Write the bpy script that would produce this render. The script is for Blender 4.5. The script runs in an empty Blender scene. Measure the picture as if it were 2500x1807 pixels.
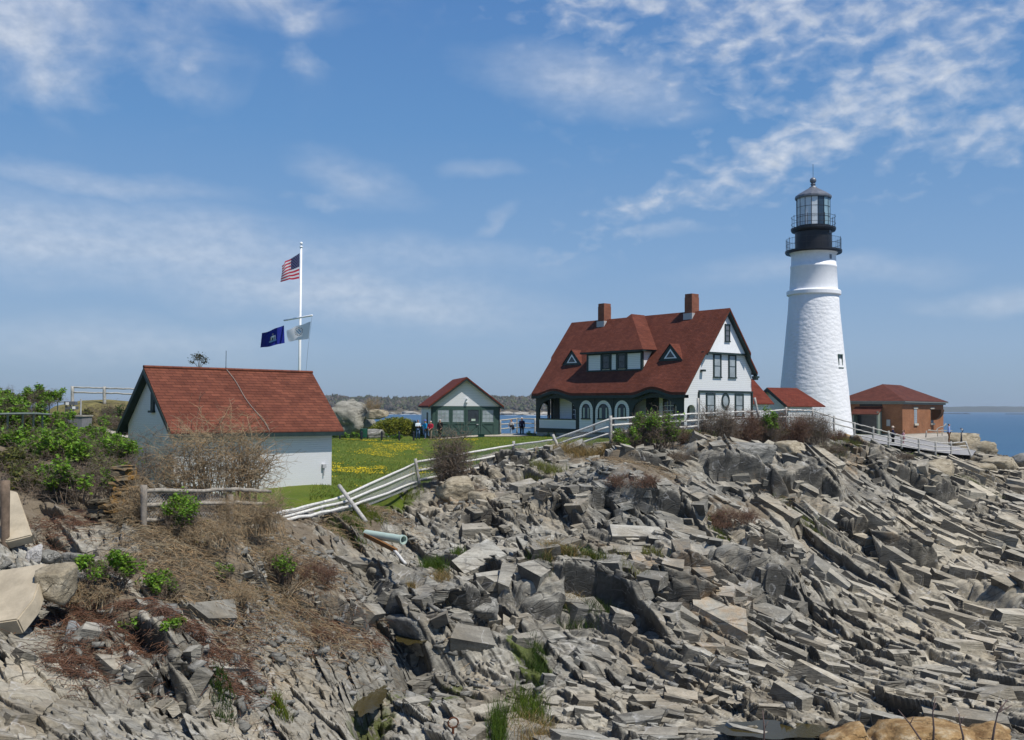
import bpy, bmesh, math, random
import numpy as np
from math import sin, cos, pi, radians as R_
from mathutils import Vector, Matrix
random.seed(7)
SC = bpy.context.scene
COL = SC.collection
# ------------------------------------------------------------------ camera model
FPX = 2450.0; PITCH = R_(2.13); ROLL = R_(0.35)
cF = np.array([0, cos(PITCH), sin(PITCH)]); _r = np.array([1.0, 0, 0]); _u = np.cross(_r, cF)
cR = _r*cos(ROLL)+_u*sin(ROLL); cU = -_r*sin(ROLL)+_u*cos(ROLL)
def P(px, py, Y):
    d = cF+cR*((px-1250)/FPX)-cU*((py-903.5)/FPX)
    return d*(Y/d[1])
def proj(p):
    p = np.asarray(p, float); d = p@cF
    return 1250+FPX*(p@cR)/d, 903.5-FPX*(p@cU)/d
# ------------------------------------------------------------------ scene helpers
WOFF = {}
def tag(o, label=None, cat=None, group=None, kind=None):
    if label: o['label'] = label
    if cat: o['category'] = cat
    if group: o['group'] = group
    if kind: o['kind'] = kind
    return o
def thing(name, label, cat, loc=(0, 0, 0), rz=0.0, group=None, world=False):
    o = bpy.data.objects.new(name, None); COL.objects.link(o)
    o.location = loc; o.rotation_euler = (0, 0, rz); o.empty_display_size = .3
    tag(o, label, cat, group)
    WOFF[o.name] = np.array(loc, float) if world else np.zeros(3)
    return o
def mesh_obj(name, V, F, mats, parent=None, mi=None, smooth=False, attrs=None):
    V = np.asarray(V, dtype=np.float32).reshape(-1, 3)
    if parent is not None: V = V-WOFF[parent.name].astype(np.float32)
    me = bpy.data.meshes.new(name)
    if isinstance(F, np.ndarray) and F.ndim == 2:
        n, k = F.shape
        me.vertices.add(len(V)); me.vertices.foreach_set('co', V.ravel())
        me.loops.add(n*k); me.loops.foreach_set('vertex_index', F.astype(np.int32).ravel())
        me.polygons.add(n); me.polygons.foreach_set('loop_start', np.arange(0, n*k, k, dtype=np.int32))
        me.update(calc_edges=True)
    else:
        me.from_pydata(V.tolist(), [], F)
    if not isinstance(mats, (list, tuple)): mats = [mats]
    for m in mats: me.materials.append(m)
    if mi is not None: me.polygons.foreach_set('material_index', np.asarray(mi, dtype=np.int32))
    if smooth: me.polygons.foreach_set('use_smooth', np.ones(len(me.polygons), dtype=bool))
    if attrs:
        for k, v in attrs.items():
            v = np.asarray(v, dtype=np.float32)
            if v.ndim == 2:
                a = me.attributes.new(k, 'FLOAT_COLOR', 'POINT'); a.data.foreach_set('color', v.ravel())
            else:
                a = me.attributes.new(k, 'FLOAT', 'POINT'); a.data.foreach_set('value', v)
    me.update()
    o = bpy.data.objects.new(name, me); COL.objects.link(o)
    if parent is not None:
        o.parent = parent; WOFF[o.name] = WOFF[parent.name]
    else:
        WOFF[o.name] = np.zeros(3)
    return o
class MB:
    def __init__(s): s.v = []; s.f = []; s.m = []; s.c = []
    def add(s, V, F, m=0, col=None):
        b = len(s.v); s.v.extend([tuple(p) for p in V]); s.f.extend([tuple(i+b for i in f) for f in F]); s.m.extend([m]*len(F))
        s.c.extend([col if col is not None else (1, 1, 1, 1)]*len(V))
        return s
    def box(s, x0, x1, y0, y1, z0, z1, m=0, col=None):
        V = [(x0, y0, z0), (x1, y0, z0), (x1, y1, z0), (x0, y1, z0), (x0, y0, z1), (x1, y0, z1), (x1, y1, z1), (x0, y1, z1)]
        return s.add(V, [(0, 3, 2, 1), (4, 5, 6, 7), (0, 1, 5, 4), (1, 2, 6, 5), (2, 3, 7, 6), (3, 0, 4, 7)], m, col)
    def obox(s, c, ex, ey, ez, m=0, col=None):
        c = np.array(c, float); ex = np.array(ex, float); ey = np.array(ey, float); ez = np.array(ez, float)
        V = [c+a*ex+b*ey+d*ez for d in (-1, 1) for a, b in ((-1, -1), (1, -1), (1, 1), (-1, 1))]
        return s.add(V, [(0, 3, 2, 1), (4, 5, 6, 7), (0, 1, 5, 4), (1, 2, 6, 5), (2, 3, 7, 6), (3, 0, 4, 7)], m, col)
    def prism(s, poly, d, m=0):
        # poly: planar 3d polygon, d: extrusion vector
        n = len(poly); A = [np.array(p, float) for p in poly]; B = [p+np.array(d, float) for p in A]
        F = [tuple(range(n-1, -1, -1)), tuple(range(n, 2*n))]+[(i, (i+1) % n, n+(i+1) % n, n+i) for i in range(n)]
        return s.add(A+B, F, m)
    def tube(s, pts, rad, n=6, m=0, cap=True, col=None):
        pts = [np.array(p, float) for p in pts]; N = len(pts)
        if not hasattr(rad, '__len__'): rad = [rad]*N
        V = []
        up = np.array([0.31, 0.17, 0.93])
        for i, p in enumerate(pts):
            t = pts[min(i+1, N-1)]-pts[max(i-1, 0)]; t = t/(np.linalg.norm(t)+1e-9)
            a = np.cross(t, up)
            if np.linalg.norm(a) < .2: a = np.cross(t, (1, 0, 0))
            a /= np.linalg.norm(a); b = np.cross(t, a)
            for k in range(n):
                th = 2*pi*k/n; V.append(p+rad[i]*(a*cos(th)+b*sin(th)))
        F = [(i*n+k, i*n+(k+1) % n, (i+1)*n+(k+1) % n, (i+1)*n+k) for i in range(N-1) for k in range(n)]
        if cap: F += [tuple(range(n-1, -1, -1)), tuple((N-1)*n+k for k in range(n))]
        return s.add(V, F, m, col)
    def lathe(s, prof, n=32, c=(0, 0), m=0, a0=0.0, a1=2*pi):
        full = abs(a1-a0-2*pi) < 1e-6; K = n if full else n+1
        V = [(c[0]+r*cos(a0+(a1-a0)*k/n), c[1]+r*sin(a0+(a1-a0)*k/n), z) for r, z in prof for k in range(K)]
        F = [(i*K+k, i*K+(k+1) % K, (i+1)*K+(k+1) % K, (i+1)*K+k) for i in range(len(prof)-1) for k in range(n)]
        return s.add(V, F, m)
    def build(s, name, mats, parent=None, smooth=False, color=False):
        at = {'col': np.array(s.c)} if color else None
        return mesh_obj(name, s.v, s.f, mats, parent, s.m, smooth, at)
# ------------------------------------------------------------------ materials
MATS = {}
class NT:
    def __init__(s, name):
        s.mat = bpy.data.materials.new(name); s.mat.use_nodes = True
        s.t = s.mat.node_tree; s.t.nodes.clear()
        s.out = s.n('ShaderNodeOutputMaterial')
    def n(s, ty, **kw):
        o = s.t.nodes.new(ty)
        for k, v in kw.items(): setattr(o, k, v)
        return o
    def l(s, a, b): s.t.links.new(a, b)
    def setv(s, sock, v):
        if isinstance(v, bpy.types.NodeSocket): s.l(v, sock)
        elif v is not None:
            if hasattr(v, '__len__') and len(v) == 3 and sock.type == 'RGBA': v = (*v, 1)
            sock.default_value = v
    def noise(s, vec, scale, detail=4, rough=.55, dist=0.0):
        o = s.n('ShaderNodeTexNoise'); s.setv(o.inputs['Scale'], scale); o.inputs['Detail'].default_value = detail
        o.inputs['Roughness'].default_value = rough; o.inputs['Distortion'].default_value = dist
        if vec is not None: s.l(vec, o.inputs['Vector'])
        return o.outputs['Fac']
    def ramp(s, fac, stops, interp='LINEAR'):
        o = s.n('ShaderNodeValToRGB'); o.color_ramp.interpolation = interp
        e = o.color_ramp.elements
        while len(e) < len(stops): e.new(.5)
        for i, (p, c) in enumerate(stops):
            e[i].position = p; e[i].color = (*c, 1) if hasattr(c, '__len__') else (c, c, c, 1)
        s.l(fac, o.inputs[0]); return o.outputs[0]
    def mix(s, fac, a, b, blend='MIX'):
        o = s.n('ShaderNodeMix', data_type='RGBA', blend_type=blend)
        s.setv(o.inputs[0], fac); s.setv(o.inputs[6], a); s.setv(o.inputs[7], b); return o.outputs[2]
    def math(s, op, a, b=None, c=None, clamp=False):
        o = s.n('ShaderNodeMath', operation=op, use_clamp=clamp)
        s.setv(o.inputs[0], a)
        if b is not None: s.setv(o.inputs[1], b)
        if c is not None: s.setv(o.inputs[2], c)
        return o.outputs[0]
    def attr(s, name, color=False):
        o = s.n('ShaderNodeAttribute', attribute_name=name); return o.outputs['Color' if color else 'Fac']
    def objc(s): return s.n('ShaderNodeTexCoord').outputs['Object']
    def comb(s, x, y, z):
        o = s.n('ShaderNodeCombineXYZ')
        for i, v in enumerate((x, y, z)): s.setv(o.inputs[i], v)
        return o.outputs[0]
    def sep(s, v):
        o = s.n('ShaderNodeSeparateXYZ'); s.l(v, o.inputs[0]); return o.outputs
    def mapv(s, v, scale=(1, 1, 1), loc=(0, 0, 0), rot=(0, 0, 0)):
        o = s.n('ShaderNodeMapping'); s.l(v, o.inputs[0]); o.inputs['Scale'].default_value = scale
        o.inputs['Location'].default_value = loc; o.inputs['Rotation'].default_value = rot; return o.outputs[0]
    def bump(s, h, strength=.5, dist=.02, normal=None):
        o = s.n('ShaderNodeBump'); s.setv(o.inputs['Strength'], strength); o.inputs['Distance'].default_value = dist
        s.l(h, o.inputs['Height'])
        if normal is not None: s.l(normal, o.inputs['Normal'])
        return o.outputs[0]
    def bsdf(s, col, rough=.7, spec=.3, normal=None, metal=0.0, trans=None):
        b = s.n('ShaderNodeBsdfPrincipled'); s.setv(b.inputs['Base Color'], col); s.setv(b.inputs['Roughness'], rough)
        b.inputs['Specular IOR Level'].default_value = spec; b.inputs['Metallic'].default_value = metal
        if normal is not None: s.l(normal, b.inputs['Normal'])
        sh = b.outputs[0]
        if trans:
            t = s.n('ShaderNodeBsdfTranslucent'); s.setv(t.inputs[0], col)
            m = s.n('ShaderNodeMixShader'); m.inputs[0].default_value = trans; s.l(sh, m.inputs[1]); s.l(t.outputs[0], m.inputs[2]); sh = m.outputs[0]
        s.l(sh, s.out.inputs[0]); return s.mat
def plain(name, col, rough=.6, spec=.3, var=.15, scale=6.0, metal=0.0, bump=0.0):
    if name in MATS: return MATS[name]
    t = NT(name); o = t.objc()
    n = t.noise(o, scale, 5, .6)
    c = t.mix(t.ramp(n, [(.3, 0.0), (.7, 1.0)]), tuple(x*(1-var) for x in col), tuple(min(1, x*(1+var)) for x in col))
    nm = t.bump(t.noise(o, scale*5, 4), bump, .02) if bump else None
    MATS[name] = t.bsdf(c, rough, spec, nm, metal); return MATS[name]
def m_siding(name, col, pitch, depth=.02, groove=.75, var=.06):
    t = NT(name); o = t.objc(); x, y, z = t.sep(o)
    fr = t.math('FRACT', t.math('DIVIDE', z, pitch))
    n = t.noise(t.mapv(o, (1.2, 1.2, 5)), 1.5, 5, .6)
    line = t.math('LESS_THAN', fr, .13)
    c = t.mix(n, tuple(v*(1-var) for v in col), col)
    c = t.mix(t.math('MULTIPLY', line, 1-groove), c, (.2, .22, .23))
    MATS[name] = t.bsdf(c, .55, .25, t.bump(fr, .8, depth)); return MATS[name]
def m_shingle(name, c1, c2, dark, w, h, slope, tone=.3):
    t = NT(name); o = t.objc(); x, y, z = t.sep(o)
    v = t.comb(t.math('ADD', x, t.math('MULTIPLY', y, .37)), t.math('DIVIDE', z, sin(slope)), 0.0)
    b = t.n('ShaderNodeTexBrick'); t.l(v, b.inputs['Vector'])
    b.inputs['Scale'].default_value = 1; b.inputs['Brick Width'].default_value = w; b.inputs['Row Height'].default_value = h
    b.inputs['Mortar Size'].default_value = h*.07; b.inputs['Mortar Smooth'].default_value = .3; b.inputs['Bias'].default_value = -.15
    b.offset = .5; b.inputs['Color1'].default_value = (*c1, 1); b.inputs['Color2'].default_value = (*c2, 1); b.inputs['Mortar'].default_value = (*dark, 1)
    n = t.noise(o, 1.1, 6, .65)
    n2 = t.noise(t.mapv(o, (1, 1, .12)), 2.5, 4)
    c = t.mix(1.0, b.outputs['Color'], t.ramp(n, [(.3, 1-tone), (.72, 1+tone*.4)]), 'MULTIPLY')
    c = t.mix(1.0, c, t.ramp(n2, [(.3, .86), (.7, 1.08)]), 'MULTIPLY')
    fr = t.math('FRACT', t.math('DIVIDE', t.math('DIVIDE', z, sin(slope)), h))
    hgt = t.math('ADD', t.math('MULTIPLY', t.math('SUBTRACT', 1.0, fr), .6), t.math('MULTIPLY', t.math('SUBTRACT', 1.0, b.outputs['Fac']), .4))
    MATS[name] = t.bsdf(c, .85, .15, t.bump(hgt, .9, .02)); return MATS[name]
def m_brick(name, c1, c2, mortar, w=.22, h=.075, tone=.25):
    t = NT(name); o = t.objc(); x, y, z = t.sep(o)
    v = t.comb(t.math('ADD', x, y), z, 0.0)
    b = t.n('ShaderNodeTexBrick'); t.l(v, b.inputs['Vector'])
    b.inputs['Scale'].default_value = 1; b.inputs['Brick Width'].default_value = w; b.inputs['Row Height'].default_value = h
    b.inputs['Mortar Size'].default_value = .009; b.inputs['Color1'].default_value = (*c1, 1); b.inputs['Color2'].default_value = (*c2, 1)
    b.inputs['Mortar'].default_value = (*mortar, 1)
    n = t.noise(o, .9, 6, .65)
    c = t.mix(1.0, b.outputs['Color'], t.ramp(n, [(.3, 1-tone), (.7, 1+tone*.5)]), 'MULTIPLY')
    MATS[name] = t.bsdf(c, .85, .15, t.bump(t.math('SUBTRACT', 1.0, b.outputs['Fac']), .5, .01)); return MATS[name]
def m_leaf(name, col, var=.35, trans=.3):
    t = NT(name); c = t.attr('col', True)
    cc = t.mix(1.0, col, c, 'MULTIPLY')
    MATS[name] = t.bsdf(cc, .6, .25, None, 0, trans); return MATS[name]
# ------------------------------------------------------------------ sun, sky, camera
SUN_EL, SUN_AZ = R_(59), R_(50)          # azimuth measured from -Y (behind the camera) towards +X
sdir = np.array([cos(SUN_EL)*sin(SUN_AZ), -cos(SUN_EL)*cos(SUN_AZ), sin(SUN_EL)])
ld = bpy.data.lights.new('sun', 'SUN'); ld.energy = 4.7; ld.angle = R_(.53); ld.color = (1, .955, .88)
sun = bpy.data.objects.new('sun', ld); COL.objects.link(sun)
sun.rotation_euler = Vector(sdir).to_track_quat('Z', 'Y').to_euler()
w = bpy.data.worlds.new('World'); SC.world = w; w.use_nodes = True
wt = NT.__new__(NT); wt.mat = None; wt.t = w.node_tree; wt.t.nodes.clear()
wo = wt.n('ShaderNodeOutputWorld'); bg = wt.n('ShaderNodeBackground')
sky = wt.n('ShaderNodeTexSky', sky_type='NISHITA'); sky.sun_disc = False; sky.sun_elevation = SUN_EL
sky.sun_rotation = math.atan2(sdir[0], sdir[1]); sky.altitude = 10; sky.dust_density = .6; sky.ozone_density = 2.0
SKY_S = .085
g = wt.n('ShaderNodeTexCoord').outputs['Generated']
dx, dy, dz = wt.sep(g)
az = wt.math('ARCTAN2', dx, dy); el = wt.math('ARCSINE', dz)
K = 1/SKY_S
grad = wt.ramp(wt.math('MULTIPLY', el, 1/.6, clamp=True), [(0.0, (.25, .375, .54)), (.10, (.28, .425, .645)), (.25, (.215, .385, .655)), (.45, (.125, .305, .615)), (.68, (.088, .24, .56)), (1, (.065, .18, .47))])
base = wt.mix(.8, wt.mix(1.0, sky.outputs[0], (SKY_S, SKY_S, SKY_S), 'MULTIPLY'), grad)
zz = wt.math('ADD', dz, .06)
pl = wt.comb(wt.math('DIVIDE', dx, zz), wt.math('DIVIDE', dy, zz), 0.0)
_wn = wt.n('ShaderNodeTexNoise'); _wn.inputs['Scale'].default_value = 11; _wn.inputs['Detail'].default_value = 5; wt.l(wt.comb(az, wt.math('MULTIPLY', el, 1.6), 0.0), _wn.inputs['Vector']); _wx, _wy, _wz = wt.sep(_wn.outputs['Color'])
az = wt.math('ADD', az, wt.math('MULTIPLY', wt.math('SUBTRACT', _wx, .5), .085)); el = wt.math('ADD', el, wt.math('MULTIPLY', wt.math('SUBTRACT', _wy, .5), .04))
def azel(px, py): return math.atan((px-1250)/2450), (994.5-py)/2450
def blob(px, py, wx, wy, rot=0.0, p=1.0):
    a, e = azel(px, py); ca, sa = cos(rot), sin(rot)
    u = wt.math('SUBTRACT', az, a); v = wt.math('SUBTRACT', el, e)
    uu = wt.math('MULTIPLY', wt.math('ADD', wt.math('MULTIPLY', u, ca), wt.math('MULTIPLY', v, sa)), 2450/wx)
    vv = wt.math('MULTIPLY', wt.math('SUBTRACT', wt.math('MULTIPLY', v, ca), wt.math('MULTIPLY', u, sa)), 2450/wy)
    q = wt.math('ADD', wt.math('MULTIPLY', uu, uu), wt.math('MULTIPLY', vv, vv))
    return wt.math('MULTIPLY', wt.math('EXPONENT', wt.math('MULTIPLY', q, -1.0)), p)
def bsum(L):
    s = None
    for b in L:
        x = blob(*b); s = x if s is None else wt.math('MAXIMUM', s, x)
    return s
ae = wt.comb(wt.math('ARCTAN2', dx, dy), wt.math('ARCSINE', dz), 0.0)
# mackerel field (upper right)
mk = wt.mapv(ae, (1, 1.75, 1), rot=(0, 0, R_(-16)))
n1 = wt.noise(mk, 32, 5, .5, .25); n1b = wt.noise(mk, 9, 3, .5)
reg = bsum([(2350, 60, 520, 190, .1), (1900, 60, 420, 130, 0), (1500, 20, 330, 75, -.1), (2250, 250, 420, 130, .35), (1880, 395, 420, 62, .38, .95),
            (2150, 300, 300, 110, .4), (2450, 370, 260, 90, .3, .8), (2300, 130, 600, 200, .1, .7), (1420, 95, 130, 45, -.2, .7)])
d1 = wt.math('ADD', wt.math('MULTIPLY', reg, .40), wt.math('ADD', wt.math('MULTIPLY', n1, 1.1), wt.math('MULTIPLY', wt.math('SUBTRACT', n1b, .5), .4)))
c1 = wt.ramp(wt.math('MULTIPLY', d1, .75), [(.49, 0.0), (.62, .18), (.73, .48), (.86, .78)])
c1 = wt.math('MULTIPLY', c1, wt.math('MINIMUM', wt.math('MULTIPLY', reg, 5.0), 1.0))
# puffs, upper left
n2 = wt.noise(wt.mapv(ae, (1, 1.5, 1), (3.1, 1.7, 0)), 13, 8, .55, .3)
reg2 = bsum([(60, 150, 300, 130, 0), (320, 30, 300, 90, 0), (600, 40, 200, 70, 0, .85), (330, 205, 60, 40, 0, .75), (735, 112, 70, 38, .5, .42), (745, 195, 60, 36, .3, .42), (780, 40, 80, 35, 0, .6),
             (100, 280, 330, 70, 0, .55), (430, 210, 60, 40, .2, .6), (760, 503, 75, 17, 0, .6)])
c2 = wt.ramp(wt.math('MULTIPLY', wt.math('ADD', wt.math('MULTIPLY', reg2, .42), wt.math('MULTIPLY', n2, 1.1)), .75), [(.42, 0.0), (.58, .20), (.72, .48), (.88, .78)])
c2 = wt.math('MULTIPLY', c2, wt.math('MINIMUM', wt.math('MULTIPLY', reg2, 4.0), 1.0))
# thin veils
n3 = wt.noise(wt.mapv(ae, (1, 5, 1), (0.4, 5, 0), (0, 0, R_(-5))), 7, 6, .6, .4)
reg3 = bsum([(1430, 225, 260, 62, -.16), (200, 620, 800, 95, -.06, .95), (800, 720, 480, 75, -.1, .95), (250, 490, 300, 34, -.06, .65), (860, 450, 170, 50, -.25, .6), (1170, 425, 110, 24, -.1, .5),
             (1200, 535, 70, 18, .45, .5), (300, 850, 420, 60, 0, .5), (2450, 755, 150, 34, 0, .75), (2000, 670, 330, 40, 0, .5), (1640, 562, 90, 18, -.1, .45), (1000, 620, 420, 60, -.05, .5), (1650, 290, 60, 18, .3, .6)])
c3 = wt.ramp(wt.math('MULTIPLY', reg3, wt.math('ADD', n3, .35)), [(.10, 0.0), (.45, .26), (.95, .58)])
cl = wt.math('ADD', wt.math('MAXIMUM', c1, c2), wt.math('MULTIPLY', c3, .8), clamp=True)
shade = wt.ramp(wt.noise(mk, 60, 4, .55), [(.35, (.60, .65, .73)), (.65, (.80, .83, .88))])
colr = wt.mix(cl, base, shade)
wt.l(wt.mix(1.0, colr, (K, K, K), 'MULTIPLY'), bg.inputs[0]); bg.inputs[1].default_value = SKY_S
wt.l(bg.outputs[0], wo.inputs[0])
cd = bpy.data.cameras.new('camera'); cam = bpy.data.objects.new('camera', cd); COL.objects.link(cam)
cd.sensor_width = 36; cd.lens = 36*FPX/2500; cd.clip_start = .1; cd.clip_end = 60000
cam.matrix_world = Matrix(((cR[0], cU[0], -cF[0], 0), (cR[1], cU[1], -cF[1], 0), (cR[2], cU[2], -cF[2], 0), (0, 0, 0, 1)))
SC.camera = cam
SC.view_settings.view_transform = 'Standard'; SC.view_settings.look = 'None'; SC.view_settings.exposure = 0; SC.view_settings.gamma = 1
SC.render.engine = 'CYCLES'
SC.cycles.max_bounces = 6; SC.cycles.diffuse_bounces = 2; SC.cycles.use_denoising = True
# ------------------------------------------------------------------ numpy noise
def hsh(ix, iy, seed):
    h = (ix.astype(np.int64)*374761393+iy.astype(np.int64)*668265263+seed*974634577) & 0xffffffff
    h = ((h ^ (h >> 13))*1274126177) & 0xffffffff
    h = ((h ^ (h >> 16))*2246822519) & 0xffffffff
    return ((h ^ (h >> 15)) & 0xffffff)/float(0x1000000)
def vn(x, y, seed):
    ix = np.floor(x); iy = np.floor(y); fx = x-ix; fy = y-iy
    fx = fx*fx*(3-2*fx); fy = fy*fy*(3-2*fy); ix = ix.astype(np.int64); iy = iy.astype(np.int64)
    a = hsh(ix, iy, seed); b = hsh(ix+1, iy, seed); c = hsh(ix, iy+1, seed); d = hsh(ix+1, iy+1, seed)
    return (a*(1-fx)+b*fx)*(1-fy)+(c*(1-fx)+d*fx)*fy
def fbm(x, y, seed, o=4):
    s = 0; am = .5
    for i in range(o): s = s+am*(vn(x, y, seed+i*17)-.5); x = x*2.03+5.1; y = y*2.03+1.7; am *= .5
    return s
def vor(a, b, seed, jit=.85):
    ia = np.floor(a).astype(np.int64); ib = np.floor(b).astype(np.int64)
    z = np.zeros(a.shape); f1 = z+9; f2 = z+9; A1 = [z, z, z, z]; A2 = [z, z, z, z]
    for i in (-1, 0, 1):
        for j in (-1, 0, 1):
            ka = ia+i; kb = ib+j
            pa = a-(ka+.5+jit*(hsh(ka, kb, seed)-.5)); pb = b-(kb+.5+jit*(hsh(ka, kb, seed+1)-.5))
            d = (np.abs(pa)+np.abs(pb))*.6+.4*np.hypot(pa, pb)
            C = [hsh(ka, kb, seed+2), hsh(ka, kb, seed+3), pa, pb]
            m1 = d < f1; m2 = (~m1) & (d < f2)
            A2 = [np.where(m1, p, np.where(m2, c, q)) for p, q, c in zip(A1, A2, C)]
            f2 = np.where(m1, f1, np.where(m2, d, f2))
            A1 = [np.where(m1, c, p) for p, c in zip(A1, C)]; f1 = np.where(m1, d, f1)
    return A1, A2, f2-f1
# ------------------------------------------------------------------ terrain
CT = [(-150, 1807, 13), (-150, 1500, 17.5), (-150, 1250, 23), (-150, 1080, 30), (0, 1807, 14.5), (0, 1600, 17.5), (0, 1400, 20.5), (0, 1330, 22), (0, 1200, 25), (0, 1085, 30),
      (200, 1807, 15.5), (200, 1600, 18.8), (200, 1420, 21.4), (200, 1340, 22.8),
      (400, 1807, 17.5), (400, 1600, 20.3), (400, 1450, 21.8), (400, 1310, 23.6), (700, 1807, 20), (700, 1600, 23), (700, 1450, 25.4), (700, 1330, 28), (700, 1262, 31),
      (880, 1807, 21.5), (880, 1650, 24), (880, 1450, 28.6), (880, 1300, 33), (885, 1255, 35), (1000, 1807, 22.3), (1000, 1690, 24.5), (1000, 1600, 26.4), (1000, 1500, 29), (1000, 1350, 34), (1000, 1235, 41), (1010, 1190, 44),
      (1250, 1807, 23), (1250, 1600, 28), (1250, 1450, 32.6), (1250, 1300, 39), (1250, 1200, 44), (1250, 1132, 49), (1360, 1120, 49.5),
      (1500, 1807, 24), (1500, 1600, 29), (1500, 1450, 33.6), (1500, 1300, 40), (1500, 1180, 45.5), (1500, 1100, 49), (1500, 1074, 50),
      (1750, 1807, 24.5), (1750, 1600, 30.5), (1750, 1450, 36.5), (1750, 1300, 43.5), (1750, 1200, 49), (1750, 1120, 53), (1750, 1070, 56),
      (2000, 1807, 25), (2000, 1600, 32.5), (2000, 1450, 40), (2000, 1300, 49), (2000, 1200, 56), (2000, 1120, 63), (2000, 1062, 67),
      (2250, 1807, 25.5), (2250, 1600, 35), (2250, 1450, 45), (2250, 1300, 57), (2250, 1200, 67), (2250, 1130, 77), (2250, 1108, 82),
      (2450, 1807, 26), (2450, 1600, 37), (2450, 1450, 48), (2450, 1300, 62), (2450, 1200, 76), (2450, 1118, 93),
      (2700, 1807, 26), (2700, 1500, 46), (2700, 1300, 66), (2700, 1150, 90), (2086, 1070, 78), (2330, 1114, 86)]
CW = [(-4, 88, -2.62), (-7.5, 91, -2.68), (2, 96, -2.6), (-11.8, 35.2, -3.2), (-7, 40, -3.2), (-14, 40, -2.9), (-3, 50, -3.2), (0, 56, -3.0), (5, 60, -2.3), (-15, 88, -2.95), (-5, 88, -2.75), (2, 87, -2.5), (8, 80, -2.35), (14, 70, -2.3), (18, 62, -1.9),
      (25, 85, -2.4), (30, 100, -2.6), (38, 98, -2.75), (-25, 58, -1.35), (-18, 45, -1.9), (-40, 60, -1.0), (-20, 75, -2.0), (-40, 90, -2), (0, 100, -2.8), (20, 110, -2.6), (45, 112, -4), (52, 105, -6), (66, 105, -9),
      (-18, 30, -1.0), (-22, 36, -.75), (0, 130, -9), (30, 135, -9), (-30, 130, -8), (60, 125, -12), (-60, 110, -7)]
cp = np.array([P(*c) for c in CT]+list(CW)); _x = cp[:, 0]; _y = cp[:, 1]
def _k(r2): return r2*np.log(r2+1e-6)*.5
def _tps_fit(lam=.4):
    n = len(cp); A = np.zeros((n+3, n+3))
    A[:n, :n] = _k((_x[:, None]-_x)**2+(_y[:, None]-_y)**2)+lam*np.eye(n)
    Q = np.stack([np.ones(n), _x, _y], 1); A[:n, n:] = Q; A[n:, :n] = Q.T
    return np.linalg.solve(A, np.concatenate([cp[:, 2], [0, 0, 0]]))
_w = _tps_fit()
def base_h(x, y):
    s = _w[-3]+_w[-2]*x+_w[-1]*y
    for i in range(len(cp)): s = s+_w[i]*_k((x-_x[i])**2+(y-_y[i])**2)
    return np.maximum(s, -14)
def ppx(x, y, z):
    d = y*cF[1]+z*cF[2]+x*cF[0]
    return 1250+FPX*(x*cR[0]+y*cR[1]+z*cR[2])/d, 903.5-FPX*(x*cU[0]+y*cU[1]+z*cU[2])/d
def gb(px, py, cx, cy, wx, wy, rot=0.0):
    c, s = cos(rot), sin(rot); u = (px-cx)*c+(py-cy)*s; v = -(px-cx)*s+(py-cy)*c
    return np.exp(-(u/wx)**2-(v/wy)**2)
def sst(a, b, x):
    t = np.clip((x-a)/(b-a), 0, 1); return t*t*(3-2*t)
# lawn outline on the ground (world X, Y)
LAWN = np.array([P(*q)[:2] for q in ((640, 1245, 32.5), (700, 1238, 33.5), (880, 1215, 38), (1010, 1180, 45.5), (1250, 1128, 55), (1380, 1110, 56), (1480, 1085, 57))]+[(12, 64), (18, 70), (24, 78), (29, 84), (36, 90), (44, 98), (46, 106), (30, 112), (-5, 112), (-60, 105), (-60, 58), (-30, 40), (-17, 37), (-14, 33.5)])
def inpoly(x, y, poly):
    c = np.zeros(x.shape, bool); n = len(poly)
    for i in range(n):
        x1, y1 = poly[i]; x2, y2 = poly[(i+1) % n]
        k = ((y1 > y) != (y2 > y)) & (x < (x2-x1)*(y-y1)/(y2-y1+1e-9)+x1); c ^= k
    return c
def sdpoly(x, y, poly):
    d = np.full(x.shape, 1e9); n = len(poly)
    for i in range(n):
        a = poly[i]; b = poly[(i+1) % n]; e = b-a
        t = np.clip(((x-a[0])*e[0]+(y-a[1])*e[1])/(e@e), 0, 1)
        d = np.minimum(d, np.hypot(x-a[0]-t*e[0], y-a[1]-t*e[1]))
    return np.where(inpoly(x, y, poly), d, -d)
DS = np.array([-.78, -.62])        # downhill side of the joint blocks
# ledges: lip polyline in photo pixels with depth, height, run-out behind
LEDGES = []
OCT = ((4.8, 3.0, 4.6, .40), (2.0, 1.25, 1.9, .30), (.95, .55, .80, .17), (.40, .22, .33, .075))   # joint block size along / across strike, slab length, scarp height
def ledge(pts, h, back, over=.5):
    LEDGES.append((np.array([P(*p)[:2] for p in pts]), h, back, over))
ledge([(1335, 1500, 31), (1370, 1452, 32.4), (1450, 1440, 32.8), (1530, 1455, 32.6), (1600, 1500, 31.6), (1640, 1530, 31)], 1.25, 4.5, .55)
ledge([(1590, 1462, 33), (1680, 1490, 33), (1740, 1500, 33.4), (1800, 1540, 33)], 1.0, 3.5, .5)
ledge([(950, 1515, 28.4), (990, 1508, 28.6), (1035, 1545, 27.8), (1060, 1590, 27)], 1.15, 3, .6)
ledge([(1085, 1520, 29), (1135, 1500, 29.8), (1190, 1480, 30.4)], .8, 2.2, .4)
ledge([(1735, 1150, 50.5), (1800, 1130, 51.5), (1880, 1132, 52), (1925, 1150, 52)], 1.4, 3.5, .45)
ledge([(1930, 1165, 53), (1990, 1160, 54.5), (2040, 1185, 54)], 1.2, 3.5, .4)
ledge([(1550, 1235, 43), (1600, 1210, 44), (1660, 1222, 44.5), (1700, 1262, 43.8)], 1.2, 4, .5)
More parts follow.
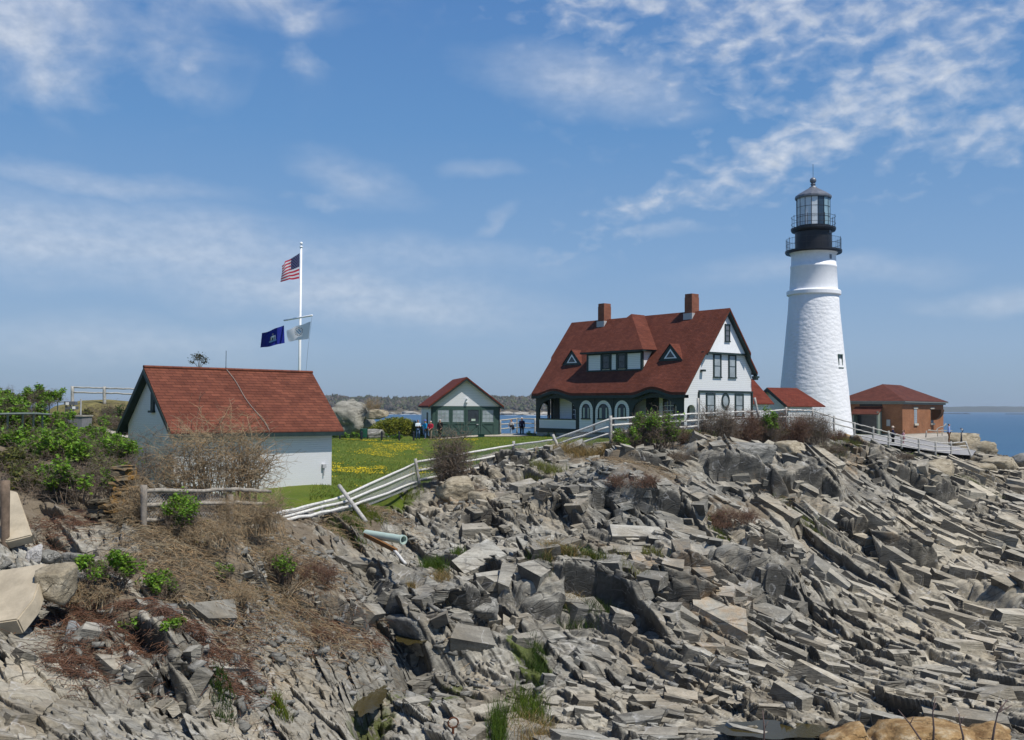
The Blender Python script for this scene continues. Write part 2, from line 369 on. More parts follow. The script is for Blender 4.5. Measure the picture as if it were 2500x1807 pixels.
ledge([(1450, 1240, 42.5), (1485, 1225, 43.4), (1520, 1262, 42)], .9, 2.5, .4)
ledge([(1340, 1245, 41.6), (1370, 1228, 42.4), (1420, 1270, 41)], .9, 2.2, .5)
ledge([(2085, 1300, 51), (2120, 1285, 52), (2150, 1350, 49.5), (2220, 1365, 50), (2290, 1375, 51)], 1.6, 5, .4)
ledge([(1860, 1480, 37.5), (1900, 1470, 38.5), (1945, 1500, 38)], 1.2, 3.5, .4)
ledge([(2090, 1135, 65), (2120, 1128, 66), (2150, 1170, 64)], .9, 2.5, .3)
ledge([(2170, 1195, 65), (2220, 1180, 67), (2280, 1200, 67), (2340, 1210, 69)], 1.5, 4, .3)
ledge([(2280, 1150, 75), (2330, 1140, 78), (2350, 1160, 78)], .8, 2.5, .3)
ledge([(1640, 1395, 36.6), (1720, 1420, 36.8), (1790, 1440, 37), (1830, 1480, 36)], 1.0, 3.5, .4)
ledge([(1830, 1330, 43), (1900, 1320, 44), (1960, 1345, 44)], .7, 2.5, .4)
ledge([(2480, 1490, 45), (2560, 1480, 47)], 1.6, 4, .3)
ledge([(1230, 1130, 48.5), (1290, 1125, 49), (1340, 1150, 48)], .6, 2.5, .3)
ledge([(1490, 1100, 48.2), (1560, 1105, 48.6), (1640, 1120, 49)], .8, 2.5, .3)
ledge([(1080, 1210, 42), (1130, 1195, 43), (1180, 1225, 42)], .8, 3, .4)
ledge([(1140, 1265, 39), (1200, 1250, 40), (1240, 1285, 39)], .7, 3, .4)
ledge([(290, 1635, 19.6), (340, 1628, 19.9), (372, 1680, 19.2)], .55, 2, .5)
ledge([(330, 1730, 18.4), (365, 1722, 18.7), (378, 1770, 18.1)], .45, 1.6, .5)
ledge([(405, 1745, 18.6), (430, 1750, 18.7), (465, 1790, 18.4)], .6, 2, .5)
ledge([(560, 1460, 24), (600, 1440, 24.6), (650, 1450, 24.8)], .5, 2, .4)
ledge([(750, 1500, 25.2), (830, 1470, 26.4), (900, 1480, 27)], .6, 2.2, .4)
POOLS = [(1900, 1778, 120, 26, .6), (905, 1735, 42, 75, 1.0), (1065, 1640, 70, 34, .5), (1000, 1600, 50, 45, .8)]
def H(x, y, full=False):
    b = base_h(x, y); px, py = ppx(x, y, b)
    inl = sdpoly(x, y, LAWN); lawn = sst(-.8, .6, inl)
    soil = np.maximum.reduce([gb(px, py, 580, 1295, 240, 80), gb(px, py, 420, 1395, 190, 100)*.85, gb(px, py, 250, 1540, 150, 70), gb(px, py, 750, 1420, 130, 90, .3), gb(px, py, 120, 1150, 260, 160), gb(px, py, 560, 1620, 90, 40)*.7,
                              gb(px, py, 1700, 1040, 420, 40), gb(px, py, 1560, 1175, 110, 50)*.8, gb(px, py, 1800, 1262, 90, 50)*.8, gb(px, py, 1080, 1170, 90, 45)*.8, gb(px, py, 1450, 1110, 130, 30)*.7, gb(px, py, 860, 1255, 90, 40)])
    slab = np.maximum.reduce([gb(px, py, 60, 1720, 330, 120), gb(px, py, 2300, 1450, 260, 170), gb(px, py, 2420, 1650, 260, 130)*.8, gb(px, py, 1150, 1740, 160, 80)*.8, gb(px, py, 1800, 1640, 90, 70)*.6])
    for cx, cy, wx, wy, d in POOLS: b = b-d*gb(px, py, cx, cy, wx, wy)
    b = b+.75*gb(px, py, 1880, 1850, 190, 32)-.45*gb(px, py, 60, 1450, 110, 80)
    crest = np.maximum.reduce([gb(px, py, 1700, 1055, 330, 42), gb(px, py, 2060, 1070, 140, 36)*.6, gb(px, py, 2230, 1105, 150, 24)*.45, gb(px, py, 380, 1205, 120, 40)*.6])
    b = b-.75*crest
    amp = (1-.55*crest)*(1-.72*np.clip(soil, 0, 1))*(1-.45*slab)*(1-.85*lawn)
    h = fbm(x*.16, y*.16, 3, 4)*1.1*amp; ox = np.zeros_like(h); oy = np.zeros_like(h); cellr = np.zeros_like(h); FA = np.zeros_like(h); FV = np.zeros_like(h); SCP = np.zeros_like(h)
    wx = fbm(x*.22, y*.22, 11, 2)*1.3; wy = fbm(x*.22+9, y*.22, 31, 2)*1.3; w2 = fbm(x*2.3, y*2.3, 41, 3)*.16
    # three structural domains of the folded schist, meeting along ragged faults
    g = px+fbm(x*.3, y*.3, 91, 4)*500-(py-1300)*.25
    W1 = sst(1180, 1200, g); W2 = sst(1745, 1765, g)
    for al, wgt, sd_ in ((50, 1-W1, 0), (38, W1*(1-W2), 300), (32, W2, 600)):
        k_ = wgt > 0
        if not k_.any(): continue
        ca, sa_ = cos(R_(al)), sin(R_(al)); xs = x[k_]+wx[k_]; ys = y[k_]+wy[k_]; A = xs*ca+ys*sa_; V = -xs*sa_+ys*ca
        D = (DS[0]*ca+DS[1]*sa_, -DS[0]*sa_+DS[1]*ca)
        hh_ = 0; ok = 0; cr = 0; scp = np.zeros(xs.shape); j2 = w2[k_]; yk = y[k_]; ak = amp[k_]; sk = slab[k_]
        for i, (sa, sv, L, am) in enumerate(OCT):
            kq = (1.0, 1.2, 1.45)[sd_//300]; sa, sv, L = sa*kq, sv*kq, L*kq; am = am*((1, 1, 1, 1), (1.15, 1.1, .95, .9), (1.2, 1.1, .85, .85))[sd_//300][i]
            jj = 1 if i > 1 else 0; ph = R_((216, 238, 196, 226)[i]+(8, 20, -6)[sd_//300]); S = -(xs*cos(ph)+ys*sin(ph))
            C1, C2, e = vor((A+jj*j2)/sa, (V+jj*j2)/sv, 100+7*i+sd_)
            act = (.2, .3, .45, .5)[i]+1.35*sst(.3, .75, vn(xs*.9/L+3*i, ys*.9/L, 500+i+sd_))
            wm = np.maximum(.025, (.0019, .0021, .0023)[sd_//300]*yk)/L
            def cell(C):
                r1, r2, da, db = C
                fr = ((S+jj*j2)/L+r1*1.15) % 1.0
                up = 1-wm
                sw = np.where(fr > up, (fr-up)/wm, 1-fr/up); sc_ = np.where((fr > up-wm*.3) | (fr < wm*.12), 1.0, 0.0)*np.clip(.4+.9*r2, 0, 1)
                return sc_, am*(sw-.5)*(.4+.75*r2)+am*(.7, 1.1, 1.1, .9)[i]*((r1*7.31) % 1-.5)+am*.16*(da*((r2*5.7) % 1-.5)+db*((r2*9.1) % 1-.5))*2
            wd = np.maximum(.015, (.0013, .0014, .0015, .0016)[i]*yk)/min(sa, sv)
            q = sst(-wd, wd, e)
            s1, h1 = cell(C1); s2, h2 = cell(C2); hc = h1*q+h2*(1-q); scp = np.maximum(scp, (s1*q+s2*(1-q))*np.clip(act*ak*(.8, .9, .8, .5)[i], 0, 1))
            hc = hc-am*(.5, .6, .5, .4)[i]*np.exp(-(e/(wd*1.1+.015))**2)*sst(.4, .6, (C1[1]+C2[1])*.5)
            hc = hc*ak*act*(1 if i > 0 else (1-.3*sk))
            hh_ = hh_+hc; ok = ok+hc*(.45, .6, .6, .5)[i]; cr = cr+(C1[0]-.5)*(.4, .8, .6, .3)[i]
        wk = wgt[k_]; bk_ = (1.0, 1.0, .95)[sd_//300]; h[k_] += hh_*wk*bk_; ox[k_] += ok*wk*DS[0]*bk_; oy[k_] += ok*wk*DS[1]*bk_; cellr[k_] += cr*wk; FA[k_] += A*wk; FV[k_] += V*wk; SCP[k_] = np.maximum(SCP[k_], scp*(wk > .5))
    A, V = FA, FV
    for L, hh, bk, ov in LEDGES:
        c = L.mean(0); near = (np.abs(x-c[0]) < 9) & (np.abs(y-c[1]) < 9)
        if not near.any(): continue
        xs = x[near]; ys = y[near]; wob = fbm(xs*.8, ys*.8, 77, 3)*.5
        best = np.full(xs.shape, 1e9); sg = np.zeros(xs.shape); nx = sg.copy(); ny = sg.copy(); tt = sg.copy(); cum = 0; tot = np.linalg.norm(np.diff(L, axis=0), axis=1).sum()
        for a, q in zip(L[:-1], L[1:]):
            e = q-a; ln = np.linalg.norm(e); t = ((xs-a[0])*e[0]+(ys-a[1])*e[1])/ln**2; tc = np.clip(t, 0, 1)
            ddx = xs-a[0]-tc*e[0]; ddy = ys-a[1]-tc*e[1]; d = np.hypot(ddx, ddy); n = np.array([-e[1], e[0]])/ln   # left normal = uphill
            s = (xs-a[0])*n[0]+(ys-a[1])*n[1]
            m = d < best; best = np.where(m, d, best); sg = np.where(m, np.sign(s), sg); nx = np.where(m, n[0], nx); ny = np.where(m, n[1], ny)
            tt = np.where(m, (cum+tc*ln)/tot, tt); cum += ln
        sd = best*sg+wob; endf = np.sqrt(np.clip(1-(2*tt-1)**4, 0, 1))*sst(.0, .3, 1.2-np.maximum(0, best-0)/bk)
        up = sst(-.12, .22, sd); bb = .9*hh*(up*np.exp(-(np.maximum(sd, 0)/bk)**1.3)-.35*(1-up)*np.exp(-(sd/.9)**2))*endf
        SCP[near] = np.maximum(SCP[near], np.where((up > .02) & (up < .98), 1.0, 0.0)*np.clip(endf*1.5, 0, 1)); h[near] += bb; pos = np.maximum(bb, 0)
        ox[near] -= pos*ov*nx; oy[near] -= pos*ov*ny
    h += fbm(x*3.1, y*3.1, 55, 3)*.05*(amp*.8+.3)
    z = b+h-.35*lawn
    if not full: return z
    tan = np.clip(np.maximum.reduce([gb(px, py, 2300, 1420, 300, 260), gb(px, py, 60, 1720, 300, 110)*.6, gb(px, py, 2400, 1160, 200, 80), gb(px, py, 1130, 1220, 110, 60)*.8, gb(px, py, 1900, 1120, 120, 50)*.6, gb(px, py, 1950, 1650, 200, 80)*.5, gb(px, py, 1420, 1720, 150, 80)*.35]), 0, 1)
    rust = np.maximum.reduce([gb(px, py, 1130, 1230, 60, 30), gb(px, py, 1625, 1440, 70, 30), gb(px, py, 2085, 1110, 20, 50), gb(px, py, 1750, 1520, 50, 60)*.7, gb(px, py, 1105, 1790, 26, 8)*1.3])
    moss = np.maximum.reduce([gb(px, py, 1390, 1400, 75, 35), gb(px, py, 1300, 1600, 40, 50), gb(px, py, 1060, 1660, 120, 40)*.8, gb(px, py, 905, 1745, 60, 80)*.8, gb(px, py, 2180, 1085, 130, 14, .15), gb(px, py, 1600, 1440, 10, 10)*0, gb(px, py, 930, 1235, 90, 16, -.35)])
    return z, ox, oy, dict(soil=soil*(1-.2*lawn), tan=tan, rust=rust, moss=moss, cellr=cellr, fa=A, fv=V, scarp=SCP, lich=np.clip(np.maximum.reduce([gb(px, py, 1500, 1500, 260, 130), gb(px, py, 1800, 1180, 200, 70), gb(px, py, 1560, 1230, 260, 60), gb(px, py, 1000, 1520, 200, 130)*.8, gb(px, py, 2150, 1200, 160, 50)*.7, gb(px, py, 2080, 1370, 200, 50)*.7, gb(px, py, 1880, 1480, 120, 60)]), 0, 1), wet=np.maximum.reduce([gb(px, py, c[0], c[1], c[2]*1.1, c[3]*1.1) for c in POOLS]))
def joint_blocks(N, seed):
    # angular slabs of the bedrock, bedded with the ledges: oriented parallelepipeds with jittered corners
    r_ = np.random.default_rng(seed); n0 = N*4
    t_ = -.62+1.24*r_.random(n0); Yq = 13+(92-13)*r_.random(n0)**1.25; x = t_*Yq; y = Yq
    z, ox, oy, at = H(x, y, True); px, py = ppx(x, y, z)
    inl = sdpoly(x, y, LAWN); rug = .35+.9*sst(.3, .65, vn(x*.35, y*.35, 901))
    slabm = np.maximum(gb(px, py, 60, 1720, 330, 120), gb(px, py, 2300, 1450, 260, 170)*.75)
    pr = np.clip(1.15-1.25*at['soil'], .06, 1)*rug*(1-.8*slabm)*(inl < -1.3)*(1-at['wet'])*(.45+.55*sst(1000, 1300, px))*np.where((px < 1010) & (py < 1330), .25, 1.0)*(1-.35*sst(1750, 2050, px))*np.where((px < 210) & (py > 1300) & (py < 1570), 0.0, 1.0)
    k = r_.random(n0) < pr*np.clip(Yq/45, .5, 1.3); k &= (py > 1040) & (py < 1900)
    x, y, z, px, py = x[k][:N], y[k][:N], z[k][:N], px[k][:N], py[k][:N]; at = {q: v[k][:N] for q, v in at.items()}; n = len(x); slabm = slabm[k][:N]
    gx = (base_h(x+.6, y)-base_h(x-.6, y))/1.2; gy = (base_h(x, y+.6)-base_h(x, y-.6))/1.2
    nrm = np.stack([-gx, -gy, np.ones(n)], 1)+r_.normal(size=(n, 3))*[.085, .085, .0]; nrm[:, 0] += fbm(x*.22, y*.22, 811, 3)*.65; nrm[:, 1] += fbm(x*.22+7, y*.22, 831, 3)*.6-.05; nrm /= np.linalg.norm(nrm, axis=1, keepdims=True)
    al = R_(52-78*1)*0+R_(1)*np.interp(px+fbm(x*.3, y*.3, 91, 3)*300, [900, 1250, 1500, 1800, 2100], [52, 40, 14, -22, -34])+r_.normal(size=n)*.13+(r_.random(n) < .12)*.8
    e1 = np.stack([np.cos(al), np.sin(al), np.zeros(n)], 1); e1 -= nrm*(e1*nrm).sum(1, keepdims=True); e1 /= np.linalg.norm(e1, axis=1, keepdims=True); e2 = np.cross(nrm, e1)
    L = .50*np.exp(r_.normal(size=n)*.60)*(y/34)**.55*(1+.5*slabm); L = np.minimum(L, 2.1*(y/34)**.4); L = np.where(inl[k][:N] > -3.5, L*.6, L); Wd = L*(.24+.34*r_.random(n)); T = Wd*(.45+.6*r_.random(n))
    c = np.stack([x+ox[k][:N] if False else x, y, z], 1)+nrm*(T*(-.84+.42*r_.random(n)))[:, None]
    sg = np.array([[-1, -1, -1], [1, -1, -1], [1, 1, -1], [-1, 1, -1], [-1, -1, 1], [1, -1, 1], [1, 1, 1], [-1, 1, 1]], float)
    q = sg[None]*(1+r_.normal(size=(n, 8, 3))*[.22, .22, .09]); q[:, 4:, :2] *= (.80+.18*r_.random((n, 1, 2)))
    P8 = c[:, None]+q[..., :1]*(L[:, None, None]*.5)*e1[:, None]+q[..., 1:2]*(Wd[:, None, None]*.5)*e2[:, None]+q[..., 2:]*(T[:, None, None]*.9)*nrm[:, None]
    fc = np.array([[4, 5, 6, 7], [0, 1, 5, 4], [1, 2, 6, 5], [2, 3, 7, 6], [3, 0, 4, 7]])
    V = P8[:, fc].reshape(-1, 3); F = np.arange(len(V)).reshape(-1, 4)
    return finish_blocks(P8, fc, V, F, at, n, r_)
def finish_blocks(P8, fc, V, F, at, n, r_):
    fn = np.cross(P8[:, fc[:, 1]]-P8[:, fc[:, 0]], P8[:, fc[:, 3]]-P8[:, fc[:, 0]]); fn /= np.linalg.norm(fn, axis=2, keepdims=True)+1e-9
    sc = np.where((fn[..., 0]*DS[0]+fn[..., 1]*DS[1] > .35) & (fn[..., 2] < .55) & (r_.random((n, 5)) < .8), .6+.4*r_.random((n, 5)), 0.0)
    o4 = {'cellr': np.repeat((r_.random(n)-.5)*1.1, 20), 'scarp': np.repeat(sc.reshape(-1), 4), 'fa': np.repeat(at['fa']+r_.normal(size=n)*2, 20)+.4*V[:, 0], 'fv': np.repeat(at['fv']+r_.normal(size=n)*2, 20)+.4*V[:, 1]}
    for q_ in ('soil', 'tan', 'rust', 'moss', 'wet', 'lich'): o4[q_] = np.repeat(at[q_]*{'soil': 0, 'moss': .35}.get(q_, 1), 20)
    return V, F, o4
NC, NR = 1420, 1800
tx = np.linspace(-.80, .80, NC); ty = (np.exp(np.linspace(0, 1, NR)*math.log(.126/.0285))*.0285-.02)/.001
GX = (tx[None, :]*ty[:, None]).ravel(); GY = np.repeat(ty, NC)
gz, gox, goy, gat = H(GX, GY, True)
VV = np.stack([GX+gox, GY+goy, gz], 1)
ii = (np.arange(NR-1)[:, None]*NC+np.arange(NC-1)[None, :]).ravel()
FF = np.stack([ii, ii+1, ii+NC+1, ii+NC], 1)
def ledge_blocks(seed):
    # the big overhanging blocks that stand along each ledge lip
    r_ = np.random.default_rng(seed); Q = []
    for Lp, hh, bk, ov in LEDGES:
        seg = np.linalg.norm(np.diff(Lp, axis=0), axis=1); tot = seg.sum(); pos = 0.0
        while pos < tot:
            hq = hh*(.22+.24*r_.random()); w_ = hq*(.8+1.0*r_.random()); m = pos+w_/2; i = min(int(np.searchsorted(np.cumsum(seg), m)), len(seg)-1); u = np.clip((m-(np.cumsum(seg)[i]-seg[i]))/seg[i], 0, 1)
            p = Lp[i]*(1-u)+Lp[i+1]*u; e = (Lp[i+1]-Lp[i])/seg[i]; a = r_.normal()*.22; e = np.array([e[0]*cos(a)-e[1]*sin(a), e[0]*sin(a)+e[1]*cos(a)]); nl = np.array([-e[1], e[0]]); dp = hq*(.9+.9*r_.random()); ht = hq*(.7+.5*r_.random())
            c = p+nl*(hh*(-.35+.9*r_.random())); zb = float(base_h(np.array([p[0]]), np.array([p[1]]))[0])
            zc = float(H(np.array([c[0]]), np.array([c[1]]))[0]); Q.append((c[0], c[1], zc-ht*.12+ht*.15*r_.normal(), e, nl, w_*1.12, dp, ht)); pos += w_*(.35+.3*r_.random())
    n = len(Q); x = np.array([q[0] for q in Q]); y = np.array([q[1] for q in Q]); z = np.array([q[2] for q in Q]); E = np.array([q[3] for q in Q]); Nl = np.array([q[4] for q in Q]); D3 = np.array([q[5:] for q in Q])
    up = np.concatenate([-Nl*(.22+.25*r_.random((n, 1)))+r_.normal(size=(n, 2))*.10, np.ones((n, 1))], 1); up /= np.linalg.norm(up, axis=1, keepdims=True)
    e1 = np.concatenate([E, r_.normal(size=(n, 1))*.12], 1); e1 -= up*(e1*up).sum(1, keepdims=True); e1 /= np.linalg.norm(e1, axis=1, keepdims=True); e2 = np.cross(up, e1)
    sg = np.array([[-1, -1, -1], [1, -1, -1], [1, 1, -1], [-1, 1, -1], [-1, -1, 1], [1, -1, 1], [1, 1, 1], [-1, 1, 1]], float); q = sg[None]*(1+r_.normal(size=(n, 8, 3))*[.18, .18, .15]); q[:, :4, :2] *= .9
    P8 = np.stack([x, y, z], 1)[:, None]+q[..., :1]*D3[:, None, :1]*.5*e1[:, None]+q[..., 1:2]*D3[:, None, 1:2]*.5*e2[:, None]+q[..., 2:]*D3[:, None, 2:]*.5*up[:, None]
    fc = np.array([[4, 5, 6, 7], [0, 1, 5, 4], [1, 2, 6, 5], [2, 3, 7, 6], [3, 0, 4, 7]]); V = P8[:, fc].reshape(-1, 3); F = np.arange(len(V)).reshape(-1, 4)
    at = H(x, y, True)[3]
    return finish_blocks(P8, fc, V, F, at, n, r_)
BV, BF, BA = joint_blocks(2600, 5); LV, LF, LA = ledge_blocks(9); BF = np.concatenate([BF, LF+len(BV)]); BV = np.concatenate([BV, LV]); BA = {q: np.concatenate([v, LA[q]]) for q, v in BA.items()}; _px, _py = ppx(GX, GY, base_h(GX, GY)); VV[:, 2] -= .11*np.clip(1-1.6*gat['soil'], 0, 1)*(sdpoly(GX, GY, LAWN) < -1.2)*sst(1000, 1250, _px)*np.clip(GY/38, .5, 1.4); FF = np.concatenate([FF, BF+len(VV)]); VV = np.concatenate([VV, BV]); gat = {q: np.concatenate([v, BA[q]]) for q, v in gat.items()}
t = NT('rock'); o = t.objc()
fa, fv = t.attr('fa'), t.attr('fv'); ox_, oy_, oz_ = t.sep(o)
fol = t.comb(t.math('MULTIPLY', fa, .9), t.math('MULTIPLY', t.math('ADD', fv, t.math('MULTIPLY', oz_, .85)), 2.7), t.math('MULTIPLY', oz_, 1.2))
n_f = t.noise(fol, 1.6, 8, .62, .6); n_f2 = t.noise(fol, 6, 6, .6, .4)
n_b = t.noise(o, .33, 6, .6); n_m = t.noise(o, 2.2, 7, .65); n_s = t.noise(o, 14, 5, .7)
c = t.ramp(n_f, [(.26, (.12, .115, .10)), (.42, (.25, .24, .208)), (.56, (.355, .342, .295)), (.74, (.49, .473, .412))])
c = t.mix(t.ramp(n_b, [(.40, 0.0), (.60, .7)]), c, t.mix(n_f, (.19, .16, .11), (.40, .35, .265)))
c = t.mix(t.math('MULTIPLY', t.attr('tan'), t.ramp(n_m, [(.25, .55), (.6, .95)])), c, t.mix(n_f, (.29, .25, .18), (.56, .50, .385)))
c = t.mix(t.ramp(t.noise(t.comb(t.math('MULTIPLY', t.attr('cellr'), 37.0), 0.0, 0.0), 1.0, 2), [(.5, 0.0), (.68, .6)]), c, t.mix(n_f, (.22, .175, .115), (.44, .37, .27)))
c = t.mix(1.0, c, t.ramp(t.math('ADD', t.attr('cellr'), .5), [(.0, .66), (.5, 1.0), (1.0, 1.22)]), 'MULTIPLY')
c = t.mix(1.0, c, t.ramp(n_s, [(.3, .80), (.7, 1.15)]), 'MULTIPLY')
c = t.mix(1.0, c, t.ramp(n_m, [(.3, .82), (.7, 1.12)]), 'MULTIPLY')
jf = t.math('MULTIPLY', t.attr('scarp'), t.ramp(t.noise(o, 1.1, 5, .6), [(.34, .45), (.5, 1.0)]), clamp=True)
c = t.mix(t.math('MULTIPLY', jf, .94), c, t.mix(n_s, (.025, .024, .022), (.06, .055, .047)))  # near-black steep faces: dark weathering, with their shade put into the colour
cv_ = t.n('ShaderNodeTexVoronoi', feature='DISTANCE_TO_EDGE'); cv_.inputs['Scale'].default_value = 1.0; nzc = t.n('ShaderNodeTexNoise'); nzc.inputs['Scale'].default_value = 1.4; nzc.inputs['Detail'].default_value = 4; t.l(o, nzc.inputs['Vector'])
t.l(t.mix(.35, t.comb(t.math('MULTIPLY', fa, 1.1), t.math('MULTIPLY', t.math('ADD', fv, t.math('MULTIPLY', oz_, .8)), 2.3), t.math('MULTIPLY', oz_, 1.3)), nzc.outputs['Color'], 'ADD'), cv_.inputs['Vector'])
crk = t.ramp(cv_.outputs['Distance'], [(.0, 1.0), (.035, 0.0)]); crk = t.math('MULTIPLY', crk, t.ramp(t.noise(o, .8, 3), [(.42, 0.0), (.58, 1.0)]))
c = t.mix(t.math('MULTIPLY', crk, .6), c, (.05, .045, .04))  # crack lines darkened in the colour for the shade inside them
c = t.mix(t.math('MULTIPLY', t.attr('lich'), t.ramp(n_m, [(.3, .85), (.62, .25)])), c, t.mix(n_f, (.075, .073, .066), (.20, .195, .175)))
vein = t.ramp(t.noise(t.mapv(o, (1, 1, 1), (4, 2, 8)), .55, 3, .5, 1.5), [(.488, 0.0), (.5, .8), (.512, 0.0)])
c = t.mix(t.math('MULTIPLY', vein, t.ramp(n_m, [(.45, 0.0), (.6, .7)])), c, (.55, .54, .52))
rn = t.math('MULTIPLY', t.math('ADD', t.attr('rust'), t.ramp(n_b, [(.56, 0.0), (.72, .4)])), t.ramp(n_m, [(.42, 0.0), (.66, .9)]), clamp=True)
c = t.mix(rn, c, t.mix(n_f2, (.17, .085, .03), (.38, .24, .11)))
drk = t.ramp(t.noise(o, 1.3, 6, .7), [(.60, 0.0), (.70, .75)])
c = t.mix(t.math('MULTIPLY', drk, .7), c, (.09, .087, .08))
sf = t.math('MULTIPLY', t.attr('soil'), t.ramp(t.noise(o, 1.9, 6, .65), [(.3, .35), (.55, 1.25)]), clamp=True)
c = t.mix(t.ramp(sf, [(.35, 0.0), (.55, 1.0)]), c, t.mix(n_m, t.mix(n_s, (.075, .058, .04), (.14, .11, .075)), t.mix(n_s, (.17, .14, .10), (.30, .245, .175))))
mf = t.math('MULTIPLY', t.attr('moss'), t.ramp(n_m, [(.35, .2), (.55, 1.5)]), clamp=True)
c = t.mix(t.ramp(mf, [(.35, 0.0), (.6, .9)]), c, t.mix(n_s, (.045, .06, .012), (.12, .15, .03)))
wet = t.math('MULTIPLY', t.attr('wet'), .8, clamp=True)
c = t.mix(wet, c, t.mix(.45, c, (.05, .04, .02)))
hb = t.math('ADD', t.math('MULTIPLY', t.math('SUBTRACT', n_f, t.math('MULTIPLY', crk, .6)), .7), t.math('ADD', t.math('MULTIPLY', n_f2, .4), t.math('MULTIPLY', n_s, .25)))
t.bsdf(c, t.math('SUBTRACT', .9, t.math('MULTIPLY', wet, .45)), .2, t.bump(hb, .85, .09)); MATS['rock'] = t.mat
terrain = mesh_obj('rocky_terrain', VV, FF, MATS['rock'], None, None, False, gat)
tag(terrain, 'jagged grey and tan schist ledges sloping below the lighthouse', None, None, 'structure')
def hit(px, py, y0=12.0, y1=112.0):
    # where the sight line through a photo pixel meets the ground
    Y = np.linspace(y0, y1, 1500); d = P(px, py, 1.0); z = H(d[0]*Y, Y)
    k = np.nonzero(d[2]*Y < z)[0]; k = k[0] if len(k) else len(Y)-1
    return np.array([d[0]*Y[k], Y[k], z[k]])
def gz_at(x, y): return H(np.atleast_1d(np.asarray(x, float)), np.atleast_1d(np.asarray(y, float)))
def base_at(x, y): return base_h(np.atleast_1d(np.asarray(x, float)), np.atleast_1d(np.asarray(y, float)))
# lawn sheet
lx = np.linspace(-.75, .6, 420); ly = np.exp(np.linspace(math.log(31), math.log(116), 260))
X = (lx[None, :]*ly[:, None]).ravel(); Y = np.repeat(ly, 420); Z = base_h(X, Y)+fbm(X*.5, Y*.5, 5, 3)*.1
sd = sdpoly(X, Y, LAWN); Z = Z-.7*(1-sst(-.9, .35, sd))+.03
ii = (np.arange(259)[:, None]*420+np.arange(419)[None, :]).ravel(); F4 = np.stack([ii, ii+1, ii+421, ii+420], 1)
F4 = F4[(sd[F4] > -1.2).all(1)]
t = NT('lawn'); o = t.objc()
n = t.noise(o, .35, 5, .6); n2 = t.noise(o, 3.5, 6, .7); n3 = t.noise(t.mapv(o, (1, .5, 1)), 30, 4, .7)
c = t.mix(t.ramp(n, [(.35, 0.0), (.65, 1.0)]), (.068, .115, .013), (.12, .15, .022))
c = t.mix(t.ramp(n2, [(.5, 0.0), (.75, .6)]), c, (.16, .15, .035))
c = t.mix(1.0, c, t.ramp(n3, [(.3, .7), (.7, 1.25)]), 'MULTIPLY')
t.bsdf(c, .9, .1, t.bump(n3, .8, .05)); MATS['lawn'] = t.mat
lawn = mesh_obj('lawn', np.stack([X, Y, Z], 1), F4, MATS['lawn'], None, None, True); tag(lawn, 'mown green lawn on the headland', None, None, 'structure')
def lawn_z(x, y): return float(base_at(x, y)[0]+fbm(np.array([x*.5]), np.array([y*.5]), 5, 3)[0]*.1+.03)
# sea
t = NT('sea'); o = t.objc(); w1 = t.noise(t.mapv(o, (.10, .22, 1)), 1.0, 6, .65); w2 = t.noise(t.mapv(o, (.011, .03, 1)), 1.0, 5, .6)
c = t.mix(t.ramp(w2, [(.35, 0.0), (.65, 1.0)]), (.020, .075, .15), (.03, .10, .17))
t.bsdf(c, .32, .32, t.bump(w1, .7, 2.2)); MATS['sea'] = t.mat
sea = mesh_obj('sea', [(-40000, 60, -12), (40000, 60, -12), (40000, 45000, -12), (-40000, 45000, -12)], [(0, 1, 2, 3)], MATS['sea']); tag(sea, 'deep blue sea reaching to the horizon', None, None, 'structure')
# ------------------------------------------------------------------ building materials
WHITE = (.84, .845, .85); GREEN = (.020, .036, .034); GREEN2 = (.045, .085, .07)
m_white = plain('white_paint', WHITE, .5, .3, .05, 3)
m_clap = m_siding('white_clapboard', WHITE, .145, .02, .55)
m_wbrick = m_siding('painted_brick', (.86, .86, .865), .085, .022, .85)
m_green = plain('dark_green_paint', GREEN, .5, .3, .2, 4)
m_green2 = plain('green_door_paint', GREEN2, .5, .3, .12, 4)
m_roof = m_shingle('red_shingles', (.125, .038, .023), (.165, .052, .032), (.085, .027, .018), .3, .14, R_(53), .22)
m_roofs = m_shingle('red_tab_shingles', (.135, .045, .028), (.205, .07, .041), (.085, .03, .02), .36, .15, R_(44), .28)
m_roofb = m_shingle('brown_red_shingles', (.105, .036, .025), (.14, .05, .034), (.08, .022, .016), .3, .15, R_(30), .25)
m_brick_o = m_brick('orange_brick', (.29, .105, .042), (.37, .145, .062), (.27, .19, .13))
m_brick_c = m_brick('chimney_brick', (.22, .065, .035), (.30, .10, .055), (.22, .15, .11))
m_glass = plain('window_glass', (.035, .045, .055), .08, .5, .3, 2)
m_curtain = plain('pale_glass', (.30, .34, .36), .12, .5, .25, 1.5)
m_black = plain('black_iron', (.012, .013, .017), .45, .4, .2, 5)
m_lead = plain('grey_metal', (.16, .17, .19), .45, .5, .2, 3, .3)
m_conc = plain('concrete', (.36, .33, .28), .9, .2, .18, 1.7, 0, .3)
m_flash = plain('grey_flashing', (.42, .42, .42), .5, .4, .1)
class FB(MB):
    # builder on a wall face: a along, b up, c outward
    def __init__(s, o, ea, ec, eb=(0, 0, 1)):
        super().__init__(); s.o = np.array(o, float); s.A = np.array(ea, float); s.B = np.array(eb, float); s.C = np.array(ec, float)
    def add(s, V, F, m=0, col=None):
        return super().add([s.o+p[0]*s.A+p[1]*s.C*-1+p[2]*s.B for p in V], F, m, col)   # y of box() is depth into the wall
    def rect(s, a0, a1, b0, b1, c0, c1, m=0): return s.box(a0, a1, -c1, -c0, b0, b1, m)
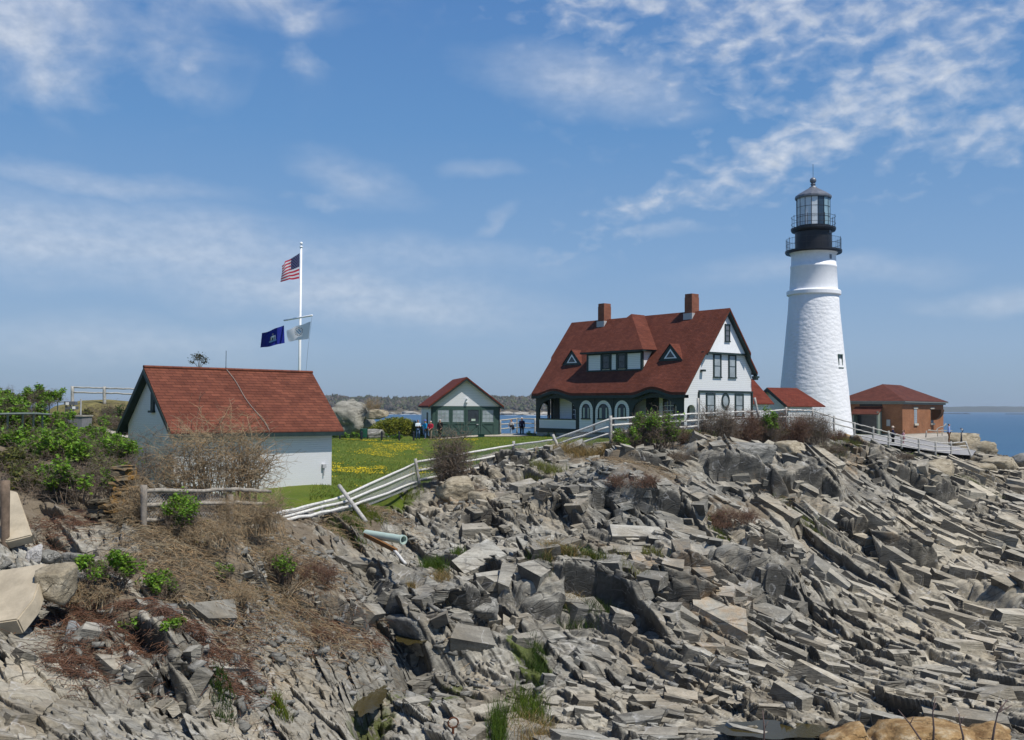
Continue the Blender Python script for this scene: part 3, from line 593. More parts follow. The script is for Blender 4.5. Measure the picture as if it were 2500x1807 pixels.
def window(par, o, ea, ec, w_, h_, fr=.1, glass=None, sash=True, nx=1, ny=2, frame_m=None, proud=.05, mun_m=None, name='window'):
    f = FB(o, ea, ec); fm = frame_m or m_green
    f.rect(-w_/2-fr, w_/2+fr, h_, h_+fr, 0, proud); f.rect(-w_/2-fr*1.3, w_/2+fr*1.3, -fr*.8, 0, 0, proud*1.7)
    f.rect(-w_/2-fr, -w_/2, 0, h_, 0, proud); f.rect(w_/2, w_/2+fr, 0, h_, 0, proud)
    wi = f.build(name, fm, par)
    g = FB(o, ea, ec); g.rect(-w_/2, w_/2, 0, h_, 0, .012); g.build('pane', glass or m_glass, wi)
    if sash:
        s = FB(o, ea, ec)
        for i in range(1, ny): s.rect(-w_/2, w_/2, h_*i/ny-.022, h_*i/ny+.022, .013, .03)
        for i in range(1, nx): s.rect(-w_/2+w_*i/nx-.018, -w_/2+w_*i/nx+.018, 0, h_, .013, .028)
        if nx > 1 or ny > 1: s.build('glazing_bar', mun_m or fm, wi)
    return wi
def arch_ring(f, cx, spring, r0, r1, b0, c0, c1, n=20, rx=1.0):
    # inverted U band between radii r0 and r1, legs down to b0
    P0 = [(cx-r0, b0), *[(cx-r0*cos(pi*k/n), spring+r0*rx*sin(pi*k/n)) for k in range(n+1)], (cx+r0, b0)]
    P1 = [(cx-r1, b0), *[(cx-r1*cos(pi*k/n), spring+r1*rx*sin(pi*k/n)) for k in range(n+1)], (cx+r1, b0)]
    N = len(P0); V = []
    for c in (c0, c1):
        V += [(a, -c, b) for a, b in P0]+[(a, -c, b) for a, b in P1]
    F = []
    for i in range(N-1):
        F += [(2*N+i, 2*N+i+1, 3*N+i+1, 3*N+i), (i, N+i, N+i+1, i+1), (i, i+1, 2*N+i+1, 2*N+i), (N+i, 3*N+i, 3*N+i+1, N+i+1)]
    f.add(V, F)
def arch_plate(f, cx, spring, r, b0, c, n=20, rx=1.0):
    V = [(cx-r, -c, b0), *[(cx-r*cos(pi*k/n), -c, spring+r*rx*sin(pi*k/n)) for k in range(n+1)], (cx+r, -c, b0)]
    f.add(V, [tuple(range(len(V)))])
def wall_with_arches(f, a0, a1, b0, b1, opens, c0, c1, n=18):
    # opens: (left, right, bottom, spring, rise)
    xs = a0
    for l, r, bt, sp, rise in opens:
        f.rect(xs, l, b0, b1, c0, c1)
        if bt > b0: f.rect(l, r, b0, bt, c0, c1)
        m = (l+r)/2; hw = (r-l)/2
        for k in range(n):
            t0 = l+(r-l)*k/n; t1 = l+(r-l)*(k+1)/n
            z0 = sp+rise*math.sqrt(max(0, 1-((t0-m)/hw)**2)); z1 = sp+rise*math.sqrt(max(0, 1-((t1-m)/hw)**2))
            V = [(t0, -c0, z0), (t1, -c0, z1), (t1, -c0, b1), (t0, -c0, b1), (t0, -c1, z0), (t1, -c1, z1), (t1, -c1, b1), (t0, -c1, b1)]
            f.add(V, [(0, 1, 5, 4), (4, 5, 6, 7), (0, 3, 2, 1), (2, 3, 7, 6)])
        xs = r
    f.rect(xs, a1, b0, b1, c0, c1)
# ------------------------------------------------------------------ keeper's house
PH = R_(51.49)
hs = thing('keepers_house', "white keepers' house with long red shingle roof, green arcaded porch and two brick chimneys", 'house', (16.545, 76, -2.3), -PH)
ZR, SL = 9.95, 1.333
def rz(v): return ZR-SL*abs(v)
f = MB(); f.box(-17.5, -.7, -4.45, 3.3, -.6, .38); f.build('foundation', m_conc, hs)
# gable end wall (towards the lighthouse) and main block
f = MB(); g = [(-2.95, .4), (3.3, .4), (3.3, rz(3.3)-.25), (0, ZR-.25), (-2.95, rz(2.95)-.25)]
f.prism([(-.62, v, z) for v, z in g], (-16.6, 0, 0))
f.build('wall', m_clap, hs)
f = MB(); f.prism([(-.60, v, z) for v, z in [(-4.5, 3.3), (-2.95, 3.3), (-2.95, rz(2.95)-.28), (-4.5, rz(4.5)-.28)]], (-.25, 0, 0)); f.build('porch_gable', m_clap, hs)
f = MB(); f.prism([(-.40, v, z) for v, z in [(-2.42, 6.55), (2.42, 6.55), (0, ZR-.35)]], (-.25, 0, 0)); f.build('attic_gable', m_white, hs)
f = MB(); f.box(-.60, -.36, -2.6, 2.6, 6.42, 6.56); f.box(-.60, -.50, -2.95, 3.36, 3.52, 3.66)
for v0 in (-3.0, 3.22): f.box(-.60, -.50, v0, v0+.13, .4, 3.52)
f.box(-.58, -.28, -2.75, -2.45, 5.05, 5.2); f.box(-.58, -.18, 3.3, 3.75, 4.7, 4.85); f.box(-.58, -.2, 3.36, 3.62, 4.55, 4.7)
f.build('trim', m_green, hs)
# roof: front slope with two eyebrow arches, rear slope
def eyebrow(u):
    e = 0
    for c_, hw, r in ((-14.85, 1.95, .40), (-3.55, 1.8, .44)):
        t_ = abs(u-c_)/hw
        if t_ < 1.25: e = max(e, r*(.5+.5*cos(pi*min(1, t_/1.25))))
    return e
NU, NV = 110, 26; U0, U1 = -18.0, 0.0
V = []; F = []
for s_, th in ((0, 0), (1, -.2)):
    for j in range(NV+1):
        q = j/NV
        for i in range(NU+1):
            u = U0+(U1-U0)*i/NU; vv = -4.84*q
            if q > .52: u = max(-17.8, min(-.22, u))
            k = max(0, (q-.70)/.30); V.append((u, vv, rz(vv)+eyebrow(u)*k*k*(3-2*k)+th*(1+.0*q)))
n1 = (NU+1)*(NV+1); row = NU+1
for j in range(NV):
    for i in range(NU):
        a = j*row+i; F.append((a, a+row, a+row+1, a+1)); b = n1+a; F.append((b, b+1, b+row+1, b+row))
for i in range(NU):
    a = NV*row+i; F.append((a, n1+a, n1+a+1, a+1))
for j in range(NV):
    a = j*row; F.append((a, n1+a, n1+a+row, a+row)); a = j*row+NU; F.append((a, a+row, n1+a+row, n1+a))
f = MB(); f.add(V, F)
for z0, v0, v1, ua, ub in ((0, 0.0, 2.5, -18, 0), (0, 2.5, 3.6, -17.8, -.22)):
    f.prism([(ua, v0, rz(v0)), (ub, v0, rz(v0)), (ub, v1, rz(v1)), (ua, v1, rz(v1))], (0, 0, -.2))
roof = f.build('roof', m_roof, hs)
f = MB()     # eave board, rake boards, soffits
for i in range(NU):
    u = U0+(U1-U0)*i/NU; u2 = U0+(U1-U0)*(i+1)/NU; u = min(max(u, -17.8), -.22); u2 = min(max(u2, -17.8), -.22)
    if u2 <= u: continue
    a, b = rz(4.84)+eyebrow(u)-.2, rz(4.84)+eyebrow(u2)-.2
    f.add([(u, -4.83, a), (u2, -4.83, b), (u2, -4.83, b-.24), (u, -4.83, a-.24), (u, -4.45, a), (u2, -4.45, b), (u2, -4.45, b-.24), (u, -4.45, a-.24)], [(0, 3, 2, 1), (3, 7, 6, 2), (4, 5, 6, 7)])
for v0, v1, ua, ub in ((0.0, 2.55, -.05, -.38), (2.55, 3.6, -.27, -.6)):
    for sg in (1,):
        f.prism([(ua, sg*v0, rz(v0)-.205), (ub, sg*v0, rz(v0)-.205), (ub, sg*v1, rz(v1)-.205), (ua, sg*v1, rz(v1)-.205)], (0, 0, -.16))
for v0, v1, ua, ub in ((0.0, 2.5, -.05, -.2), (2.5, 4.8, -.27, -.4)):
    f.prism([(ua, -v0, rz(v0)-.205), (ub, -v0, rz(v0)-.205), (ub, -v1, rz(v1)-.205), (ua, -v1, rz(v1)-.205)], (0, 0, -.13))
f.build('eave_board', m_green, hs)
for u in (-3.82, -13.74):
    f = MB(); f.box(u-.38, u+.38, -.42, .42, 9.3, 11.05); f.box(u-.36, u+.36, -.40, .40, 11.05, 11.32)
    ch = f.build('chimney', m_brick_c, roof)
    f = MB(); f.box(u-.46, u+.46, -.5, .5, 9.2, 9.78); f.build('flashing', m_flash, ch)
# central dormer
dm = MB(); u0, u1, vf = -12.14, -5.83, -3.5; zb, zt = rz(3.5), 6.82
dm.prism([(u0, vf, zb-.2), (u0, vf, zt), (u0, -2.3, zt), (u0, -2.3, zb-.2)], (u1-u0, 0, 0))
dor = dm.build('dormer', m_clap, hs)
f = MB(); e0, e1, ve = u0-.5, u1+.48, -3.92; ap = (-9.0, -1.5, 10.02)
pts = [(e0, ve, 6.88), (e1, ve, 6.88), ap, (-9, .05, 10.0), (e0, -2.0, 6.88), (e1, -2.0, 6.88)]
f.add(pts, [(0, 1, 2), (1, 5, 3, 2), (0, 2, 3, 4)]); f.add([(e0, ve, 6.87), (e1, ve, 6.87), (e1, -2.2, 6.87), (e0, -2.2, 6.87)], [(3, 2, 1, 0)])
f.build('dormer_roof', m_roof, dor)
f = FB((0, vf, 0), (1, 0, 0), (0, -1, 0))
f.rect(e0+.02, e1-.02, 6.74, 6.872, .02, .40)
f.rect(u0-.02, u1+.02, 6.62, 6.74, 0, .05); f.rect(u0-.02, u1+.02, zb-.02, zb+.1, 0, .05)
for a in (u0+.06, -10.42, -9.34, -8.62, -7.54, u1-.06):
    f.rect(a-.09, a+.09, zb+.1, 6.62, 0, .05)
f.build('dormer_trim', m_green, dor)
f = MB(); f.box(u1-.02, u1+.04, vf, vf+.14, zb-.02, 6.74); f.box(u1-.01, u1+.4, -3.9, -2.0, 6.76, 6.868); f.build('corner_board', m_green, dor)
for a in (-9.88, -8.08):
    window(dor, (a, vf-.01, 5.52), (1, 0, 0), (0, -1, 0), .72, .98, .10, m_glass, True, 1, 2)
for c_ in (-3.3, -14.56):      # eyebrow-like triangular dormers
    f = MB(); z0 = rz(2.97); A, B, T = (c_-1.05, -3.02, z0), (c_+1.05, -3.02, z0), (c_, -3.02, z0+1.12); R2 = (c_, -2.97+1.12/SL, z0+1.12)
    f.add([A, B, T, (c_-1.3, -3.1, z0-.05), (c_+1.3, -3.1, z0-.05), (c_, -3.1, z0+1.27), (c_, -1.9, z0+1.27)], [(3, 5, 6), (5, 4, 6)])
    td = f.build('gablet', m_roof, hs)
    f = MB(); f.prism([(c_-1.25, -3.04, z0-.06), (c_+1.25, -3.04, z0-.06), (c_, -3.04, z0+1.22)], (0, .1, 0)); f.build('gablet_face', m_green, td)
    f = MB(); f.prism([(c_-.66, -3.05, z0+.12), (c_+.66, -3.05, z0+.12), (c_, -3.05, z0+.86)], (0, .05, 0)); f.build('gablet_frame', m_white, td)
    f = MB(); f.prism([(c_-.43, -3.062, z0+.2), (c_+.43, -3.062, z0+.2), (c_, -3.062, z0+.68)], (0, .03, 0)); f.build('pane', m_glass, td)
# gable windows
X_ = -.60
for v_ in (-.80, .96): window(hs, (X_, v_, 4.72), (0, 1, 0), (1, 0, 0), .66, 1.62, .13, m_curtain, True, 1, 2)
for v_ in (-1.57, 1.78): window(hs, (X_, v_, 1.75), (0, 1, 0), (1, 0, 0), .78, 1.58, .13, m_curtain, True, 1, 2)
window(hs, (-.38, .12, 7.45), (0, 1, 0), (1, 0, 0), .40, 1.2, .10, m_lead, True, 1, 3)
f = FB((X_, .15, 2.9), (0, 1, 0), (1, 0, 0)); n = 24; V = []
for c_ in (0, .06):
    for rr in (.34, .46): V += [(rr*cos(2*pi*k/n), -c_, rr*1.3*sin(2*pi*k/n)) for k in range(n)]
F = [(2*n+k, 2*n+(k+1) % n, 3*n+(k+1) % n, 3*n+k) for k in range(n)]+[(n+k, 3*n+k, 3*n+(k+1) % n, n+(k+1) % n) for k in range(n)]+[(k, (k+1) % n, 2*n+(k+1) % n, 2*n+k) for k in range(n)]
f.add(V, F); ow = f.build('oval_window', m_green, hs)
f = FB((X_, .15, 2.9), (0, 1, 0), (1, 0, 0)); f.add([(.35*cos(2*pi*k/n), -.02, .35*1.3*sin(2*pi*k/n)) for k in range(n)], [tuple(range(n))]); f.build('pane', m_curtain, ow)
# arcade
fo, fa_, fc = (0, -4.5, 0), (1, 0, 0), (0, -1, 0)
f = FB(fo, fa_, fc); wall_with_arches(f, -17.55, -.62, .2, 3.42, [(-17.15, -12.42, .45, 2.05, 1.05), (-5.95, -1.15, .45, 2.0, 1.12)], -.14, 0)
f.build('arcade_wall', m_green, hs)
f = FB((-17.5, 0, 0), (0, 1, 0), (-1, 0, 0)); wall_with_arches(f, -4.48, -3.0, .2, 3.4, [(-4.15, -3.25, 1.2, 2.2, .45)], -.12, 0); f.build('porch_end_wall', m_green, hs)
f = FB((-.62, 0, 0), (0, 1, 0), (1, 0, 0)); wall_with_arches(f, -4.48, -2.98, .2, 3.3, [(-4.2, -3.25, .4, 2.15, .42)], -.12, 0.012); f.build('porch_end_wall', m_clap, hs)
f = FB(fo, fa_, fc); f.rect(-17.12, -12.45, .55, 1.28, -.08, -.02); pr = f.build('porch_rail', m_siding('white_boards', WHITE, 9.0, .01), hs)
f = FB(fo, fa_, fc); f.rect(-17.15, -12.42, 1.28, 1.38, -.12, .02); f.rect(-17.15, -12.42, .42, .55, -.12, .02); f.build('rail_cap', m_green, pr)
f = MB(); f.box(-17.2, -17.0, -3.1, -2.96, .4, 3.3); f.box(-16.9, -16.2, -3.02, -2.955, .4, 3.3); f.build('porch_pier', m_green, hs)
for a, w_ in ((-14.0, .9), (-12.9, .9), (-3.5, 1.0), (-2.1, 1.0)):
    window(hs, (a, -2.955, 1.35), (1, 0, 0), (0, -1, 0), w_, 1.55, .13, m_glass, True, 3, 4, m_green, .04, m_white)
f = FB((0, -2.955, 0), (1, 0, 0), (0, -1, 0)); f.rect(-5.9, -4.55, .4, 3.2, 0, .05); f.build('door', m_green, hs)  # dark green panel added to stand in for the shade behind the right arch
f = MB(); f.box(-17.4, -.8, -4.36, -2.96, 3.32, 3.40); f.build('porch_ceiling', m_green, hs)
f = MB(); f.box(-17.4, -.8, -4.36, -2.96, .38, .44); f.build('porch_floor', m_lead, hs)
f = FB((0, -2.955, 0), (1, 0, 0), (0, -1, 0)); f.rect(-13.55, -12.3, .4, 3.3, 0, .03); f.build('door', m_green, hs)
for l, r, ri in ((-11.98, -10.37, .46), (-10.07, -8.19, .60), (-7.86, -6.24, .47)):
    c_ = (l+r)/2; R0 = (r-l)/2
    f = FB(fo, fa_, fc); arch_plate(f, c_, 2.9-R0, R0, .35, .012); aw = f.build('arched_panel', m_clap, hs)
    f = FB(fo, fa_, fc); arch_ring(f, c_, 2.62-ri, ri-.07, ri, 1.45, .012, .06); f.rect(c_-ri-.09, c_+ri+.09, 1.36, 1.45, .012, .09); f.build('window_frame', m_green, aw)
    f = FB(fo, fa_, fc); arch_plate(f, c_, 2.62-ri, ri-.065, 1.45, .022); f.build('pane', m_glass, aw)
    f = FB(fo, fa_, fc); f.rect(c_-ri*.75, c_-ri*.3, 1.47, 2.3, .024, .03); f.build('curtain', plain('curtain_cloth', (.45, .50, .42), .8), aw); f = FB(fo, fa_, fc); f.rect(c_+ri*.45, c_+ri*.75, 1.47, 2.3, .024, .03); f.build('curtain', MATS['curtain_cloth'], aw)
for a in (-10.22, -8.02): f = FB(fo, fa_, fc); f.rect(a-.05, a+.05, .35, 3.3, 0, .03); f.build('pilaster', m_green, hs)
# ------------------------------------------------------------------ garage
GP = R_(-11.07)
gr = thing('garage', 'white and green garage with red roof and glazed double doors facing the lawn', 'garage', (-3.956, 88, -2.6), pi/2-GP)
zr_, ze_, wv_ = 5.25, 2.7, 3.34; gs = (zr_-ze_)/wv_
f = MB(); f.prism([(.5, y, z) for y, z in [(-3.05, 2.68), (3.05, 2.68), (3.05, zr_-gs*3.05-.16), (0, zr_-.16), (-3.05, zr_-gs*3.05-.16)]], (8.3, 0, 0)); f.box(.62, 8.8, -3.05, 3.05, 0, 2.68); f.build('wall', m_clap, gr)
f = MB()
for sg in (-1, 1): f.prism([(0, 0, zr_), (9.27, 0, zr_), (9.27, sg*wv_, ze_), (0, sg*wv_, ze_)], (0, 0, -.13))
f.build('roof', m_shingle('garage_shingles', (.135, .03, .018), (.20, .052, .03), (.07, .02, .014), .32, .15, math.atan(gs), .3), gr)
f = MB()
for sg in (-1, 1):
    f.prism([(.03, 0, zr_-.14), (.03, sg*wv_, ze_-.14), (.03, sg*wv_, ze_-.3), (.03, 0, zr_-.32)], (.1, 0, 0))
    f.box(.1, 9.2, sg*3.2-.1, sg*3.2+.1, 2.5, 2.66); f.box(.5, .62, sg*3.0-.06, sg*3.0+.07, 0, 2.66)
f.build('rake_board', m_green, gr)
f = MB(); f.box(.50, .62, -2.94, 2.94, 0, 2.66); fr_ = f.build('door_surround', m_green2, gr)
fg = lambda: FB((.50, 0, 0), (0, -1, 0), (-1, 0, 0))
for i, a in enumerate((-1.98, -.66, .66, 1.98)):
    f = fg(); w2_ = .63
    f.rect(a-w2_, a-w2_+.14, .05, 2.5, 0, .05); f.rect(a+w2_-.14, a+w2_, .05, 2.5, 0, .05)
    f.rect(a-w2_+.14, a+w2_-.14, 2.36, 2.5, 0, .05); f.rect(a-w2_+.14, a+w2_-.14, 1.1, 1.3, 0, .05); f.rect(a-w2_+.14, a+w2_-.14, .05, .2, 0, .05)
    s1 = 1 if i % 2 == 0 else -1
    f.add([(a-s1*.47, -.04, .22), (a-s1*.40, -.04, .2), (a+s1*.47, -.04, 1.06), (a+s1*.40, -.04, 1.1)], [(0, 1, 2, 3) if s1 > 0 else (3, 2, 1, 0)])
    f.add([(a-s1*.47, -.001, .22), (a-s1*.40, -.04, .2), (a+s1*.47, -.04, 1.06), (a+s1*.40, -.001, 1.1)], [(0, 1, 2, 3)])
    d = f.build('door_leaf', m_green2, gr)
    f = fg(); f.rect(a-.49, a+.49, 1.3, 2.36, 0, .02); f.build('pane', m_glass if i == 2 else m_curtain, d)
    f = fg()
    if i != 2:
        for q in (1, 2): f.rect(a-.49+.98*q/3-.015, a-.49+.98*q/3+.015, 1.3, 2.36, .02, .035); f.rect(a-.49, a+.49, 1.3+1.06*q/3-.015, 1.3+1.06*q/3+.015, .02, .036)
    f.rect(a-.52, a+.52, 1.27, 1.32, .02, .07); f.build('glazing_bar', plain('pale_green_paint', (.25, .32, .30), .5) if i != 2 else m_green2, d)
f = fg(); f.rect(.50, .86, 1.38, 1.56, .021, .03); f.build('notice', plain('pale_notice', (.45, .55, .45), .6), gr)
f = fg(); f.rect(.95, 1.12, 1.04, 1.1, .05, .12); f.build('door_handle', m_flash, gr)
f = fg(); f.rect(-.02, .16, 3.0, 3.3, 0, .22); f.rect(.02, .12, 3.3, 3.36, .0, .3); f.build('lamp', m_white, gr)
f = MB(); f.box(3.0, 3.9, 3.05, 3.1, 0, 2.1); f.build('side_door', m_green, gr)
# ------------------------------------------------------------------ foreground shed
SP = R_(-43.08)
sh = thing('storage_shed', 'white painted brick shed with tabbed red shingle roof behind brambles', 'shed', (-13.592, 37, -3.3), -SP)
zr_, ze_, wv_ = 4.70, 2.36, 2.41; ss_ = (zr_-ze_)/wv_
f = MB(); f.prism([(.3, y, z) for y, z in [(-2, -.3), (2.03, -.3), (2.03, zr_-ss_*2.03-.12), (0, zr_-.12), (-2, zr_-ss_*2-.12)]], (6.59, 0, 0)); f.build('wall', m_wbrick, sh)
f = MB()
for sg in (-1, 1): f.prism([(0, 0, zr_), (7.18, 0, zr_), (7.18, sg*wv_, ze_), (0, sg*wv_, ze_)], (0, 0, -.06))
rf = f.build('roof', m_roofs, sh)
f = MB(); f.tube([(-.01, 0, zr_+.015), (7.19, 0, zr_+.015)], .06, 8); f.build('ridge_cap', m_roofs, rf)
f = MB()
for sg in (-1, 1):
    f.prism([(.01, 0, zr_-.065), (7.17, 0, zr_-.065), (7.17, sg*(wv_-.02), ze_-.045), (.01, sg*(wv_-.02), ze_-.045)], (0, 0, -.1))
    f.prism([(-.02, 0, zr_-.07), (-.02, sg*wv_, ze_-.06), (-.02, sg*wv_, ze_-.24), (-.02, 0, zr_-.27)], (.06, 0, 0))
    f.prism([(7.14, 0, zr_-.07), (7.14, sg*wv_, ze_-.06), (7.14, sg*wv_, ze_-.24), (7.14, 0, zr_-.27)], (.06, 0, 0))
    f.box(.0, 7.18, sg*2.36-.04, sg*2.36+.04, ze_-.22, ze_-.03)
f.build('soffit', m_green, sh)
f = MB(); f.box(.24, .30, -.36, -.10, 3.1, 3.78); f.box(.16, .3, -.40, -.06, 3.02, 3.1); f.build('gable_vent', m_green, sh)
f = MB(); f.tube([(3.28, 0, zr_), (3.28, 0, zr_+.12)], [.03, .015], 8); f.tube([(3.28, 0, zr_+.1), (3.28, 0, zr_+.75)], .012, 6); f.build('lightning_rod', m_black, rf)
f = MB(); pts = [(3.28, -.02, zr_+.03)]
for k in range(1, 15):
    q = k/14; pts.append((3.28+.55*q+.05*sin(q*9), -wv_*q, zr_-(zr_-ze_)*q+.03))
pts += [(3.83, -2.44, ze_-.2), (3.7, -2.06, 1.9), (3.6, -2.03, 1.4)]
f.tube(pts, .02, 6); f.build('roof_cable', plain('copper_grey_cable', (.22, .17, .14), .6), rf)
f = MB(); f.box(6.42, 6.58, -2.12, -2, .85, 1.0); f.tube([(6.5, -2.06, .9), (6.5, -2.06, .55)], .025, 6); f.build('outlet_box', m_flash, sh)
# ------------------------------------------------------------------ lighthouse
TX, TY, TB = 30.12, 100.0, -2.7
def tz(py): return P(1988, py, TY)[2]-TB
PXM = 24.5*1.045
lt = thing('lighthouse', 'tall white rubblestone lighthouse with black galleries and glazed lantern', 'lighthouse', (TX, TY, TB))
t = NT('whitewashed_rubble'); o = t.objc(); x, y, z = t.sep(o)
ang = t.math('MULTIPLY', t.math('ARCTAN2', x, y), 3.0); cv = t.comb(ang, t.math('MULTIPLY', z, 1.9), 0.0)
vo = t.n('ShaderNodeTexVoronoi', feature='F1'); vo.inputs['Scale'].default_value = 1.7
nz = t.n('ShaderNodeTexNoise'); nz.inputs['Scale'].default_value = 1.6; nz.inputs['Detail'].default_value = 5; t.l(cv, nz.inputs['Vector'])
t.l(t.mix(.28, cv, nz.outputs['Color'], 'ADD'), vo.inputs['Vector'])
hgt = t.math('ADD', t.math('MULTIPLY', vo.outputs['Distance'], -1.0), t.math('MULTIPLY', t.noise(o, 5, 6, .65), .9))
low = t.ramp(z, [(0, 1), (1, 1)])
amt = t.n('ShaderNodeMapRange'); t.l(z, amt.inputs[0]); amt.inputs[1].default_value = 14.0; amt.inputs[2].default_value = 14.2; amt.inputs[3].default_value = 1; amt.inputs[4].default_value = .12
dirt = t.ramp(t.noise(t.mapv(o, (1, 1, .35)), .8, 6, .6), [(.4, 0.0), (.75, .35)])
MATS['rubble'] = t.bsdf(t.mix(dirt, (.82, .82, .82), (.62, .61, .58)), .7, .2, t.bump(hgt, t.math('MULTIPLY', amt.outputs[0], .42), .09))
R2 = lambda px: px/PXM
f = MB(); prof = [(R2(98), -.8), (R2(95), tz(1065)), (R2(88.5), tz(1000)), (R2(83.5), tz(947)), (R2(74), tz(860)), (R2(64.2), tz(760)), (R2(62), tz(726)), (R2(61), tz(723))]
pf = []
for (ra, za), (rb, zb_) in zip(prof[:-1], prof[1:]):
    k = max(1, int((zb_-za)/.5)); pf += [(ra+(rb-ra)*i/k, za+(zb_-za)*i/k) for i in range(k)]
f.lathe(pf+[prof[-1]], 64); f.build('tower_shaft', MATS['rubble'], lt, True)
f = MB(); f.lathe([(R2(61), tz(724)), (R2(67), tz(721)), (R2(67.5), tz(713)), (R2(66), tz(711)), (R2(60), tz(709))], 64); f.build('band_course', m_white, lt)
f = MB(); f.lathe([(R2(60), tz(710)), (R2(56.8), tz(656)), (R2(57.6), tz(655)), (R2(57.6), tz(650)), (R2(56), tz(649)), (R2(55), tz(626)), (R2(57), tz(622)), (R2(61), tz(617))], 64); f.build('upper_shaft', m_white, lt, True)
f = MB(); f.lathe([(R2(60), tz(619)), (R2(69), tz(620)), (R2(70.5), tz(617)), (R2(70.5), tz(613)), (R2(45), tz(612))], 48); f.build('gallery_deck', m_black, lt)
f = MB(); f.lathe([(R2(45.8), tz(613)), (R2(45.8), tz(563))], 32); dr = f.build('watch_room', m_black, lt, True)
f = MB(); a_ = R_(-32); f.obox((1.8*sin(.72), -1.8*cos(.72), (tz(575)+tz(566))/2), (.09, .07, 0), (.05, -.06, 0), (0, 0, .14)); f.build('porthole', m_lead, dr)
f = MB(); f.lathe([(R2(46), tz(568)), (R2(54), tz(566)), (R2(56), tz(562)), (R2(56), tz(558)), (R2(42), tz(557))], 48); f.build('gallery_deck', m_black, lt)
def railing(name, r, z0, h, nb, rails, br, parent):
    f = MB()
    for q in rails:
        f.tube([(r*cos(2*pi*k/48), r*sin(2*pi*k/48), z0+h*q) for k in range(49)], br*1.2, 5, 0, False)
    for k in range(nb): f.tube([(r*cos(2*pi*k/nb), r*sin(2*pi*k/nb), z0), (r*cos(2*pi*k/nb), r*sin(2*pi*k/nb), z0+h)], br*.8, 4)
    for k in range(8):
        a = 2*pi*(k+.3)/8; f.tube([(r*cos(a), r*sin(a), z0), (r*cos(a), r*sin(a), z0+h*1.12)], br*1.5, 5)
    return f.build(name, m_black, parent)
railing('gallery_railing', R2(68), tz(613), 1.15, 72, (1.0, .5), .014, lt)
railing('gallery_railing', R2(54.5), tz(558), 1.12, 8, (1.0, .38), .017, lt)
LN = 16; zl0, zl1 = tz(556), tz(484); lr = R2(41.5)
ln = MB(); ln.lathe([(lr+.03, zl0-.05), (lr+.03, zl0+.12)], LN); ln.lathe([(lr+.03, zl1-.1), (lr+.03, zl1+.05)], LN)
for k in range(LN):
    a = 2*pi*k/LN; ln.tube([(lr*cos(a), lr*sin(a), zl0), (lr*cos(a), lr*sin(a), zl1)], .03, 5)
for q in (1/3, 2/3): ln.lathe([(lr+.012, zl0+(zl1-zl0)*q-.02), (lr+.012, zl0+(zl1-zl0)*q+.02)], LN)
lan = ln.build('lantern', m_black, lt)
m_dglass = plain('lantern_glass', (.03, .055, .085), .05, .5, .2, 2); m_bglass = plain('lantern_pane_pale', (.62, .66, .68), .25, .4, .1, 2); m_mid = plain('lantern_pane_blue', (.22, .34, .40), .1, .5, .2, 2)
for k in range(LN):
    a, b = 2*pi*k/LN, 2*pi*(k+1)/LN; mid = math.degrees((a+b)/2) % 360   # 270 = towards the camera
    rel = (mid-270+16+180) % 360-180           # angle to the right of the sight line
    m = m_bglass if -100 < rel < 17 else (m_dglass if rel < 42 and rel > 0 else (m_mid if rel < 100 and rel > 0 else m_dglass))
    f = MB(); r_ = lr-.012; f.add([(r_*cos(a), r_*sin(a), zl0+.1), (r_*cos(b), r_*sin(b), zl0+.1), (r_*cos(b), r_*sin(b), zl1-.08), (r_*cos(a), r_*sin(a), zl1-.08)], [(0, 1, 2, 3)])
    f.build('pane', m, lan)
f = MB(); f.lathe([(lr, tz(486)), (R2(44.5), tz(487)), (R2(46), tz(484)), (R2(45.5), tz(480)), (R2(38), tz(474.5)), (R2(10), tz(459)), (R2(9), tz(457))], LN); cap = f.build('lantern_roof', m_lead, lt)
f = MB(); f.lathe([(R2(9), tz(458)), (R2(5), tz(455)), (R2(5.5), tz(452)), (R2(7), tz(450.5)), (R2(5), tz(449)), (R2(4.5), tz(447.5))]+[(R2(8.2)*cos(R_(a)), tz(441)+R2(8.2)*sin(R_(a))) for a in range(-60, 91, 15)], 20); f.build('vent_ball', m_lead, cap, True)
f = MB(); f.tube([(0, 0, tz(434)), (0, 0, tz(401))], .02, 5); f.build('lightning_rod', m_black, cap)
def on_shaft(px, py, r):
    off = (px-1988)/PXM/r; th = math.asin(max(-1, min(1, off)))+math.atan(TX/TY)*-1
    return np.array([sin(th), -cos(th), 0.0])
d = on_shaft(2051, 884, R2(76)); e = np.array([-d[1], d[0], 0]); r_ = R2(76.3); z0, z1 = tz(899), tz(870)
f = FB(d*(r_-.06)+np.array([0, 0, z0]), e, d); f.rect(-.36, -.24, 0, z1-z0, 0, .1); f.rect(.24, .36, 0, z1-z0, 0, .1); f.rect(-.36, .36, z1-z0, z1-z0+.1, 0, .1); f.rect(-.4, .4, -.12, 0, 0, .16); wi = f.build('window', m_green2, lt)
f = FB(d*(r_-.06)+np.array([0, 0, z0]), e, d); f.rect(-.24, .24, 0, z1-z0, 0, .04); f.build('pane', m_glass, wi)
f = FB(d*(r_-.06)+np.array([0, 0, z0]), e, d)
for q in (.25, .5, .75): f.rect(-.24, .24, (z1-z0)*q-.02, (z1-z0)*q+.02, .04, .06)
f.build('glazing_bar', m_green2, wi)
d = on_shaft(2029, 633, R2(55)); f = MB(); f.obox(d*(R2(55)+.0)+np.array([0, 0, tz(633)]), d*.05, (-d[1]*.13, d[0]*.13, 0), (0, 0, .22)); f.build('loophole', m_lead, lt)
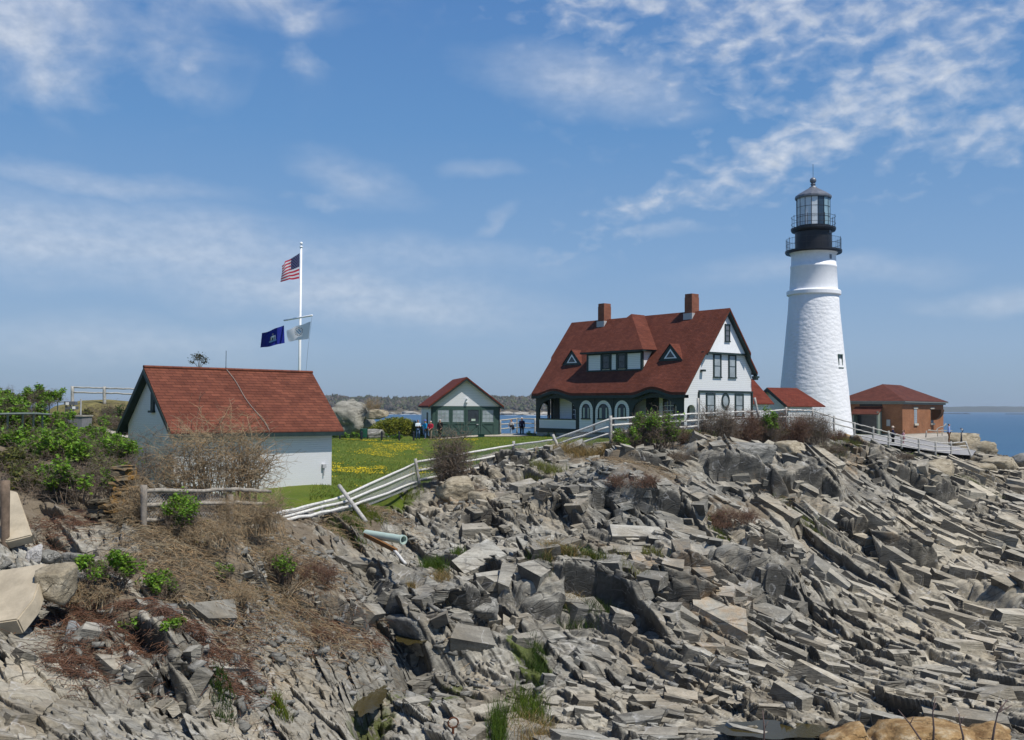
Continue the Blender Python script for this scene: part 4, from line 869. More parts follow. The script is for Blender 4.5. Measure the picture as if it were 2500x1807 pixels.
# ------------------------------------------------------------------ brick fog signal building
BP = R_(40)
bb = thing('brick_building', 'low orange brick building with brown hipped roof at the seaward point', 'building', (38.9, 100, -2.55), -BP)
ez = .87+2.55; wu, dv = 6.4, 13.0; rzb = 2.66+2.55
f = MB(); f.box(-wu, 0, 0, dv, .0, ez-.3); f.build('wall', m_brick_o, bb)
f = MB(); f.box(-wu-.06, .06, -.06, dv+.06, -.8, .12); f.build('plinth', m_conc, bb)
f = MB(); ov = .45; a0, a1, b0, b1 = -wu-ov, ov, -ov, dv+ov; rA, rB = (-wu/2, 3.5, rzb), (-wu/2, dv-4.0, rzb)
f.add([(a0, b0, ez), (a1, b0, ez), (a1, b1, ez), (a0, b1, ez), rA, rB], [(0, 1, 4), (1, 2, 5, 4), (2, 3, 5), (3, 0, 4, 5)]); f.build('roof', m_roofb, bb)
f = MB(); f.box(a0+.03, a1-.03, b0+.03, b1-.03, ez-.13, ez-.005); f.box(-wu-.2, .2, -.2, dv+.2, ez-.32, ez-.13); f.build('cornice', plain('grey_green_trim', (.19, .21, .19), .6), bb)
m_stone = plain('pale_stone', (.55, .50, .40), .8, .2, .1)
for v_, gm in ((3.85, m_curtain), (9.1, m_glass)):
    o_ = (0.0, v_, 1.15); f = FB(o_, (0, 1, 0), (1, 0, 0)); f.rect(-.62, .62, 1.5, 1.68, 0, .08); f.rect(-.56, .56, -.2, 0, 0, .14); wi = f.build('window', m_stone, bb)
    f = FB(o_, (0, 1, 0), (1, 0, 0)); f.rect(-.42, .42, 0, 1.5, 0, .02); f.build('pane', gm, wi)
    f = FB(o_, (0, 1, 0), (1, 0, 0))
    for q in range(1, 7): f.rect(-.42, .42, 1.5*q/7-.015, 1.5*q/7+.015, .02, .035)
    f.rect(-.02, .02, 0, 1.5, .02, .03); f.build('glazing_bar', m_flash, wi)
f = MB(); n = 10; V = [(.02, 8.75, 2.6)]+[(.05+1.05*sin(pi/2*k/n), 8.75, 2.6-1.15*cos(pi/2*k/n)) for k in range(n+1)]; f.prism(V, (0, .9, 0)); f.build('window_hood', plain('rusty_brown_metal', (.09, .045, .02), .6), bb)
f = FB((0, 0, 0), (1, 0, 0), (0, -1, 0))
p0, p1 = -4.63, -2.05
f.rect(p0, p0+.12, 0, 2.0, 0, 1.1); f.rect(p0, p1, 2.0, 2.12, .95, 1.12); f.rect(p1-.12, p1, 0, 2.35, 0, 1.1); po = f.build('porch', plain('grey_green_wood', (.20, .235, .20), .7), bb)
f = MB(); f.prism([(p0-.12, -1.25, 2.1), (p1+.1, -1.25, 2.1), (p1+.1, 0, 2.85), (p0-.12, 0, 2.85)], (0, 0, -.07)); f.build('porch_roof', m_roofb, po)
f = MB(); f.box(p0+.12, p1-.12, -.06, -.01, .05, 2.0); f.build('entrance_door', m_glass, po)
f = FB((0, 0, 0), (1, 0, 0), (0, -1, 0)); f.rect(-1.55, -1.2, .9, 1.55, 0, .12); f.build('meter_box', m_flash, bb)
f = FB((0, 0, 0), (1, 0, 0), (0, -1, 0)); f.rect(-4.3, -2.0, 2.88, 3.1, 0, .05); sg_ = f.build('sign_board', plain('dark_sign', (.03, .025, .022), .6), bb)
def text_mesh(name, body, size, mat, parent, o_, ea, ec, eb=(0, 0, 1), depth=.006):
    cu = bpy.data.curves.new(name, 'FONT'); cu.body = body; cu.size = size; cu.align_x = 'CENTER'; cu.align_y = 'CENTER'; cu.extrude = depth
    tmp = bpy.data.objects.new('tmp', cu); COL.objects.link(tmp); bpy.context.view_layer.update()
    me = bpy.data.meshes.new_from_object(tmp.evaluated_get(bpy.context.evaluated_depsgraph_get())); bpy.data.objects.remove(tmp)
    V = np.array([v.co[:] for v in me.vertices]); Fc = [tuple(p.vertices) for p in me.polygons]; bpy.data.meshes.remove(me)
    V = np.array(o_)+V[:, :1]*np.array(ea)+V[:, 1:2]*np.array(eb)+V[:, 2:]*np.array(ec)
    return mesh_obj(name, V, Fc, mat, parent)
# ------------------------------------------------------------------ passage between house and tower
ps = thing('tower_passage', 'small white outbuilding with red roof joined to the lighthouse base', 'outbuilding', (23.38, 92, -2.5), R_(25))
zr_, ze_, wv_, L_ = 1.96+2.5, .29+2.5, 2.77, 3.5; s_ = (zr_-ze_)/wv_
f = MB(); f.prism([(.35, y, z) for y, z in [(-2.5, -.2), (2.5, -.2), (2.5, zr_-s_*2.5-.1), (0, zr_-.1), (-2.5, zr_-s_*2.5-.1)]], (L_-.75, 0, 0)); f.build('wall', m_clap, ps)
m_roofp = m_shingle('passage_shingles', (.14, .03, .018), (.19, .048, .028), (.08, .022, .015), .3, .15, math.atan(s_), .25)
f = MB()
for sg in (-1, 1): f.prism([(0, 0, zr_), (L_, 0, zr_), (L_+(.9 if sg < 0 else 0), sg*wv_, ze_), (0, sg*wv_, ze_)], (0, 0, -.1))
f.build('roof', m_roofp, ps)
f = MB()
for sg in (-1, 1): f.prism([(-.03, 0, zr_-.03), (-.03, sg*wv_, ze_-.03), (-.03, sg*wv_, ze_-.3), (-.03, 0, zr_-.34)], (.14, 0, 0))
f.build('rake_board', m_green, ps)
el_ = thing('house_ell', 'red roofed rear wing between the white house gable and the small outbuilding', 'outbuilding', (22.7, 87.0, -2.4), -PH)
f = MB(); f.box(-4.2, -.25, -8.2, -.2, -.2, 2.85); f.build('wall', m_clap, el_)
f = MB(); f.prism([(-2.2, -8.3, 5.05), (-2.2, 0, 5.05), (.05, 0, 2.88), (.05, -8.3, 2.88)], (0, 0, -.1)); f.prism([(-4.5, -8.3, 2.88), (-4.5, 0, 2.88), (-2.2, 0, 5.05), (-2.2, -8.3, 5.05)], (0, 0, -.1)); f.build('roof', m_roofp, el_)
# ------------------------------------------------------------------ vectorised tubes and leaves
rng = np.random.default_rng(11)
def tubes(paths, rad, n=3):
    paths = np.asarray(paths, float); N, K, _ = paths.shape; rad = np.broadcast_to(np.asarray(rad, float), (N, K))
    t = np.gradient(paths, axis=1); t /= np.linalg.norm(t, axis=2, keepdims=True)+1e-9
    up = np.array([.31, .27, .91]); a = np.cross(t, up); a /= np.linalg.norm(a, axis=2, keepdims=True)+1e-6; b = np.cross(t, a)
    th = 2*pi*np.arange(n)/n
    V = paths[:, :, None, :]+rad[:, :, None, None]*(a[:, :, None, :]*np.cos(th)[None, None, :, None]+b[:, :, None, :]*np.sin(th)[None, None, :, None])
    idx = np.arange(N*K*n).reshape(N, K, n); nx = np.roll(idx, -1, axis=2)
    F = np.stack([idx[:, :-1], nx[:, :-1], nx[:, 1:], idx[:, 1:]], -1).reshape(-1, 4)
    return V.reshape(-1, 3), F
def leaves(pos, size, flat=.4, asp=.55):
    N = len(pos); d = rng.normal(size=(N, 3)); d[:, 2] = d[:, 2]*flat+.15; d /= np.linalg.norm(d, axis=1, keepdims=True)
    e = rng.normal(size=(N, 3)); e -= d*(e*d).sum(1, keepdims=True); e /= np.linalg.norm(e, axis=1, keepdims=True)
    s = size*(.6+.8*rng.random((N, 1)))
    V = np.stack([pos-d*s*.5, pos+e*s*asp*.5, pos+d*s*.5, pos-e*s*asp*.5], 1)
    F = np.arange(N*4).reshape(N, 4)
    return V.reshape(-1, 3), F
def vcol(N, k, lo, hi, hue=.15):
    v = lo+(hi-lo)*rng.random(N); h = (rng.random(N)-.5)*2*hue
    c = np.stack([v*(1+h), v, v*(1-h), np.ones(N)], 1)
    return np.repeat(c, k, axis=0)
m_twig = m_leaf('twig_bark', (.165, .128, .095), 0, 0); m_twigr = m_leaf('red_brown_twigs', (.15, .085, .055), 0, 0); m_straw = m_leaf('dry_straw', (.33, .245, .145), 0, 0)
m_lf = m_leaf('spring_leaves', (.145, .265, .024)); m_lfd = m_leaf('dark_leaves', (.05, .085, .022)); m_lfo = m_leaf('olive_leaves', (.115, .125, .03)); m_grass = m_leaf('grass_blades', (.075, .13, .015)); m_juni = m_leaf('yellow_green_leaves', (.20, .215, .02))
def canes(c, rx, ry, h, n, arch=.5, K=7, spread=.3, wig=.06):
    a = rng.random(n)*2*pi; q = np.sqrt(rng.random(n)); base = np.stack([rx*spread*q*np.cos(a), ry*spread*q*np.sin(a), np.zeros(n)], 1)
    a2 = a+(rng.random(n)-.5)*1.6; R_e = .35+.65*rng.random(n); hh = h*(.45+.55*rng.random(n))*np.sqrt(np.clip(1.15-R_e**2*.75, .1, 1))
    tip = np.stack([rx*R_e*np.cos(a2), ry*R_e*np.sin(a2), hh*(1-arch*R_e*rng.random(n)*.8)], 1)
    mid = base*.5+tip*.5; mid[:, 2] = hh*(.55+.45*arch+.1*rng.random(n))
    s = np.linspace(0, 1, K)[None, :, None]
    p = base[:, None]*(1-s)**2+2*mid[:, None]*s*(1-s)+tip[:, None]*s**2
    w_ = rng.normal(size=(n, K, 3))*wig*h*np.linspace(0, 1, K)[None, :, None]
    return p+w_+np.asarray(c)[None, None]
def twigs(main, per, ln, K=4, up=.3, wig=.12):
    N, KK, _ = main.shape; n = N*per
    i = rng.integers(0, N, n); f = .25+.75*rng.random(n); j = f*(KK-1); j0 = np.minimum(j.astype(int), KK-2); fr = (j-j0)[:, None]
    st = main[i, j0]*(1-fr)+main[i, j0+1]*fr
    d = rng.normal(size=(n, 3)); d[:, 2] = d[:, 2]*.6+up; d /= np.linalg.norm(d, axis=1, keepdims=True)
    L = ln*(.4+.8*rng.random(n))[:, None, None]; s = np.linspace(0, 1, K)[None, :, None]
    return st[:, None]+d[:, None]*L*s+rng.normal(size=(n, K, 3))*wig*L*s
def join(parts):
    V = []; F = []; o = 0
    for v, f in parts: V.append(v); F.append(f+o); o += len(v)
    return np.concatenate(V), np.concatenate(F)
def shrub(name, label, c, rx, ry, h, n=60, per=5, leaf=0, lsize=.07, lm=None, tm=None, arch=.4, r=.012, tw=.35, group=None, cat='shrub', spread=.35, top=0.0, sub=2, wig=.05):
    c = np.asarray(c, float); root = thing(name, label, cat, tuple(c), 0, group, True)
    m = canes(c-np.array([0, 0, .05]), rx, ry, h, n, arch, spread=spread, wig=wig); t1 = twigs(m, per, h*tw); parts = [tubes(m, np.linspace(r, r*.4, m.shape[1])[None, :]), tubes(t1, np.linspace(r*.55, r*.22, 4)[None, :])]
    t2 = twigs(t1, sub, h*tw*.5, 3); parts.append(tubes(t2, np.linspace(r*.35, r*.18, 3)[None, :]))
    V, F = join(parts)
    mesh_obj('branches', V, F, tm or m_twig, root, None, False, {'col': vcol(len(V)//3, 3, .65, 1.3)[:len(V)] if len(V) % 3 == 0 else np.ones((len(V), 4))})
    if leaf:
        src = np.concatenate([t1.reshape(-1, 3), t2.reshape(-1, 3), t2.reshape(-1, 3)])
        if top > 0: 
            k = (src[:, 2]-c[2])/h+rng.normal(size=len(src))*.15 > top
            if k.sum() > 50: src = src[k]
        # clumps: keep leaves near random centres so gaps show through
        cen = src[rng.integers(0, len(src), max(6, leaf//120))]
        p = src[rng.integers(0, len(src), leaf*3)]+rng.normal(size=(leaf*3, 3))*lsize*.8
        dmin = np.min(np.linalg.norm(p[:, None]-cen[None], axis=2) if len(p)*len(cen) < 4e6 else np.stack([np.linalg.norm(p-q, axis=1) for q in cen], 1), axis=1)
        p = p[np.argsort(dmin+rng.random(len(p))*h*.12)[:leaf]]
        V, F = leaves(p, lsize)
        mesh_obj('foliage', V, F, lm or m_lf, root, None, False, {'col': vcol(len(p), 4, .55, 1.45)})
    return root
def grass_patch(n, cx, cy, wx, wy, rot, hlo, hhi, lean=.35, w_=.008):
    q = rng.normal(size=(n*3, 2))*.55; q = q[(q**2).sum(1) < 1.6][:n]; c_, s_ = cos(rot), sin(rot)
    x = cx+q[:, 0]*wx*c_-q[:, 1]*wy*s_; y = cy+q[:, 0]*wx*s_+q[:, 1]*wy*c_
    return blades(x, y, hlo, hhi, lean, w_)
def blades(x, y, hlo, hhi, lean, w_, z=None):
    n = len(x); z = gz_at(x, y) if z is None else z; h = hlo+(hhi-hlo)*rng.random(n)
    d = rng.normal(size=(n, 2))*lean*h[:, None]; s = np.linspace(0, 1, 4)
    p = np.stack([x[:, None]+d[:, :1]*s**2, y[:, None]+d[:, 1:]*s**2, z[:, None]-.04+h[:, None]*s], 2)
    return tubes(p, w_*np.array([1, .85, .6, .15])[None, :])
def world_of(px, py, Y): return P(px, py, Y)
def px_spot(px, py):
    return hit(px, py)
# ------------------------------------------------------------------ fences
m_wood = plain('silvered_wood', (.40, .385, .35), .85, .15, .28, 9, 0, .4); m_woodw = plain('peeling_white_wood', (.60, .585, .54), .8, .15, .25, 11, 0, .4); m_woodb = plain('weathered_brown_wood', (.17, .125, .09), .85, .15, .3, 9, 0, .4)
m_wire = plain('galvanised_wire', (.40, .41, .41), .5, .4, .1)
def pole(f, a, b, r, n=8, wob=.006, K=6, taper=1.0):
    a = np.array(a, float); b = np.array(b, float)
    pts = [a+(b-a)*k/(K-1)+rng.normal(size=3)*wob*(0 < k < K-1) for k in range(K)]
    f.tube(pts, [r*(1+(taper-1)*k/(K-1))*(1+rng.normal()*.04) for k in range(K)], n)
def fence(name, label, posts, rails, panels=(), pm=None, rm=None, pr=.075, rr=.055, group=None, square=False):
    b = P(*posts[0][1]); root = thing(name, label, 'fence', tuple(b), 0, group, True)
    for tp, bt in posts:
        f = MB(); a, c = P(*bt), P(*tp); pole(f, a-(c-a)*.15, c, pr, 8, .004); f.build('post', pm or m_wood, root, True)
    for R_l in rails:
        q = [P(*p) for p in R_l]
        for a, c in zip(q[:-1], q[1:]):
            f = MB(); pole(f, a, c, rr, 7, .012, 7, .85); f.build('rail', rm or m_woodw, root, True)
    for pn in panels:
        A, B, C, D = [P(*p) for p in pn]; w0 = np.linalg.norm(B-A); h0 = (np.linalg.norm(D-A)+np.linalg.norm(C-B))/2; sp = .085; paths = []
        for sg in (1, -1):
            k = -h0
            while k < w0+h0:
                # line u = k + sg*v*h0 in metres, v in 0..1, clipped to 0..w0
                v0, v1 = 0.0, 1.0
                lo = (0-k)/(sg*h0); hi = (w0-k)/(sg*h0); v0 = max(0, min(lo, hi)); v1 = min(1, max(lo, hi))
                if v1-v0 > .02:
                    pp = []
                    for v in np.linspace(v0, v1, 3):
                        u = (k+sg*v*h0)/w0; pp.append((A*(1-u)+B*u)*(1-v)+(D*(1-u)+C*u)*v)
                    paths.append(pp)
                k += sp
        V, F = tubes(np.array(paths), .0045); mesh_obj('wire_mesh', V, F, m_wire, root)
    return root
FL = fence('rail_fence', 'old wooden fence with wire mesh climbing beside the lawn, one post toppled', 
    [((828, 1186, 35.2), (884, 1261, 33.8)), ((1014, 1120, 45), (1024, 1184, 45)), ((1254, 1077, 52), (1254, 1129, 52)), ((1350, 1062, 51.4), (1375, 1121, 50.6)), ((1491, 1015, 50), (1491, 1074, 50)), ((1704, 972, 55), (1704, 1044, 55)),
     ((1842, 971, 60), (1851, 1012, 60)), ((1919, 994, 64), (1919, 1040, 64)), ((1984, 998, 68), (1984, 1046, 68)), ((2036, 1015, 73), (2036, 1048, 73))],
    [[(686, 1258, 31.5), (836, 1212, 35.5), (1010, 1133, 44.8)], [(672, 1266, 31), (846, 1224, 35), (1012, 1155, 44.8)], [(700, 1270, 31.4), (856, 1236, 34.6), (1017, 1177, 44.8)], [(640, 1262, 30.2), (790, 1226, 33.8)],
     [(1018, 1128, 45), (1254, 1087, 51.9), (1352, 1074, 51.3), (1489, 1023, 50)], [(1020, 1149, 45), (1254, 1105, 51.9), (1358, 1086, 51.1), (1490, 1041, 50)], [(1023, 1172, 45), (1254, 1125, 51.9), (1365, 1100, 50.9), (1491, 1057, 50)],
     [(1491, 1023, 50), (1600, 1018, 52.5), (1704, 1010, 55), (1843, 1005, 60), (1919, 1000, 64), (1984, 1003, 68), (2036, 1020, 73)], [(1491, 1039, 50), (1704, 1026, 55), (1845, 1020, 60), (1919, 1018, 64), (1984, 1020, 68), (2036, 1034, 73)], [(1491, 1056, 50), (1704, 1040, 55)]],
    [[(700, 1272, 31.6), (862, 1246, 34.8), (846, 1209, 35.7), (700, 1256, 31.9)], [(868, 1248, 35), (1020, 1186, 45), (1012, 1136, 45), (842, 1208, 36)], [(1024, 1186, 45.1), (1254, 1130, 52.1), (1254, 1090, 52.1), (1018, 1131, 45.1)],
     [(1256, 1130, 52.1), (1372, 1116, 51), (1354, 1077, 51.5), (1256, 1089, 52.1)], [(1376, 1118, 51), (1491, 1072, 50.1), (1489, 1026, 50.1), (1356, 1076, 51.5)], [(1494, 1066, 50.2), (1704, 1044, 55.2), (1704, 1013, 55.2), (1494, 1026, 50.2)]])
F3 = fence('rail_fence', 'grey wooden fence stepping down past the tower base to the brick building terrace',
    [((2086, 1031, 77), (2086, 1070, 77)), ((2132, 1042, 78.5), (2132, 1078, 78.5)), ((2169.5, 1052, 80), (2169.5, 1089, 80)), ((2201, 1063, 81), (2201, 1092, 81)), ((2243, 1069.5, 82.5), (2243, 1102, 82.5)), ((2284, 1077, 84), (2284, 1110, 84)), ((2322, 1077.5, 85.5), (2322, 1113, 85.5)), ((2357, 1077.5, 87), (2370, 1112, 86.5))],
    [[(2036, 1020, 73), (2086, 1034, 77), (2132, 1046, 78.5), (2169.5, 1056, 80), (2201, 1064, 81), (2243, 1072, 82.5), (2284, 1080, 84), (2322, 1082, 85.5), (2358, 1079, 87)],
     [(2036, 1034, 73), (2086, 1047, 77), (2132, 1059, 78.5), (2169.5, 1068, 80), (2201, 1075, 81), (2243, 1083.5, 82.5), (2284, 1091, 84), (2322, 1091, 85.5), (2361, 1088, 86.9)],
     [(2086, 1060, 77), (2132, 1071, 78.5), (2169.5, 1079, 80), (2201, 1086, 81), (2243, 1094, 82.5), (2284, 1101, 84), (2322, 1100.5, 85.5), (2365, 1096, 86.8)]], (), m_wood, plain('greyed_wood', (.47, .455, .42), .85, .15, .25, 9, 0, .3), .075, .05)
F1 = fence('rail_fence', 'short weathered fence with mesh half buried in the bramble thicket before the shed', [((351, 1184, 23.7), (351, 1312, 23.7)), ((563, 1207, 26.2), (563, 1300, 26.2))],
    [[(351, 1199, 23.7), (563, 1196, 26.2), (660, 1200, 28)], [(351, 1234, 23.7), (563, 1228, 26.2), (650, 1230, 28)], [(351, 1270, 23.7), (420, 1269, 24.5)]],
    [[(355, 1300, 23.8), (560, 1292, 26.3), (560, 1205, 26.3), (355, 1203, 23.8)]], plain('grey_post_wood', (.24, .21, .175), .9, .1, .3, 9, 0, .4), plain('grey_rail_wood', (.30, .27, .225), .9, .1, .3, 9, 0, .4))
g_ = P(12, 1330, 22.0); t_ = P(13, 1173, 22.0); po = thing('fence_post', 'thick brown weathered post standing alone by the broken concrete slab', 'post', tuple(g_), 0, None, True); f = MB(); pole(f, g_-(t_-g_)*.2, t_, .1, 10, .004); f.build('post_shaft', m_woodb, po, True)
FB_ = fence('rail_fence', 'distant wooden rail fence along the shore between garage and porch', [((1222, 1026, 97), (1222, 1056, 97)), ((1262, 1020, 98), (1262, 1054, 98)), ((1306, 1021, 97), (1306, 1054, 97)), ((968, 1026, 99), (968, 1050, 99)), ((1018, 1038, 95), (1018, 1062, 95))],
    [[(966, 1027, 99), (1026, 1041, 95)], [(966, 1036, 99), (1026, 1050, 95)], [(1221, 1026.5, 97), (1262, 1022, 98), (1310, 1023, 97)], [(1221, 1036, 97), (1262, 1033, 98), (1310, 1034, 97)], [(1221, 1047, 97), (1262, 1044, 98), (1310, 1045, 97)]], (), m_wood, plain('tan_rail_wood', (.42, .39, .33), .85, .1, .2, 6), .07, .06)
FT = fence('rail_fence', 'two rail wooden fence silhouetted on the mound left of the shed', [((177, 943, 62), (177, 1000, 62)), ((255, 944, 62), (255, 985, 62)), ((345, 948, 62), (345, 990, 62))], [[(177, 946, 62), (255, 947.5, 62), (345, 950.5, 62)], [(177, 958, 62), (255, 959.5, 62), (345, 963, 62)]], (), m_wood, m_wood, .1, .055)
# dark pipe railings, left
m_pipe = plain('grey_green_pipe', (.16, .19, .17), .45, .4, .2, 6)
def pipe_rail(label, pts, posts, drop, r):
    root = thing('pipe_railing', label, 'railing', tuple(P(*pts[0])-np.array([0, 0, drop])), 0, None, True)
    f = MB(); f.tube([P(*p) for p in pts], r, 8); f.build('handrail', m_pipe, root, True)
    for p in posts:
        a = P(*p); f = MB(); f.tube([a, a-np.array([0, 0, drop])], r*.9, 7); f.build('post', plain('dark_green_pipe', (.03, .05, .045), .5), root)
pipe_rail('curving grey green pipe railing half sunk in the leafy roses', [(-60, 1011, 30), (0, 1011, 31), (50, 1010, 31.6), (90, 1010, 32.5), (130, 1013, 34), (163, 1019, 36)], [(19, 1011, 31.2), (56, 1010.5, 31.7), (82, 1010.3, 32.3), (104, 1011, 33), (137, 1014, 34.3), (163, 1019, 36)], 1.0, .035)
pipe_rail('thin dark pipe railing against the sea behind the roses', [(40, 978, 54), (74, 979, 54), (141, 981, 54), (178, 982, 54)], [(74, 979, 54), (121, 981, 54), (141, 981, 54)], .9, .03)
# utility stand and box
ub = thing('utility_stand', 'grey metal utility boxes on a post frame above the planter', 'utility stand', tuple(P(172, 1026, 45)), 0, None, True); c0 = P(172, 1026, 45)
for dxx in (-.22, -.02, .12, .45):
    f = MB(); f.tube([c0+(dxx, 0, 0), c0+(dxx, 0, .75 if dxx < .2 else .95)], .035, 7); f.build('post', m_flash, ub)
for z0, z1, a, b in ((.48, .62, -.2, .3), (.68, .84, -.25, .25)):
    f = MB(); f.obox(c0+((a+b)/2, 0, (z0+z1)/2), ((b-a)/2, 0, 0), (0, .12, 0), (0, 0, (z1-z0)/2)); f.build('meter_box', m_lead, ub)
for dxx, z0 in ((-.1, .74), (.2, .56)):
    f = MB(); f.obox(c0+(dxx, -.14, z0), (.06, 0, 0), (0, .03, 0), (0, 0, .06)); f.build('dial', m_white, ub)
pb = thing('planter_box', 'low grey concrete box beside the path', 'planter', tuple(P(186, 1052, 44)), 0, None, True); c0 = P(186, 1050, 44)
f = MB(); f.obox(c0+(0, .3, .25), (.36, -.05, 0), (.05, .4, 0), (0, 0, .35)); f.build('box_body', plain('grey_concrete', (.20, .20, .21), .9), pb); f = MB(); f.obox(c0+(0, .3, .62), (.40, -.05, 0), (.05, .44, 0), (0, 0, .03)); f.build('box_rim', m_conc, pb)
# ------------------------------------------------------------------ flagpole and flags
fx = P(731, 908, 60); base = np.array([P(729, 1060, 60)[0], 60, -2.95]); topz = P(734.3, 606, 60)
fp = thing('flagpole', 'white flagpole with yardarm rising behind the shed', 'flagpole', tuple(base), 0, None, True)
f = MB(); f.tube([base, base+(topz-base)*[0, 0, 1]*.5, base+(topz-base)*[0, 0, 1]], [.095, .085, .06], 12); f.build('pole', m_white, fp, True)
tp = base+(topz-base)*[0, 0, 1]
f = MB(); f.lathe([(.02, -.02), (.06, 0), (.10, .06), (.10, .09), (.05, .13), (.025, .16), (.025, .2)]+[(.092*cos(R_(a)), .29+.092*sin(R_(a))) for a in range(-80, 91, 17)], 16); f.v = [tuple(np.array(v)+tp) for v in f.v]; f.build('finial', m_white, fp, True)
yl, yr = P(694, 782, 61.8), P(761.8, 770.6, 58.3); yz = (yl[2]+yr[2])/2; yl[2] = yr[2] = yz
ym = (yl+yr)/2; sh_ = np.array([base[0], 60.0, yz])-ym; sh_[2] = 0
f = MB(); f.tube([yl, yr], .055, 10); f.build('yardarm', m_white, fp, True)
f = MB(); f.tube([yr+(0, 0, -.05), P(752, 850, 58.6), P(747, 910, 59.2)], .008, 4); f.build('halyard', m_lead, fp)
_t = NT('flag_white'); m_fw = _t.bsdf((.84, .83, .85), .8, .1, None, 0, .55); m_fr = plain('flag_red', (.36, .02, .045), .8, .1, .1); m_fbl = plain('flag_navy', (.012, .016, .07), .8, .1, .1); m_fb = plain('flag_blue', (.012, .022, .22), .75, .15, .1); m_fg = plain('flag_seal_green', (.02, .06, .03), .8); m_fl = plain('flag_seal_blue', (.20, .38, .60), .8); m_ft = plain('flag_seal_grey', (.28, .25, .26), .8); m_fs = plain('flag_seal_tan', (.34, .32, .22), .8)
def flag(name, label, ht, hb, tl, bl, nx, ny, pat, mats, wave, seed):
    ht, hb, tl, bl = [np.array(P(*p)) for p in (ht, hb, tl, bl)]
    root = thing(name, label, 'flag', tuple(ht), 0, None, True)
    V = []; nrm = np.cross(tl-ht, hb-ht); nrm /= np.linalg.norm(nrm)
    for j in range(ny+1):
        for i in range(nx+1):
            s, q = i/nx, j/ny; p = (ht*(1-s)+tl*s)*(1-q)+(hb*(1-s)+bl*s)*q
            p = p+nrm*wave*s*(sin(s*8+q*1.8+seed)*.8+.4*sin(s*15-q*3)) + np.array([0, 0, 1])*wave*.35*s*sin(s*9+seed*2+q)
            V.append(p)
    F = []; mi = []
    for j in range(ny):
        for i in range(nx):
            a = j*(nx+1)+i; F.append((a, a+1, a+nx+2, a+nx+1)); mi.append(pat((i+.5)/nx, (j+.5)/ny, i, j))
    o = mesh_obj('cloth', V, F, mats, root, mi, True)
    return root
def us(s, q, i, j):
    if s < .42 and q < 7/13:
        r, c = j//4, i//4
        return 0 if (j % 4 == 1 and i % 8 in (2, 3) and r % 2 == 0) or (j % 4 == 1 and i % 8 in (6, 7) and r % 2 == 1) else 2
    return 1 if int(q*13) % 2 == 0 else 0
flag('national_flag', 'red white and blue striped flag at the top of the pole', (731.6, 618, 60), (730.6, 680, 60), (684, 648, 58.6), (689, 686, 58.9), 96, 65, us, [m_fw, m_fr, m_fbl], .16, .6)
def me_(s, q, i, j):
    x, y = (s-.52)*1.35, q-.5
    if abs(x) < .055 and abs(y+.20) < .05: return 4
    if abs(x) < .10 and -.12 < y < .16 and abs(x) < .10*(1.35-max(0, y)*4): return 2 if y < 0 or abs(x) > .055 else 1
    if .11 < abs(x) < .185 and -.10 < y < .17: return 2 if (y < 0 and x < 0) or abs(x) > .165 else 4
    if .17 < y < .26 and abs(x) < .24-abs(y-.2): return 3
    return 0
flag('state_flag', 'dark blue flag with a crest hanging from the left yardarm end', (693.3, 794.5, 61.8), (695, 837.5, 61.8), (640, 814, 60.8), (637, 850, 61), 60, 44, me_, [m_fb, m_fg, m_fw, m_fl, m_ft], .10, 2.2)
def wf(s, q, i, j):
    x, y = (s-.50)*1.4, q-.42; r = math.hypot(x, y)
    if r < .17: return 1 if (math.sin(x*40+y*25) > -.5) else 0
    if .24 < r < .29 and (math.atan2(y, x) % .5) < .42: return 2
    if .19 < r < .205: return 2
    return 0
flag('emblem_flag', 'white flag with a round blue emblem hanging from the right yardarm end', (758.5, 785, 58.3), (753.5, 827.5, 58.3), (699, 806, 60.0), (707, 833, 60.2), 60, 44, wf, [m_fw, m_fl, m_ft], .10, 4.0)
# ------------------------------------------------------------------ people
def skin_mesh(verts, edges, radii, sub=2):
    me = bpy.data.meshes.new('s'); bm = bmesh.new(); ly = bm.verts.layers.skin.verify()
    vs = [bm.verts.new(v) for v in verts]
    for i, v in enumerate(vs):
        r = radii[i]; v[ly].radius = r if hasattr(r, '__len__') else (r, r)
    vs[0][ly].use_root = True
    for a, b in edges: bm.edges.new((vs[a], vs[b]))
    bm.to_mesh(me); bm.free(); o = bpy.data.objects.new('s', me); COL.objects.link(o)
    m = o.modifiers.new('k', 'SKIN'); m.use_smooth_shade = True; s = o.modifiers.new('u', 'SUBSURF'); s.levels = sub; s.render_levels = sub
    dg = bpy.context.evaluated_depsgraph_get(); e = o.evaluated_get(dg); m2 = e.to_mesh()
    V = [tuple(v.co) for v in m2.vertices]; F = [tuple(p.vertices) for p in m2.polygons]; e.to_mesh_clear(); bpy.data.objects.remove(o); bpy.data.meshes.remove(me)
    return V, F
m_skin = plain('skin', (.42, .24, .17), .6, .3, .06)
def cloth(name, c): return plain(name, c, .85, .1, .12, 9)
